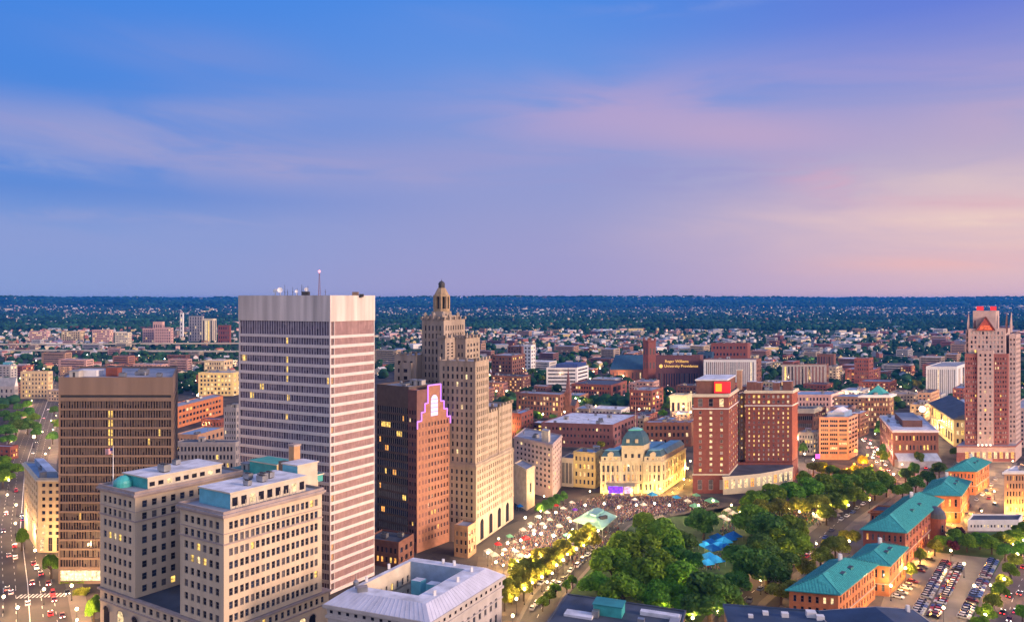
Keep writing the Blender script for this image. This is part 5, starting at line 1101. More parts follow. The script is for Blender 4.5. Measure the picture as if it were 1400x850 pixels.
pl_st = strip('road', [P(722, 870), P(748, 815), P(790, 770), P(845, 716), P(905, 690)], 11, ASPH, kerb=1.5); marks(pl_st, 0, 3, 5)
park = area('lawn', [(738, 870), (800, 782), (858, 715), (1000, 692), (1080, 690), (1180, 655), (1215, 655), (1130, 715), (1030, 795), (975, 870)], GRASS)
pk_st = strip('road', [P(985, 870), P(1017, 818), P(1085, 765), P(1154, 706), P(1205, 672), P(1240, 645), P(1262, 600)], 12, ASPH, kerb=3); marks(pk_st, 0, 3, 5)
area('terrace', [(1180, 690), (1226, 655), (1360, 640), (1395, 720), (1330, 735), (1240, 775), (1190, 850), (1050, 860), (1080, 800)], PAVE, z=.012)
lot = area('car_park', [(1190, 870), (1212, 805), (1262, 757), (1300, 748), (1368, 762), (1310, 870)], mat('lamplit_asphalt', (.27, .23, .185), .9, .3, .06), z=.022)  # tan lamp light is put into the lot's base colour
lane = strip('road', [P(1318, 716), P(1335, 690), P(1352, 668), P(1366, 648), P(1372, 630)], 17, mat('lane_concrete', (.19, .17, .15), .85, .2, .15), z=.024)
area('lawn', [(1276, 754), (1290, 728), (1400, 726), (1420, 745), (1385, 790), (1350, 860), (1318, 860), (1366, 764)], GRASS, z=.026)
rt_st = strip('road', [P(1368, 880), P(1384, 820), P(1405, 775), P(1430, 730)], 17, mat('rosy_asphalt', (.16, .12, .11), .85, .2, .1), kerb=1.5); marks(rt_st, 0)
up_st = strip('road', [P(1222, 650), P(1202, 625), P(1180, 596), P(1172, 575)], 14, ASPH, z=.036)
b_st = strip('road', [P(1262, 640), P(1268, 605), P(1262, 560), P(1235, 530)], 16, ASPH, z=.028)
sq_st = strip('road', [P(652, 760), P(700, 722), P(768, 690), P(815, 676), P(940, 678), P(1000, 685)], 9, ASPH, z=.034)
hw = None
for k, (ya, yb, zt) in enumerate(((477, 475, 9.), (484, 486, 7.))):
    o = P(120, (ya + yb) / 2); t_ = thing('highway_viaduct', ('farther' if k == 0 else 'nearer') + ' long pale highway deck beyond the brown tower', 'viaduct', o)
    mb = MB(o); a, c = P(-60, ya), P(330, yb); mb.prism([(a.x, a.y), (c.x, c.y), (c.x, c.y + 26), (a.x, a.y + 26)], zt, zt + 1.8, PALE, CONC); mb.build('deck', t_); mb = MB(o)
    mb.prism([(a.x, a.y - .4), (c.x, c.y - .4), (c.x, c.y - .05), (a.x, a.y - .05)], zt + 1.2, zt + 3, PALE); mb.build('barrier', t_)
    for f in range(9):
        q = a.lerp(c, (f + .5) / 9); mb = MB(o); mb.box((q.x, q.y + 12, 0), 4, 14, zt - .02, CONC); mb.build('pier', t_)
    mid = mb

# ================================================================== trees
def leafmat(name, c, tl=.36): return mat(name, c, .7, .42, .45, .25, transl=tl, island=.35, objrand=.18)
LEAF = [leafmat('green_leaves', (.145, .285, .02)), leafmat('dark_green_leaves', (.08, .195, .03)), leafmat('yellow_green_lit_leaves', (.24, .27, .03)), leafmat('maroon_leaves', (.10, .015, .03))]  # yellow green set is brightened, lamp light put into the leaf colour
BARK = mat('bark', (.08, .06, .045), .9, .3, 1.5)
def crown_mesh(seed, n, leaf, mt, flat=.8, lobes=13):
    r = np.random.default_rng(seed)
    ang = r.uniform(0, 2 * np.pi, lobes); el = r.uniform(-.45, 1.0, lobes); rad = r.uniform(.34, .66, lobes)
    c = np.stack([np.cos(ang) * np.sqrt(1 - np.clip(el, -.9, .9) ** 2) * rad, np.sin(ang) * np.sqrt(1 - np.clip(el, -.9, .9) ** 2) * rad, el * flat * .58], 1)
    lr = r.uniform(.26, .44, lobes); w_ = lr ** 2; k = r.choice(lobes, n, p=w_ / w_.sum())
    d = r.normal(size=(n, 3)); d /= np.linalg.norm(d, axis=1)[:, None]; d[:, 2] = np.where(d[:, 2] < -.5, -d[:, 2], d[:, 2])
    pos = c[k] + d * (lr[k] * r.uniform(.62, 1.06, n) ** .6)[:, None]; pos[:, 2] *= .95
    nn = d + r.normal(scale=.55, size=(n, 3)); nn /= np.linalg.norm(nn, axis=1)[:, None]
    a = np.cross(nn, r.normal(size=(n, 3))); a /= np.linalg.norm(a, axis=1)[:, None]; b_ = np.cross(nn, a)
    s = leaf * r.uniform(.6, 1.35, n)[:, None]
    v = np.stack([pos - a * s - b_ * s * .6, pos + a * s - b_ * s * .6, pos + a * s * .7 + b_ * s * .8, pos - a * s * .7 + b_ * s * .8], 1).reshape(-1, 3)
    me = bpy.data.meshes.new('crown'); me.vertices.add(4 * n); me.vertices.foreach_set('co', v.ravel()); me.loops.add(4 * n); me.loops.foreach_set('vertex_index', np.arange(4 * n))
    me.polygons.add(n); me.polygons.foreach_set('loop_start', np.arange(0, 4 * n, 4)); me.update(calc_edges=True); me.materials.append(mt); return me
BIG = [[crown_mesh(10 * j + i, 4200, .055, LEAF[j]) for i in range(3)] for j in range(2)] + [[crown_mesh(70 + i, 3000, .06, LEAF[2]) for i in range(2)], [crown_mesh(90, 1500, .075, LEAF[3])]]
SMALL = [[crown_mesh(200 + 10 * j + i, 520, .12, LEAF[j], lobes=8) for i in range(4)] for j in range(3)]
def trunk_mesh(seed):
    r = random.Random(seed); m = MB(); m.tube((0, 0, 0), (0, 0, .45), .045, .032, BARK, 8)
    for k in range(5):
        a = k * 1.26 + r.random(); e = Vector((.28 * math.cos(a), .28 * math.sin(a), .62 + .18 * r.random())); mid = Vector((0, 0, .42)).lerp(e, .5) + Vector((0, 0, .05)); m.tube((0, 0, .38), mid, .026, .018, BARK, 6); m.tube(mid, e, .018, .006, BARK, 5)
    return m.mesh('trunk')
TRUNK = [trunk_mesh(i) for i in range(3)]
TREES = []
def tree(x, y, R, Ht, kind, big, label, group, z=0., cat='tree', name='broadleaf_tree'):
    """R crown radius, Ht height of the top"""
    t = thing(name, label, cat, (x, y, z), group, random.uniform(0, 6.28)); lib = BIG if big else SMALL
    c = link('crown', random.choice(lib[kind]), t, (0, 0, Ht * .56), 0, (R * 1.22, R * 1.22, max(Ht * .54, R * 1.0))); link('trunk', random.choice(TRUNK), t, (0, 0, 0), 0, (Ht, Ht, Ht * .9)); TREES.append(t); return t
def near_phrase(px, py, d):
    marks_ = [(985, 757, 'the blue tents'), (812, 710, 'the pale green bus shelter'), (890, 838, 'the dark roof lantern building'), (1136, 790, 'the nearest copper roofed building'), (1230, 715, 'the largest copper roofed block'), (1292, 690, 'the orange lit station building'), (1325, 650, 'the farthest copper roofed building'),
              (1015, 680, 'the twin slab hotel'), (865, 670, 'city hall'), (720, 690, 'the beige arched building'), (1240, 610, 'the white roofed brick office'), (1290, 800, 'the car park rows'), (1360, 712, 'the long low pale hall'), (56, 740, 'the cream corner block'), (140, 785, 'the brown ribbed tower'), (680, 740, 'the art deco tower'), (640, 800, 'the courthouse'), (1146, 640, 'the tan grid office'), (1385, 690, 'the floodlit right edge block'), (20, 530, 'the gabled hall')]
    q = min(marks_, key=lambda m: math.hypot(px - m[0], (py - m[1]) * 1.5)); dx, dy = px - q[0], py - q[1]
    if abs(dx) > abs(dy) * 1.3: w_ = 'right of ' if dx > 0 else 'left of '
    else: w_ = 'in front of ' if dy > 0 else 'behind '
    return w_ + q[2]
def ptree(cx, cy, rpx, kind=0, ht=None, group='trees of the park'):
    """crown centre and radius as seen; the tree stands on the ground under it"""
    k = 18. if ht is None else ht
    d = (H - k * .62) * F / (cy - Y0); R = rpx * d / F
    if ht is None: k = min(22, max(11, R * 1.75)); d = (H - k * .62) * F / (cy - Y0); R = rpx * d / F
    x = (cx - 700) / F * d; px, py = pix((x, d, 0))
    tone = ('green', 'dark green', 'yellow green', 'maroon')[kind]; size = 'huge' if rpx > 33 else ('broad' if rpx > 24 else ('rounded' if rpx > 16 else 'small'))
    return tree(x, d, R, k, kind, True, '%s %s leafy tree %s' % (size, tone, near_phrase(px, py, d)), group)
for q in ((838, 772, 34, 0), (868, 745, 34, 0), (905, 733, 32, 0), (893, 775, 36, 0), (928, 788, 32, 0), (852, 806, 30, 0), (970, 810, 38, 1), (1002, 826, 20, 1), (936, 742, 22, 1), (962, 712, 24, 1), (935, 818, 26, 0), (905, 812, 28, 0), (880, 712, 18, 0), (818, 800, 24, 0),
          (1028, 708, 25, 0), (1052, 722, 30, 1), (1078, 742, 28, 0), (1022, 768, 34, 1), (1048, 778, 30, 1), (1008, 795, 20, 1), (1068, 802, 22, 2), (1062, 766, 26, 1), (1082, 722, 24, 0), (1040, 748, 26, 1), (945, 765, 16, 1), (920, 757, 22, 1),
          (1030, 682, 18, 0), (1055, 676, 20, 0), (1080, 672, 20, 0), (1105, 668, 21, 0), (1130, 662, 21, 0), (1155, 658, 20, 0), (1180, 655, 20, 0), (1204, 654, 16, 0), (1092, 690, 16, 2), (1118, 687, 17, 2), (1143, 684, 16, 0), (1168, 676, 17, 0), (1066, 692, 15, 2), (1042, 693, 14, 2), (1196, 668, 15, 0), (1023, 696, 12, 2), (1130, 700, 12, 2),
          (1142, 744, 18, 2), (1122, 757, 17, 2), (1104, 774, 14, 2), (1160, 730, 13, 2), (1234, 668, 12, 0), (1252, 660, 12, 1), (1268, 652, 12, 1), (1284, 640, 11, 1), (1212, 664, 10, 0)): ptree(*q)
for q in ((1112, 636, 9, 2), (1126, 640, 9, 2), (1140, 643, 9, 0), (1156, 645, 9, 2), (1172, 642, 9, 2), (1188, 645, 8, 0), (1180, 628, 7, 2), (1206, 622, 7, 0), (1256, 625, 8, 1), (1250, 640, 8, 1), (1238, 648, 9, 1), (1098, 612, 6, 1), (1100, 652, 10, 0)): ptree(*q, group='trees around the brick offices')
for q in ((697, 796, 13), (710, 782, 14), (724, 770, 14), (738, 760, 14), (754, 752, 13), (770, 744, 12), (786, 734, 11), (800, 728, 10), (716, 802, 12), (732, 785, 12), (748, 772, 11), (690, 815, 11), (762, 762, 10), (704, 770, 9), (812, 738, 9)):
    ptree(*q, kind=2, ht=9, group='lit trees of the plaza')
for q in ((684, 800, 10), (706, 790, 11), (722, 790, 11), (744, 777, 11), (758, 768, 10), (778, 752, 10), (794, 741, 9), (718, 776, 9), (733, 772, 9), (764, 752, 8), (746, 758, 9), (700, 808, 10), (806, 722, 8)):
    ptree(*q, kind=2, ht=8, group='lit trees of the plaza')
for q in ((751, 812, 8), (760, 803, 8), (742, 822, 8), (775, 800, 6), (783, 792, 6)): ptree(*q, kind=0, ht=6, group='small trees beside the plaza road')
for q in ((738, 694, 8), (746, 690, 8), (754, 686, 8), (762, 682, 8), (770, 678, 7)): ptree(*q, kind=1, ht=8, group='street trees along the plaza offices')
for q in ((8, 588, 12), (22, 582, 13), (38, 580, 13), (12, 600, 10), (16, 640, 14), (4, 652, 14), (2, 630, 10), (30, 733, 8), (70, 769, 10), (50, 590, 7), (72, 596, 8)): ptree(*q, kind=0 if q[1] > 620 else 1, group='trees beside the left road')
for q in ((6, 566, 8, 1), (16, 570, 9, 1), (28, 566, 8, 0), (40, 562, 7, 1), (46, 570, 7, 0), (2, 556, 7, 1), (24, 556, 6, 1), (36, 552, 6, 0), (74, 560, 6, 1), (78, 578, 7, 0)): ptree(*q, group='trees beside the left road')
for q in ((1290, 738, 12, 0), (1306, 731, 12, 0), (1322, 740, 14, 0), (1340, 737, 14, 0), (1356, 743, 14, 0), (1372, 737, 14, 0), (1388, 732, 14, 0), (1399, 722, 12, 0), (1374, 752, 11, 1), (1302, 745, 9, 3), (1311, 726, 7, 3), (1278, 745, 9, 2), (1396, 748, 12, 0), (1388, 764, 10, 2), (1381, 778, 10, 0), (1374, 792, 10, 2), (1366, 806, 11, 0), (1357, 820, 11, 2), (1348, 836, 12, 0), (1340, 850, 12, 0), (1246, 778, 7, 2), (1258, 758, 7, 2), (1398, 835, 8, 0), (1308, 618, 9, 0), (1210, 612, 8, 1), (1222, 622, 8, 2), (1290, 690, 5, 1)):
    ptree(*q, ht=8, group='trees around the car park')
bp = thing('columnar_tree', 'dense narrow dark green tree beside the cream twin wing block', 'tree', P(128, 852)); link('crown', BIG[0][0], bp, (0, 0, 6), 0, (3.2, 3.2, 6.6)); link('trunk', TRUNK[0], bp, (0, 0, 0), 0, (8, 8, 8))
def hedge(label, a, c, wd, ht, mt, n=900):
    d = c - a; L = d.length; o = (a + c) / 2; m = MB(o); r = random.Random(3); d.normalize(); nn = Vector((-d.y, d.x, 0))
    for k in range(n):
        q = a + d * r.uniform(0, L) + nn * r.uniform(-wd / 2, wd / 2) + Vector((0, 0, r.uniform(.2, ht))); s = .28
        u, v = Vector((r.uniform(-1, 1), r.uniform(-1, 1), r.uniform(-1, 1))).normalized() * s, Vector((r.uniform(-1, 1), r.uniform(-1, 1), r.uniform(-1, 1))).normalized() * s; m.face([q - u, q - v, q + u, q + v], mt)
    ob = m.build('hedge'); tag(ob, label, 'hedge')
hedge('bright clipped hedge in front of the brown ribbed tower', P(103, 812), P(120, 812), 4, 2.2, LEAF[2]); hedge('low dark hedge at the foot of the brown ribbed tower', P(84, 797), P(116, 797), 2, 1, LEAF[0], 500)

# ================================================================== lamps
GLOBE = litmat('lamp_globe', (1, .74, .36), 14, .1); GLOBW = litmat('white_lamp_globe', (1, .88, .70), 14, .1)
def lamp_meshes(gm):
    a = MB(); a.tube((0, 0, 0), (0, 0, 5.6), .11, .07, DARKMETAL, 8); a.lathe((0, 0, 0), [(.3, 0), (.28, .5), (.13, .8)], DARKMETAL, 10); a.lathe((0, 0, 5.5), [(.12, 0), (.22, .12), (.10, .2)], DARKMETAL, 8)
    g_ = MB(); g_.lathe((0, 0, 6.05), [(0, -.58), (.4, -.42), (.58, 0), (.4, .42), (0, .58)], gm, 12); return a.mesh('pole'), g_.mesh('globe')
LP, LG = lamp_meshes(GLOBE); _, LGW = lamp_meshes(GLOBW); _, LGA = lamp_meshes(litmat('amber_lamp_globe', (1, .36, .03), 7, .1))
LLIB = {}
def lamp(px, py, label=None, e=500, white=False, col=None, light=True, h=6.05, group='street lamps with glowing globes', k=1.):
    q = P(px, py, h * k); t = thing('street_lamp', label or ('%s globe street lamp %s' % ('white' if white else 'warm', near_phrase(*pix((q.x, q.y, 0)), q.y))), 'street lamp', (q.x, q.y, 0), group)
    link('pole', LP, t, (0, 0, 0), 0, (k, k, k)); link('globe', LGW if white else (LGA if col and col[1] < .47 else LG), t, (0, 0, 0), 0, (k, k, k))
    if light:
        cc = col or ((1, .72, .38) if white else (1, .60, .20)); key = (e, cc)
        if key not in LLIB: l = bpy.data.lights.new('lamp_light', 'POINT'); l.energy = e * 5.5; l.color = cc; l.shadow_soft_size = .5; LLIB[key] = l
        link('light', LLIB[key], t, (0, 0, h * k + .9))
    return t
for q in ((678, 768), (687, 757), (739, 761), (730, 769), (761, 772), (770, 765), (788, 750), (806, 736), (818, 725), (741, 788), (717, 805), (706, 818), (701, 841), (719, 760), (780, 712), (809, 714), (667, 755)): lamp(*q, e=1500)
for q in ((730, 729), (740, 729), (757, 732), (778, 734), (783, 724), (725, 719), (745, 720), (708, 767), (694, 742), (712, 738), (718, 707), (738, 706), (760, 700), (800, 690), (826, 688), (846, 693), (870, 690), (895, 688), (915, 690)): lamp(*q, e=1400, white=True)
for q in ((690, 790), (700, 776), (716, 782), (724, 758), (748, 752), (755, 783), (748, 795), (776, 757), (798, 745), (812, 732), (695, 802), (728, 796), (688, 772), (702, 750), (716, 748), (733, 744)): lamp(*q, e=900, k=.8)
for q in ((937, 738), (950, 743), (936, 778), (1071, 767), (1064, 749), (907, 832), (947, 844), (982, 836), (1040, 792), (938, 817)): lamp(*q, e=900)
for q in ((1023, 678), (1064, 683), (1044, 690), (1079, 694), (1100, 690), (1093, 699), (1118, 690), (1135, 692), (1112, 702), (1000, 690), (975, 684), (955, 690), (1012, 700), (1160, 690)): lamp(*q, e=1100)
for q in ((1218, 800), (1238, 776), (1300, 752), (1332, 800), (1290, 830), (1318, 770)): lamp(*q, e=900)
for q in ((1128, 642), (1142, 640), (1150, 644), (1158, 641), (1166, 645), (1174, 640), (1183, 643), (1180, 632), (1192, 636), (1168, 634), (1186, 622), (1204, 640)): lamp(*q, e=3800, col=(1, .30, .015), label='amber street lamp on the square before the tan grid office')
for q in ((1105, 636), (1112, 628), (1212, 622), (1190, 606), (1222, 648), (1200, 614)): lamp(*q, e=3000, white=True, col=(1, .62, .42))
for q in ((1090, 600), (1100, 620), (1250, 600), (1262, 620), (1272, 590), (1255, 580)): lamp(*q, e=3500, white=True)
for q in ((760, 640), (800, 620), (880, 620), (940, 640), (935, 655), (944, 630)): lamp(*q, e=3000)
for q in ((1161, 739), (1400, 738), (1391, 757), (1383, 772), (1373, 791), (1360, 816), (1347, 840)): lamp(*q, e=700)
for q in ((48, 752), (24, 830), (10, 676), (21, 715), (12, 656), (34, 733), (98, 800), (105, 832), (5, 815), (60, 805), (14, 640), (22, 690)): lamp(*q, e=3200, col=(1, .58, .27))
for q in ((62, 620), (58, 590), (70, 575)): lamp(*q, e=1500, col=(1, .6, .4))
for st_, sp_, e_, nm_ in ((main_st, 45, 3200, 'lining the wide road at left'), (pk_st, 48, 1600, 'along the street between park and copper roofs'), (up_st, 30, 1600, 'between the brick offices'), (b_st, 36, 3000, 'behind the white roofed brick office'), (sq_st, 26, 1900, 'along the plaza edge street'), (rt_st, 32, 1200, 'along the road at bottom right'), (lane, 26, 2200, 'in the lane beside the orange lit station')):
    s_ = 10.; k_ = 0
    for i in range(len(st_) - 1):
        d_ = st_[i + 1] - st_[i]; L_ = d_.length; d_ /= L_; n_ = Vector((-d_.y, d_.x))
        while s_ < L_:
            q = st_[i] + d_ * s_ + n_ * (13.5 if st_ is main_st else 6.8) * (1 if k_ % 2 else -1); px_, py_ = pix((q.x, q.y, 6)); s_ += sp_; k_ += 1
            if 0 < px_ < 1400 and py_ < 850 and q.y < 1000: lamp(px_, py_, 'warm globe street lamp ' + nm_, e=e_, h=6.05, k=.8, col=(1, .52, .18))
        s_ -= L_
rl_ = random.Random(5); k_ = 0  # lamps added at random to give the streets between blocks a warm glow
while k_ < 100:
    px_, py_ = rl_.choice([rl_.uniform(0, 330), rl_.uniform(660, 1400), rl_.uniform(660, 1400)]), rl_.uniform(485, 600); q = P(px_, py_, 9)
    if q.y < 560 and not (1085 < px_ < 1300): continue
    if any((q.x - a) ** 2 + (q.y - c) ** 2 < (r * .9) ** 2 for a, c, r in OCC): continue
    k_ += 1; lamp(px_, py_, 'added tall amber lamp among the blocks ' + where(px_, q.y, True), e=6000, h=6.05, k=1.45, col=rl_.choice([(1, .52, .16), (1, .60, .28), (1, .74, .5)]), group='added lamps of the city blocks')
FL = MB(); FL.box((0, 0, 0), .7, .5, .35, DARKMETAL); FL.face([(-.3, -.27, .05), (.3, -.27, .05), (.3, .1, .37), (-.3, .1, .37)], GLOBW); FLM = FL.mesh('floodlight')
def flood(p, label, e, col, group, size=.6, up=1.2):
    o = bpy.data.objects.new('floodlight', FLM); COL.objects.link(o); o.location = p; tag(o, label, 'floodlight', group)
    key = (e, col, size)
    if key not in LLIB: l = bpy.data.lights.new('floodlight_beam', 'POINT'); l.energy = e * 2.6; l.color = col; l.shadow_soft_size = size; LLIB[key] = l
    link('light', LLIB[key], o, (0, 0, up))
def along(b, f, t, side, out):
    e, n2 = (b.e1, b.e2) if side == 'L' else (b.e2, b.e1); n_ = Vector((e.y, -e.x)); n_ = n_ if n_.dot(n2) < 0 else -n_
    q = Vector(b.pt(f * b.w, 0) if side == 'L' else b.pt(0, f * b.dp)) + n_ * out; return Vector((q.x, q.y, t))
for k, f in enumerate((.06, .2, .34, .5, .66, .8, .95)): flood(along(CITYHALL, f, .1, 'L', 2.4), 'floodlight on the ground before the city hall front', 1000, (1, .56, .10), 'floodlights of city hall', up=2)
for f in (.1, .35, .6, .85): flood(along(CITYHALL, f, .1, 'R', 5), 'floodlight beside the flank wall of city hall', 2600, (1, .54, .08), 'floodlights of city hall', up=2)
for b_, fs_, e in ((U3, (.15, .4, .9), 2200), (U2, (.2, .6), 2600), (U1, (.3, .7), 1800), (U4, (.3, .8), 900), (U5, (.3, .7), 500)):
    for f in fs_: flood(along(b_, f, .1, 'R', 3.2), 'orange floodlight below a copper roofed station wall', e, (1, .45, .08), 'floodlights of the station buildings', up=2.5)
for f in (.3, .7): flood(along(U2, f, .1, 'L', 4), 'orange floodlight before the plain teal roofed station front', 2600, (1, .45, .08), 'floodlights of the station buildings', up=2.5)
for f in (.62, .8, .95): flood(along(FLOODX, f, .1, 'L', 4), 'orange floodlight before the brick block at the right edge', 4200, (1, .48, .08), 'floodlights of the right edge block', up=2.5)
lamp(1170, 616, 'tall amber street lamp in front of the tan grid office', e=3500, col=(1, .34, .02), k=1.9)
lamp(1261, 559, 'very bright white flood lamp behind the white roofed brick office', e=80000, white=True, col=(1, .85, .8), k=4.2)
# ================================================================== cars, tents, people
CARC = {'white': (.75, .75, .78), 'silver': (.42, .43, .46), 'black': (.015, .015, .02), 'grey': (.14, .14, .16), 'blue': (.03, .08, .30), 'red': (.45, .02, .025), 'maroon': (.16, .015, .03), 'tan': (.42, .34, .26)}
TYRE = mat('tyre', (.02, .02, .02), .9)
def car_mesh(c, van=False):
    pm = mat('car_paint_' + c, CARC[c], .3, .03, .3, .6); m = MB(); w_ = .9
    pr = [(-2.2, .35), (-2.25, .75), (-2.1, .98), (-1.2, 1.04), (1.0, 1.0), (2.1, .80), (2.25, .6), (2.2, .35)] if not van else [(-2.4, .4), (-2.45, 1.1), (-2.3, 1.3), (1.2, 1.25), (2.2, 1.0), (2.4, .7), (2.35, .4)]
    for s in (-1, 1): m.face([(x, s * w_, z) for x, z in (pr if s < 0 else pr[::-1])], pm)
    for (x0, z0), (x1, z1) in zip(pr, pr[1:] + pr[:1]): m.face([(x0, -w_, z0), (x0, w_, z0), (x1, w_, z1), (x1, -w_, z1)], pm)
    top = [(-1.45, 1.43), (.25, 1.43)] if not van else [(-2.2, 2.0), (.7, 1.95)]
    m.face([(top[0][0], -.68, top[0][1]), (top[1][0], -.68, top[1][1]), (top[1][0], .68, top[1][1]), (top[0][0], .68, top[0][1])], pm)
    g_ = MB(); lo = [(-2.0, 1.0), (1.05, 1.0)] if not van else [(-2.4, 1.28), (1.35, 1.22)]; A = [(lo[0][0], -.84, lo[0][1]), (lo[1][0], -.84, lo[1][1]), (lo[1][0], .84, lo[1][1]), (lo[0][0], .84, lo[0][1])]; B = [(top[0][0], -.68, top[0][1] - .01), (top[1][0], -.68, top[1][1] - .01), (top[1][0], .68, top[1][1] - .01), (top[0][0], .68, top[0][1] - .01)]
    for i in range(4): g_.face([A[i], A[(i + 1) % 4], B[(i + 1) % 4], B[i]], G_DARK)
    return m.mesh('car'), g_.mesh('cabin_glass')
CARM = {c: car_mesh(c) for c in CARC}; VANM = {c: car_mesh(c, True) for c in ('white', 'red', 'blue', 'grey')}
wm_ = MB(); wm_.tube((0, -.12, 0), (0, .12, 0), .33, .33, TYRE, 12); wm_.tube((0, -.13, 0), (0, .13, 0), .17, .17, STEEL, 8); WHL = wm_.mesh('wheel')
TAIL = litmat('tail_light_glow', (1, .03, .03), 9, .1); HEAD = litmat('head_light_glow', (1, .86, .7), 12, .1)
def lm_(mt, x):
    m = MB(); m.box((x, -.62, .62), .12, .4, .2, mt); m.box((x, .62, .62), .12, .4, .2, mt); return m
TLM, HLM = lm_(TAIL, -2.24).mesh('tail_light'), lm_(HEAD, 2.2).mesh('headlight')
def car(p, rz, c, label, group, van=False, lights=False):
    lib = VANM if van and c in VANM else CARM; o = bpy.data.objects.new('van' if lib is VANM else 'car', lib[c][0]); COL.objects.link(o); o.location = (p[0], p[1], .05); o.rotation_euler = (0, 0, rz); tag(o, label, 'van' if lib is VANM else 'car', group)
    link('cabin_glass', lib[c][1], o, (0, 0, 0))
    for x in (-1.4, 1.4):
        for y in (-.82, .82): link('wheel', WHL, o, (x, y, .33))
    if lights: link('tail_light', TLM, o, (0, 0, 0)); link('headlight', HLM, o, (0, 0, 0))
    return o
rc = random.Random(11); cols = ['white', 'white', 'silver', 'silver', 'black', 'grey', 'blue', 'white', 'tan', 'red', 'maroon']
A, B = P(1303, 771).to_2d(), P(1262, 846).to_2d(); v = (B - A); L = v.length; v /= L; n = Vector((-v.y, v.x)); n = n if n.x > 0 else -n
rn = ['left', 'right']; far = lambda f: 'at the far end' if f < .25 else ('past the middle' if f < .5 else ('before the middle' if f < .75 else 'at the near end'))
for r_ in range(2):
    s = 0.
    while s < L:
        if rc.random() < .9:
            q = A + v * s + n * ((r_ - .5) * 5.2); c = rc.choice(cols if r_ else cols[2:]); car(q, math.atan2(n.y, n.x) + (math.pi if r_ % 2 else 0) + rc.uniform(-.04, .04), c, '%s parked car in the %s middle row %s' % (c, rn[r_], far(s / L)), 'cars in the car park')
        s += 2.75
A, B = P(1358, 767).to_2d(), P(1316, 848).to_2d(); v = (B - A); L = v.length; v /= L; s = 0.
while s < L:
    if rc.random() < .93: q = A + v * s; c = rc.choice(['blue', 'grey', 'silver', 'black', 'blue', 'maroon', 'white']); car(q, math.atan2(n.y, n.x) + rc.uniform(-.04, .04), c, '%s parked car in the row under the lamp lit trees %s' % (c, far(s / L)), 'cars in the car park')
    s += 2.9
for px, py, c in ((1272, 766, 'black'), (1258, 781, 'maroon'), (1262, 776, 'grey'), (1243, 801, 'tan'), (1239, 805, 'white'), (1233, 811, 'silver'), (1228, 817, 'white'), (1248, 796, 'maroon')): car(P(px, py), math.atan2(n.y, n.x), c, '%s parked car along the station wall of the car park' % c, 'cars in the car park')
def on_road(pts, lst, what, group, back=False, lights=True):
    for px, py, c, *vn in lst:
        q = P(px, py).to_2d(); i = min(range(len(pts) - 1), key=lambda k: ((pts[k] + pts[k + 1]) / 2 - q).length); d = pts[i + 1] - pts[i]
        car(q, math.atan2(d.y, d.x) + (math.pi if back and rc.random() < .5 else 0), c, '%s %s %s' % (c, 'van' if vn else 'car', what), group, bool(vn), lights)
on_road(main_st, [(22, 672, 'red', 1), (9, 703, 'red'), (20, 747, 'red'), (21, 763, 'white'), (46, 771, 'maroon'), (50, 777, 'white'), (56, 785, 'grey'), (44, 798, 'red'), (66, 799, 'red'), (72, 813, 'red', 1), (74, 821, 'maroon'), (10, 806, 'tan'), (15, 811, 'white'), (69, 840, 'red'), (85, 843, 'maroon'), (92, 811, 'black'), (30, 705, 'grey'), (31, 711, 'blue'), (38, 640, 'white'), (45, 620, 'silver'), (55, 590, 'grey'), (60, 572, 'white'), (66, 560, 'blue'), (50, 605, 'black'), (12, 760, 'silver'), (38, 826, 'white'), (5, 727, 'maroon')], 'driving on the wide road at left', 'cars on the left road', True)
on_road(pl_st, [(740, 798, 'white'), (734, 825, 'white'), (728, 832, 'silver'), (745, 815, 'grey'), (751, 806, 'silver'), (757, 797, 'white'), (790, 774, 'white', 1), (797, 766, 'blue', 1), (804, 759, 'white'), (780, 781, 'silver'), (770, 792, 'black'), (764, 800, 'white'), (812, 751, 'silver'), (820, 742, 'grey')], 'on the road between plaza and park', 'cars beside the plaza', True, False)
on_road(pk_st, [(1012, 823, 'black'), (1025, 822, 'grey'), (1040, 806, 'blue'), (1052, 796, 'black'), (1106, 757, 'white'), (1102, 762, 'red'), (1128, 736, 'blue'), (1137, 725, 'grey'), (1150, 711, 'silver'), (1158, 706, 'white'), (1166, 701, 'blue'), (1172, 695, 'silver'), (1180, 690, 'white'), (1188, 683, 'maroon'), (1062, 788, 'silver'), (1090, 770, 'grey')], 'on the street between park and copper roofs', 'cars on the park street', True, False)
on_road(lane, [(1325, 692, 'black'), (1335, 684, 'silver'), (1343, 677, 'white'), (1349, 671, 'blue'), (1355, 664, 'white'), (1322, 703, 'grey'), (1341, 697, 'black'), (1360, 690, 'black'), (1361, 656, 'silver'), (1352, 682, 'red')], 'in the lane beside the orange lit station', 'cars in the station lane', True, False)
on_road(rt_st, [(1379, 815, 'black'), (1371, 838, 'black'), (1389, 837, 'blue'), (1394, 812, 'grey'), (1399, 776, 'red'), (1380, 848, 'maroon')], 'on the road at the bottom right', 'cars on the right road', True)
on_road(up_st, [(1183, 600, 'white'), (1188, 607, 'white'), (1192, 612, 'silver'), (1195, 618, 'white'), (1200, 624, 'white'), (1205, 630, 'tan'), (1210, 636, 'white'), (1214, 643, 'red'), (1179, 594, 'silver'), (1181, 603, 'white'), (1186, 612, 'white'), (1190, 602, 'silver'), (1197, 612, 'white'), (1203, 620, 'white'), (1193, 626, 'white'), (1198, 632, 'silver'), (1207, 644, 'white'), (1176, 588, 'white'), (1182, 590, 'white')], 'with bright headlights between the brick offices', 'cars between the offices', True)
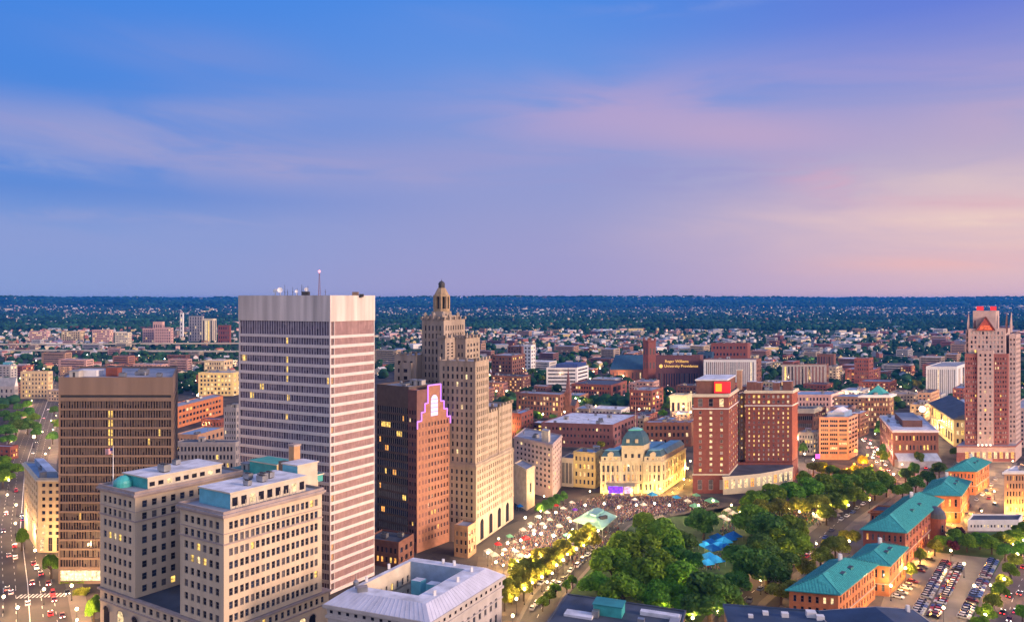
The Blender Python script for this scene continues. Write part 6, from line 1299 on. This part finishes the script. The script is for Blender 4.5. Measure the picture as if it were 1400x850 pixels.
on_road(b_st, [(1264, 612, 'red'), (1267, 620, 'red'), (1262, 600, 'white'), (1267, 632, 'red'), (1266, 640, 'red'), (1262, 588, 'white'), (1258, 575, 'silver')], 'behind the white roofed brick office', 'cars behind the brick offices', False)

CLOTH = {c: mat('tent_cloth_' + c.replace(' ', '_'), v_, .7, .08, .6, .2, transl=.45) for c, v_ in {'white': (.40, .36, .33), 'red': (.55, .04, .05), 'blue': (.02, .20, .70), 'light blue': (.04, .40, .85), 'green': (.20, .52, .36), 'purple': (.15, .04, .45)}.items()}
def tent(px, py, c, sz, group, lit=0, rz=.4, label=None):
    q = P(px, py); t = thing('market_tent', label or '%s canopy tent %s' % (c, near_phrase(px, py, q.y)), 'tent', (q.x, q.y, 0), group, rz); sz *= rc.uniform(.55, .78) if group == 'festival tents' else 1; s = sz / 2; m = MB()
    cn = [(-s, -s), (s, -s), (s, s), (-s, s)]
    for i in range(4): a, b_ = cn[i], cn[(i + 1) % 4]; m.face([(*a, 2.5), (*b_, 2.5), (0, 0, 2.5 + sz * .36)], CLOTH[c]); m.face([(*a, 2.15), (*b_, 2.15), (*b_, 2.5), (*a, 2.5)], CLOTH[c])
    m.build('canopy', t)
    for a in cn: link('leg', LEGM, t, (a[0] * .96, a[1] * .96, 0))
    if lit:
        if 'tent' not in LLIB: l = bpy.data.lights.new('tent_light', 'POINT'); l.energy = 420; l.color = (1, .80, .58); l.shadow_soft_size = .3; LLIB['tent'] = l
        link('light', LLIB['tent'], t, (0, 0, 2.2))
lg = MB(); lg.tube((0, 0, 0), (0, 0, 2.5), .05, .05, STEEL, 6); LEGM = lg.mesh('leg')
for q in ((681, 750, 'red', 4, 0), (719, 742, 'red', 5, 0), (697, 739, 'green', 5, 0), (711, 697, 'blue', 5, 0), (760, 696, 'red', 4, 0), (786, 702, 'purple', 4.5, 0), (775, 738, 'green', 5, 1), (668, 760, 'white', 4.5, 1), (676, 765, 'white', 4.5, 1), (690, 758, 'white', 4, 1), (712, 766, 'white', 4.5, 1), (721, 768, 'white', 4.5, 1), (705, 760, 'white', 4, 1), (730, 731, 'white', 4, 1), (742, 722, 'white', 4.5, 1), (752, 716, 'white', 4, 1), (735, 712, 'white', 4, 1), (765, 725, 'white', 4, 1), (778, 714, 'white', 4, 1), (748, 706, 'white', 4, 1), (770, 700, 'white', 4, 1), (757, 738, 'white', 4.5, 1),
          (782, 692, 'white', 4, 1), (726, 722, 'white', 4, 0), (715, 730, 'white', 4, 1), (703, 747, 'white', 4, 0), (892, 681, 'light blue', 6, 0), (925, 685, 'light blue', 5, 0), (940, 690, 'white', 5, 1), (952, 682, 'green', 5, 0), (950, 697, 'green', 7, 0), (973, 690, 'green', 8, 0), (996, 703, 'white', 6, 1), (1003, 708, 'white', 6, 1), (988, 712, 'white', 5, 1), (995, 716, 'white', 5, 1), (1117, 712, 'white', 5, 1), (1125, 716, 'white', 5, 0), (1140, 709, 'white', 7, 0), (1146, 704, 'white', 6, 0), (868, 688, 'white', 4, 1), (880, 695, 'white', 4, 1), (849, 697, 'white', 4, 0)):
    tent(*q[:4], 'festival tents', q[4])
for q in ((972, 748, 'blue', 6), (981, 741, 'blue', 6), (990, 746, 'light blue', 6), (984, 752, 'light blue', 6), (975, 756, 'blue', 6), (996, 742, 'blue', 6), (970, 768, 'light blue', 6.5), (979, 772, 'light blue', 6), (967, 776, 'light blue', 5), (1003, 738, 'blue', 6), (965, 752, 'light blue', 5), (993, 754, 'blue', 5)): tent(*q, 'blue tents in the park', 1 if q[2] == 'light blue' else 0)
ss = P(1118, 634); sgn = thing('shop_sign', 'glowing pink shop sign beside the tan grid office', 'sign', ss); m = MB(); m.box((0, 0, 4), 3.2, .3, 3.2, litmat('pink_sign_glow', (1, .05, .55), 2.2, .2)); m.build('panel', sgn); m = MB(); m.tube((0, .3, 0), (0, .3, 7), .14, .14, DARKMETAL, 6); m.build('post', sgn)
# stage with violet screen
q = P(848, 679); st_ = thing('festival_stage', 'festival stage with glowing violet screen before city hall', 'stage', q, None, -.1); m = MB(); m.box((0, 0, 0), 17, 7, 1.2, DARKMETAL); m.build('platform', st_)
m = MB()
for x in (-8, 8):
    for y in (-3, 3): m.tube((x, y, 1.2), (x, y, 7.2), .2, .2, STEEL, 6)
m.box((0, 0, 7.2), 17.4, 7.2, .5, STEEL); m.build('canopy_frame', st_); m = MB(); m.box((-2.6, 2.6, 1.6), 8.6, .3, 5.2, litmat('violet_screen', (.16, .02, 1), 1.9, .7)); m.build('screen', st_)
m = MB(); m.box((4.6, 2.6, 1.6), 4.2, .3, 5.0, litmat('pink_screen', (1, .5, .72), 1.3, .5)); m.build('side_screen', st_)
# bus shelter hall
q = P(812, 712); bs = thing('bus_shelter', 'large pale green hipped bus shelter roof in the plaza', 'bus shelter', q); GLR = mat('pale_green_roofing', (.30, .56, .44), .5, .12, .3)
hh = 5.2; pts = [P(783, 712, hh), P(823, 724, hh), P(844, 706, hh), P(812, 695, hh)]; m = MB(q); poly = [p.to_2d().to_tuple() for p in pts]; m.prism(poly, hh, hh + .5, GLR); inr = offset(poly, -5); m.frustum(offset(poly, -.5), hh + .5, inr, hh + 3, GLR); m.prism(offset(inr, -1.2), hh + 3, hh + 4, mat('shelter_glass', (.25, .5, .45), .2), GLR); m.build('roof', bs)
for a in range(4):
    for f in (.1, .5, .9):
        c_ = Vector(poly[a]).lerp(Vector(poly[(a + 1) % 4]), f); cc = Vector(q[:2]); c_ = c_.lerp(cc, .1); m = MB(q); m.tube((c_.x, c_.y, 0), (c_.x, c_.y, hh), .18, .18, STEEL, 8); m.build('column', bs)
for f in (.3, .7):
    c_ = Vector(poly[0]).lerp(Vector(poly[1]), f).lerp(Vector(poly[2]), .4); m = MB(q); m.box((c_.x, c_.y, hh + 2.0), 5, 1.5, 1.6, DARKMETAL, .6); m.build('roof_opening', bs)
# the crowd on the plaza: far too many to count
PC = [mat('clothing_%s' % n_, c_, .9) for n_, c_ in (('dark', (.03, .03, .05)), ('white', (.34, .33, .32)), ('red', (.22, .04, .04)), ('blue', (.04, .06, .18)), ('tan', (.22, .15, .11)), ('violet', (.10, .06, .15)))]; SKIN = mat('skin', (.26, .15, .10), .7)
tv, tf, tmi = [], [], []
def ringv(z, rx, ry, n_=6): return [(rx * math.cos(2 * math.pi * i / n_), ry * math.sin(2 * math.pi * i / n_), z) for i in range(n_)]
prof = [(0, .13, .10), (.45, .14, .11), (.9, .17, .13), (1.15, .16, .11), (1.4, .23, .13), (1.5, .08, .07), (1.56, .09, .09), (1.66, .10, .10), (1.76, .04, .04)]
for z, a, b_ in prof: tv += ringv(z, a, b_)
for i in range(len(prof) - 1):
    for k in range(6): tf.append((i * 6 + k, i * 6 + (k + 1) % 6, i * 6 + 6 + (k + 1) % 6, i * 6 + 6 + k)); tmi.append(i)
tv = np.array(tv); tf = np.array(tf); tmi = np.array(tmi)
def crowd(polys, n_):
    r = np.random.default_rng(5); pp = []
    def inside(x, y, po):
        c = False
        for i in range(len(po)):
            (x0, y0), (x1, y1) = po[i], po[i - 1]
            if (y0 > y) != (y1 > y) and x < (x1 - x0) * (y - y0) / (y1 - y0) + x0: c = not c
        return c
    while len(pp) < n_:
        po, wt = polys[r.choice(len(polys), p=[w_[1] for w_ in polys])]; xs = [q[0] for q in po]; ys = [q[1] for q in po]; x, y = r.uniform(min(xs), max(xs)), r.uniform(min(ys), max(ys))
        if inside(x, y, po): pp.append(P(x, y))
    V = np.concatenate([(tv * r.uniform(.9, 1.06)) + np.array(p) for p in pp]); nv = len(tv); Fc = np.concatenate([tf + i * nv for i in range(len(pp))]); mi = np.concatenate([np.where(tmi >= 5, 6, np.where(tmi < 2, r.choice([0, 0, 3, 4]), r.integers(0, 6))) for _ in pp])
    me = bpy.data.meshes.new('crowd'); me.vertices.add(len(V)); me.vertices.foreach_set('co', V.ravel()); me.loops.add(Fc.size); me.loops.foreach_set('vertex_index', Fc.ravel()); me.polygons.add(len(Fc)); me.polygons.foreach_set('loop_start', np.arange(0, Fc.size, 4))
    for c in PC + [SKIN]: me.materials.append(c)
    me.polygons.foreach_set('material_index', mi.astype(np.int32)); me.update(calc_edges=True); o = bpy.data.objects.new('crowd', me); COL.objects.link(o); struct(o, 'stuff'); o['label'] = 'festival crowd filling the plaza before city hall'; o['category'] = 'crowd'
crowd([([(672, 775), (700, 735), (770, 692), (822, 680), (840, 694), (790, 712), (760, 745), (700, 775)], .45), ([(822, 680), (950, 680), (985, 692), (900, 705), (846, 715), (838, 696)], .35), ([(985, 700), (1010, 705), (1005, 735), (965, 760), (960, 778), (985, 780)], .06), ([(1010, 700), (1160, 690), (1120, 720), (1060, 705)], .08), ([(770, 770), (845, 712), (860, 712), (790, 780)], .06)], 3600)

# ================================================================== the city beyond
rb = random.Random(21); used = list(OCC)
def free(x, y, r): return all((x - a) ** 2 + (y - b_) ** 2 > (r + c) ** 2 for a, b_, c in used)
dim = lambda n_, c: mat('weathered_' + n_, c, .85, .2, .3)  # darker tones of the wall colours for the city blocks
FW = [('red brick', REDB), ('brown brick', BRNB), ('red brick', REDB), ('brown brick', BRNB), ('rust brick', RUST), ('plum brick', PURPB), ('tan brick', TANC), ('brown stone', ITTL), ('cream', dim('cream', (.42, .33, .22))), ('white', dim('white', (.48, .47, .48))), ('grey', GREYC), ('tan brick', TANC), ('pink', dim('pink', (.42, .26, .24))), ('pale stone', dim('stone', (.40, .35, .28)))]; FR = [('white', WHITE_R), ('grey', GREY_R), ('dark', DARK_R), ('blue', BLUE_R), ('blue', BLUE_R), ('dark', DARK_R)]
def hidden(px, d):
    return (px < 0 or px > 1400 or (80 < px < 240 and d < 760) or (135 < px < 520 and d < 900) or (325 < px < 515) or (515 < px < 660 and d < 1100) or (820 < px < 1250 and d < 540) or (640 < px < 1000 and d < 500) or (px > 1000 and d < 540) or (px < 90 and d < 1000 and px > 20) or (px < 20 and d < 800))
cnt = 0; tries = 0
while cnt < 215 and tries < 12000:
    tries += 1; px = rb.uniform(-10, 1410); y = rb.uniform(446, 610); d = H * F / (y - Y0)
    if hidden(px, d): continue
    k_ = min(1, d / 1000); wd, dp = rb.uniform(14, 44) * k_, rb.uniform(13, 30) * k_; q = D(px, d); r = max(wd, dp) * .55
    if not free(q.x, q.y + dp / 2, r * .9): continue
    cn, wmx = rb.choice(FW); rn_, rmx = rb.choice(FR); st_n = rb.choice([2, 2, 3, 3, 4, 4, 5, 6] if d < 1600 else [2, 3, 3, 4]); h = st_n * 3.7 + 1.5
    xl, xr = px - wd * 1000 / d, px + dp * 420 / d
    b = Bld('city_block', '%s %s storey block with %s roof %s' % (cn, ('two', 'three', 'four', 'five', 'six')[st_n - 2], rn_, where(px, d)), px, xl, xr, d=d, h=h, group='flat roofed blocks of the city', lit=rb.choice([.05, .1, .2, .35]), depth=.2)
    used.append((q.x, q.y + dp / 2, r))
    nw = max(3, int(b.w / (3.6 if d < 1000 else 6))); nr = max(2, int(b.dp / (4 if d < 1000 else 7)))
    L = dict(n=nw, m=st_n, fx=.5, fz=.5, bot=.8, top=1) if d < 1100 else dict(n=1, m=st_n, fx=.9, fz=.4, bot=.6, top=.8, style='plain')
    R = dict(n=nr, m=st_n, fx=.5, fz=.5, bot=.8, top=1) if d < 1100 else dict(n=1, m=st_n, fx=.85, fz=.4, bot=.6, top=.8)
    b.block(0, b.w, 0, b.dp, 0, h, wmx, rmx, L=L, R=R, par=.7)
    if d < 1100: b.clutter(0, b.w, 0, b.dp, h + .07, rb.randint(1, 4))
    b.finish(70); cnt += 1
for k_ in range(9000):      # the smaller blocks between them
    if cnt >= 298: break
    px = rb.choice([rb.uniform(0, 325), rb.uniform(660, 1400), rb.uniform(660, 1400)]); y = rb.uniform(455, 600); d = H * F / (y - Y0)
    if hidden(px, d): continue
    wd, dp = rb.uniform(9, 20), rb.uniform(8, 15); q = D(px, d); r = max(wd, dp) * .55
    if not free(q.x, q.y + dp / 2, r * .9): continue
    cn, wmx = rb.choice(FW); rn_, rmx = rb.choice(FR); st_n = rb.choice([2, 2, 3, 3, 4]); h = st_n * 3.5 + 1
    b = Bld('city_block', 'narrow %s %s storey building with %s roof %s' % (cn, ('two', 'three', 'four')[st_n - 2], rn_, where(px, d)), px, px - wd * 1000 / d, px + dp * 420 / d, d=d, h=h, group='flat roofed blocks of the city', lit=rb.choice([.1, .2, .4]), depth=.2)
    used.append((q.x, q.y + dp / 2, r)); b.block(0, b.w, 0, b.dp, 0, h, wmx, rmx, L=dict(n=max(2, int(b.w / 3.4)), m=st_n, fx=.5, fz=.52, bot=.6, top=.8), R=dict(n=max(2, int(b.dp / 4)), m=st_n, fx=.5, fz=.52, bot=.6, top=.8), par=.6); b.finish(24); cnt += 1
# houses
HW = {'white': (.72, .70, .70), 'cream': (.62, .54, .42), 'pale blue': (.40, .48, .60), 'grey': (.34, .34, .37), 'pink': (.62, .42, .40), 'yellow': (.62, .50, .24), 'brick red': (.36, .13, .10)}; HR = {'grey': (.20, .20, .23), 'dark': (.07, .075, .09), 'brown': (.20, .12, .09), 'reddish': (.34, .12, .09), 'pale': (.50, .49, .52)}
HWM = {k: mat('house_wall_' + k.replace(' ', '_'), v_) for k, v_ in HW.items()}; HRM = {k: mat('house_roof_' + k, v_) for k, v_ in HR.items()}
SH = [(10, 8, 6, 3.2), (13, 8.5, 6.4, 3.4), (9, 9, 8.8, 2.6), (18, 10, 8, 2.8)]
def house_parts(i, wmx, rmx):
    l, w_, h, rz = SH[i]; a = MB(); a.prism([(-l / 2, -w_ / 2), (l / 2, -w_ / 2), (l / 2, w_ / 2), (-l / 2, w_ / 2)], 0, h, wmx)
    for x in (-l / 2, l / 2): a.face([(x, -w_ / 2, h), (x, w_ / 2, h), (x, 0, h + rz)], wmx)
    for k in range(3):
        x = -l / 2 + l * (k + .5) / 3
        for s in (-1, 1):
            for z in (1.2, 4.0): a.face([(x - .5, s * (w_ / 2 + .02), z), (x + .5, s * (w_ / 2 + .02), z), (x + .5, s * (w_ / 2 + .02), z + 1.5), (x - .5, s * (w_ / 2 + .02), z + 1.5)], G_DARK if (k + i) % 4 else LIT_W)
    b_ = MB()
    for s in (-1, 1): b_.face([(-l / 2 - .4, s * (w_ / 2 + .4), h - .25), (l / 2 + .4, s * (w_ / 2 + .4), h - .25), (l / 2 + .4, 0, h + rz + .1), (-l / 2 - .4, 0, h + rz + .1)], rmx)
    b_.box((l * .2, .8, h + rz * .6), .8, .8, 2.2, REDB); return a, b_
HPM = {}
def house(x, y, rz, i, wc, rc_, label, z=0):
    k = (i, wc, rc_)
    if k not in HPM: a, b_ = house_parts(i, HWM[wc], HRM[rc_]); HPM[k] = (a.mesh('house'), b_.mesh('roof'))
    o = bpy.data.objects.new('house', HPM[k][0]); COL.objects.link(o); o.location = (x, y, z); o.rotation_euler = (0, 0, rz); tag(o, label, 'house', 'houses among the trees'); link('roof', HPM[k][1], o, (0, 0, 0))
cnt = 0; tries = 0
while cnt < 260 and tries < 9000:
    tries += 1; px = rb.uniform(-5, 1405); y = rb.uniform(437, 520); d = H * F / (y - Y0)
    if hidden(px, d): continue
    q = D(px, d)
    if not free(q.x, q.y, 9): continue
    wc, rc_ = rb.choice(list(HW)), rb.choice(list(HR)); i = rb.randrange(4); used.append((q.x, q.y, 9))
    house(q.x, q.y, rb.choice([.38, .38, 1.95, 1.2]) + rb.uniform(-.1, .1), i, wc, rc_, '%s %s house with %s roof %s' % (('small', 'medium', 'tall', 'long')[i], wc, rc_, where(px, d))); cnt += 1
# the rest of the far houses: a mass no one could count
far_m = MB(); wl, rl = list(HWM.values()), list(HRM.values())
for k in range(8200):
    px = rb.uniform(-20, 1420); u_ = rb.random(); y = 423 + 62 * u_ ** 1.5 if rb.random() < .62 else rb.uniform(415, 432); d = H * F / (y - Y0)
    if 325 < px < 515: continue
    q = D(px, d); dens = math.sin(q.x * .004 + 1) + math.sin(q.y * .003 + q.x * .0013) + .5 * math.sin(q.x * .011)
    if dens < rb.uniform(-1.6, .9) or not free(q.x, q.y, 9): continue
    z = gz(q.x, q.y); big = rb.random() < .10; l, w_, h = (rb.uniform(8, 14), rb.uniform(7, 9), rb.uniform(5, 8)) if not big else (rb.uniform(25, 60), rb.uniform(15, 30), rb.uniform(7, 13))
    rz = rb.choice([.38, 1.95]) + rb.uniform(-.2, .2); ca, sa = math.cos(rz), math.sin(rz); T = lambda x, y_: (q.x + x * ca - y_ * sa, q.y + x * sa + y_ * ca); po = [T(-l / 2, -w_ / 2), T(l / 2, -w_ / 2), T(l / 2, w_ / 2), T(-l / 2, w_ / 2)]; wmx = rb.choice(wl[:2] + wl)
    if big: far_m.prism(po, z - 3, z + h, wmx, rb.choice([WHITE_R, GREY_R, BLUE_R]), bottom=False)
    else:
        rm_ = rb.choice(rl); far_m.prism(po, z - 3, z + h, wmx, bottom=False); a_, c_ = T(-l / 2, 0), T(l / 2, 0); zt = z + h + 3
        far_m.face([(*po[0], z + h), (*po[1], z + h), (*c_, zt), (*a_, zt)], rm_); far_m.face([(*po[2], z + h), (*po[3], z + h), (*a_, zt), (*c_, zt)], rm_); far_m.face([(*po[0], z + h), (*po[3], z + h), (*a_, zt)], wmx); far_m.face([(*po[1], z + h), (*po[2], z + h), (*c_, zt)], wmx)
struct(far_m.build('distant_houses'), 'stuff')
# lit points far off: street lamps and bright windows in the distance
lm_far = MB()
for k in range(2000):
    px = rb.uniform(-10, 1410); y = 416 + 134 * rb.random() ** 1.9; d = H * F / (y - Y0)
    if 325 < px < 515: continue
    q = D(px, d); z = gz(q.x, q.y) + 8; s = max(.35, d / 3300) * rb.uniform(.7, 1.5)
    if d < 700: continue
    lm_far.lathe((q.x, q.y, z), [(0, -s), (s, 0), (0, s)], rb.choice([LIT_FAR_W, LIT_FAR_O, LIT_FAR_W, LIT_FAR_P]), 4)
struct(lm_far.build('distant_street_lights'), 'stuff')
# tree individuals of the mid distance, then the wood that reads as one mass
n_more = max(0, 285 - len(TREES)); cnt = 0; tries = 0
while cnt < n_more and tries < 8000:
    tries += 1; px = rb.uniform(-5, 1405); y = rb.uniform(490, 620); d = H * F / (y - Y0)
    if hidden(px, d): continue
    q = D(px, d); R = rb.uniform(3.5, 6.5)
    if not free(q.x, q.y, R * .7): continue
    used.append((q.x, q.y, R * .5)); kd = rb.choice([0, 1, 1, 2]); tree(q.x, q.y, R, R * rb.uniform(1.9, 2.4), kd, False, '%s %s street tree %s' % ('tall' if R > 5.2 else 'small', ('green', 'dark green', 'yellow green')[kd], where(px, d, True)), 'trees between the city blocks'); cnt += 1
import bmesh
def blob(sub):
    bm = bmesh.new(); bmesh.ops.create_icosphere(bm, subdivisions=sub, radius=1); bm.verts.ensure_lookup_table(); v_ = np.array([v.co[:] for v in bm.verts]); f_ = np.array([[v.index for v in f.verts] for f in bm.faces]); bm.free(); return v_, f_
def wood(name, n_, ylo, yhi, pw, sub, rlo, rhi, mt):
    bv, bf = blob(sub); r = np.random.default_rng(sub * 7 + n_); V, Fc = [], []; k = 0
    for _ in range(n_ * 3):
        if k >= n_: break
        px = r.uniform(-20, 1420); y = ylo + (yhi - ylo) * r.random() ** pw; d = H * F / (y - Y0)
        if 330 < px < 508 or hidden(px, d): continue
        x, yy = (px - 700) / F * d, d; R = r.uniform(rlo, rhi)
        if d < 2300 and not free(x, yy, R * .5): continue
        V.append(bv * np.array([R, R, R * (.85 if sub > 1 or R < 14 else .45)]) * r.uniform(.72, 1.2, (len(bv), 1)) + np.array([x, yy, gz(x, yy) + R * .75])); Fc.append(bf + k * len(bv)); k += 1
    V, Fc = np.concatenate(V), np.concatenate(Fc); me = bpy.data.meshes.new(name); me.vertices.add(len(V)); me.vertices.foreach_set('co', V.ravel()); me.loops.add(Fc.size); me.loops.foreach_set('vertex_index', Fc.ravel().astype(np.int32)); me.polygons.add(len(Fc)); me.polygons.foreach_set('loop_start', np.arange(0, Fc.size, 3)); me.update(calc_edges=True); me.materials.append(mt); o = bpy.data.objects.new(name, me); COL.objects.link(o); struct(o, 'stuff')
WOODM = mat('far_foliage', (.018, .060, .026), .9, .35, .05, .1, island=.4)
wood('city_trees', 4200, 447, 560, 1.5, 2, 4, 7, WOODM); WOODF = mat('distant_foliage', (.016, .058, .028), .9, .6, .0022, .1, island=.5); wood('distant_wood', 9000, 420, 452, 1.0, 1, 7, 13, WOODF); wood('far_wood', 6000, 412.5, 424, .7, 1, 16, 34, WOODF)

# ================================================================== haze
hz = MB(); R = 21000; c = [(-R, -4000), (R, -4000), (R, 21000), (-R, 21000)]; hz.prism(c, -8, 137, CONC)
hm = bpy.data.materials.new('haze'); hm.use_nodes = True; t = hm.node_tree; t.nodes.clear(); vo = t.nodes.new('ShaderNodeVolumePrincipled'); vo.inputs['Color'].default_value = (.02, .25, .9, 1); vo.inputs['Density'].default_value = HAZE; vo.inputs['Anisotropy'].default_value = .1; ou = t.nodes.new('ShaderNodeOutputMaterial'); t.links.new(vo.outputs[0], ou.inputs['Volume'])
for m_ in (hm,): m_.cycles.homogeneous_volume = True if hasattr(m_.cycles, 'homogeneous_volume') else None
o = hz.build('haze'); o.data.materials.clear(); o.data.materials.append(hm); struct(o, 'stuff')

# ================================================================== labels that single each thing out
ORD = ['leftmost', 'second', 'third', 'fourth', 'fifth', 'sixth', 'seventh', 'eighth', 'ninth', 'tenth', 'eleventh', 'twelfth', 'thirteenth', 'fourteenth', 'fifteenth', 'sixteenth', 'seventeenth', 'eighteenth', 'nineteenth', 'twentieth']
NUM = ['', 'one', 'two', 'three', 'four', 'five', 'six', 'seven', 'eight', 'nine', 'ten', 'eleven', 'twelve', 'thirteen', 'fourteen', 'fifteen', 'sixteen', 'seventeen', 'eighteen', 'nineteen', 'twenty']
by = {}
for o in THINGS: by.setdefault(o['label'], []).append(o)
for lab, os_ in by.items():
    if len(os_) < 2: continue
    os_.sort(key=lambda o: pix(o.location)[0])
    for k, o in enumerate(os_):
        if len(os_) == 2: o['label'] = lab + (', the left of two' if k == 0 else ', the right of two')
        elif k == 0: o['label'] = lab + ', leftmost of %s' % NUM[min(20, len(os_))]
        elif k == len(os_) - 1: o['label'] = lab + ', rightmost of %s' % NUM[min(20, len(os_))]
        else: o['label'] = lab + ', %s from left' % ORD[min(19, k)]

for o in THINGS:
    ws = o['label'].split()
    while len(ws) > 16 and 'the' in ws: ws.remove('the')
    while len(ws) > 16 and 'with' in ws: ws.remove('with')
    o['label'] = ' '.join(ws)
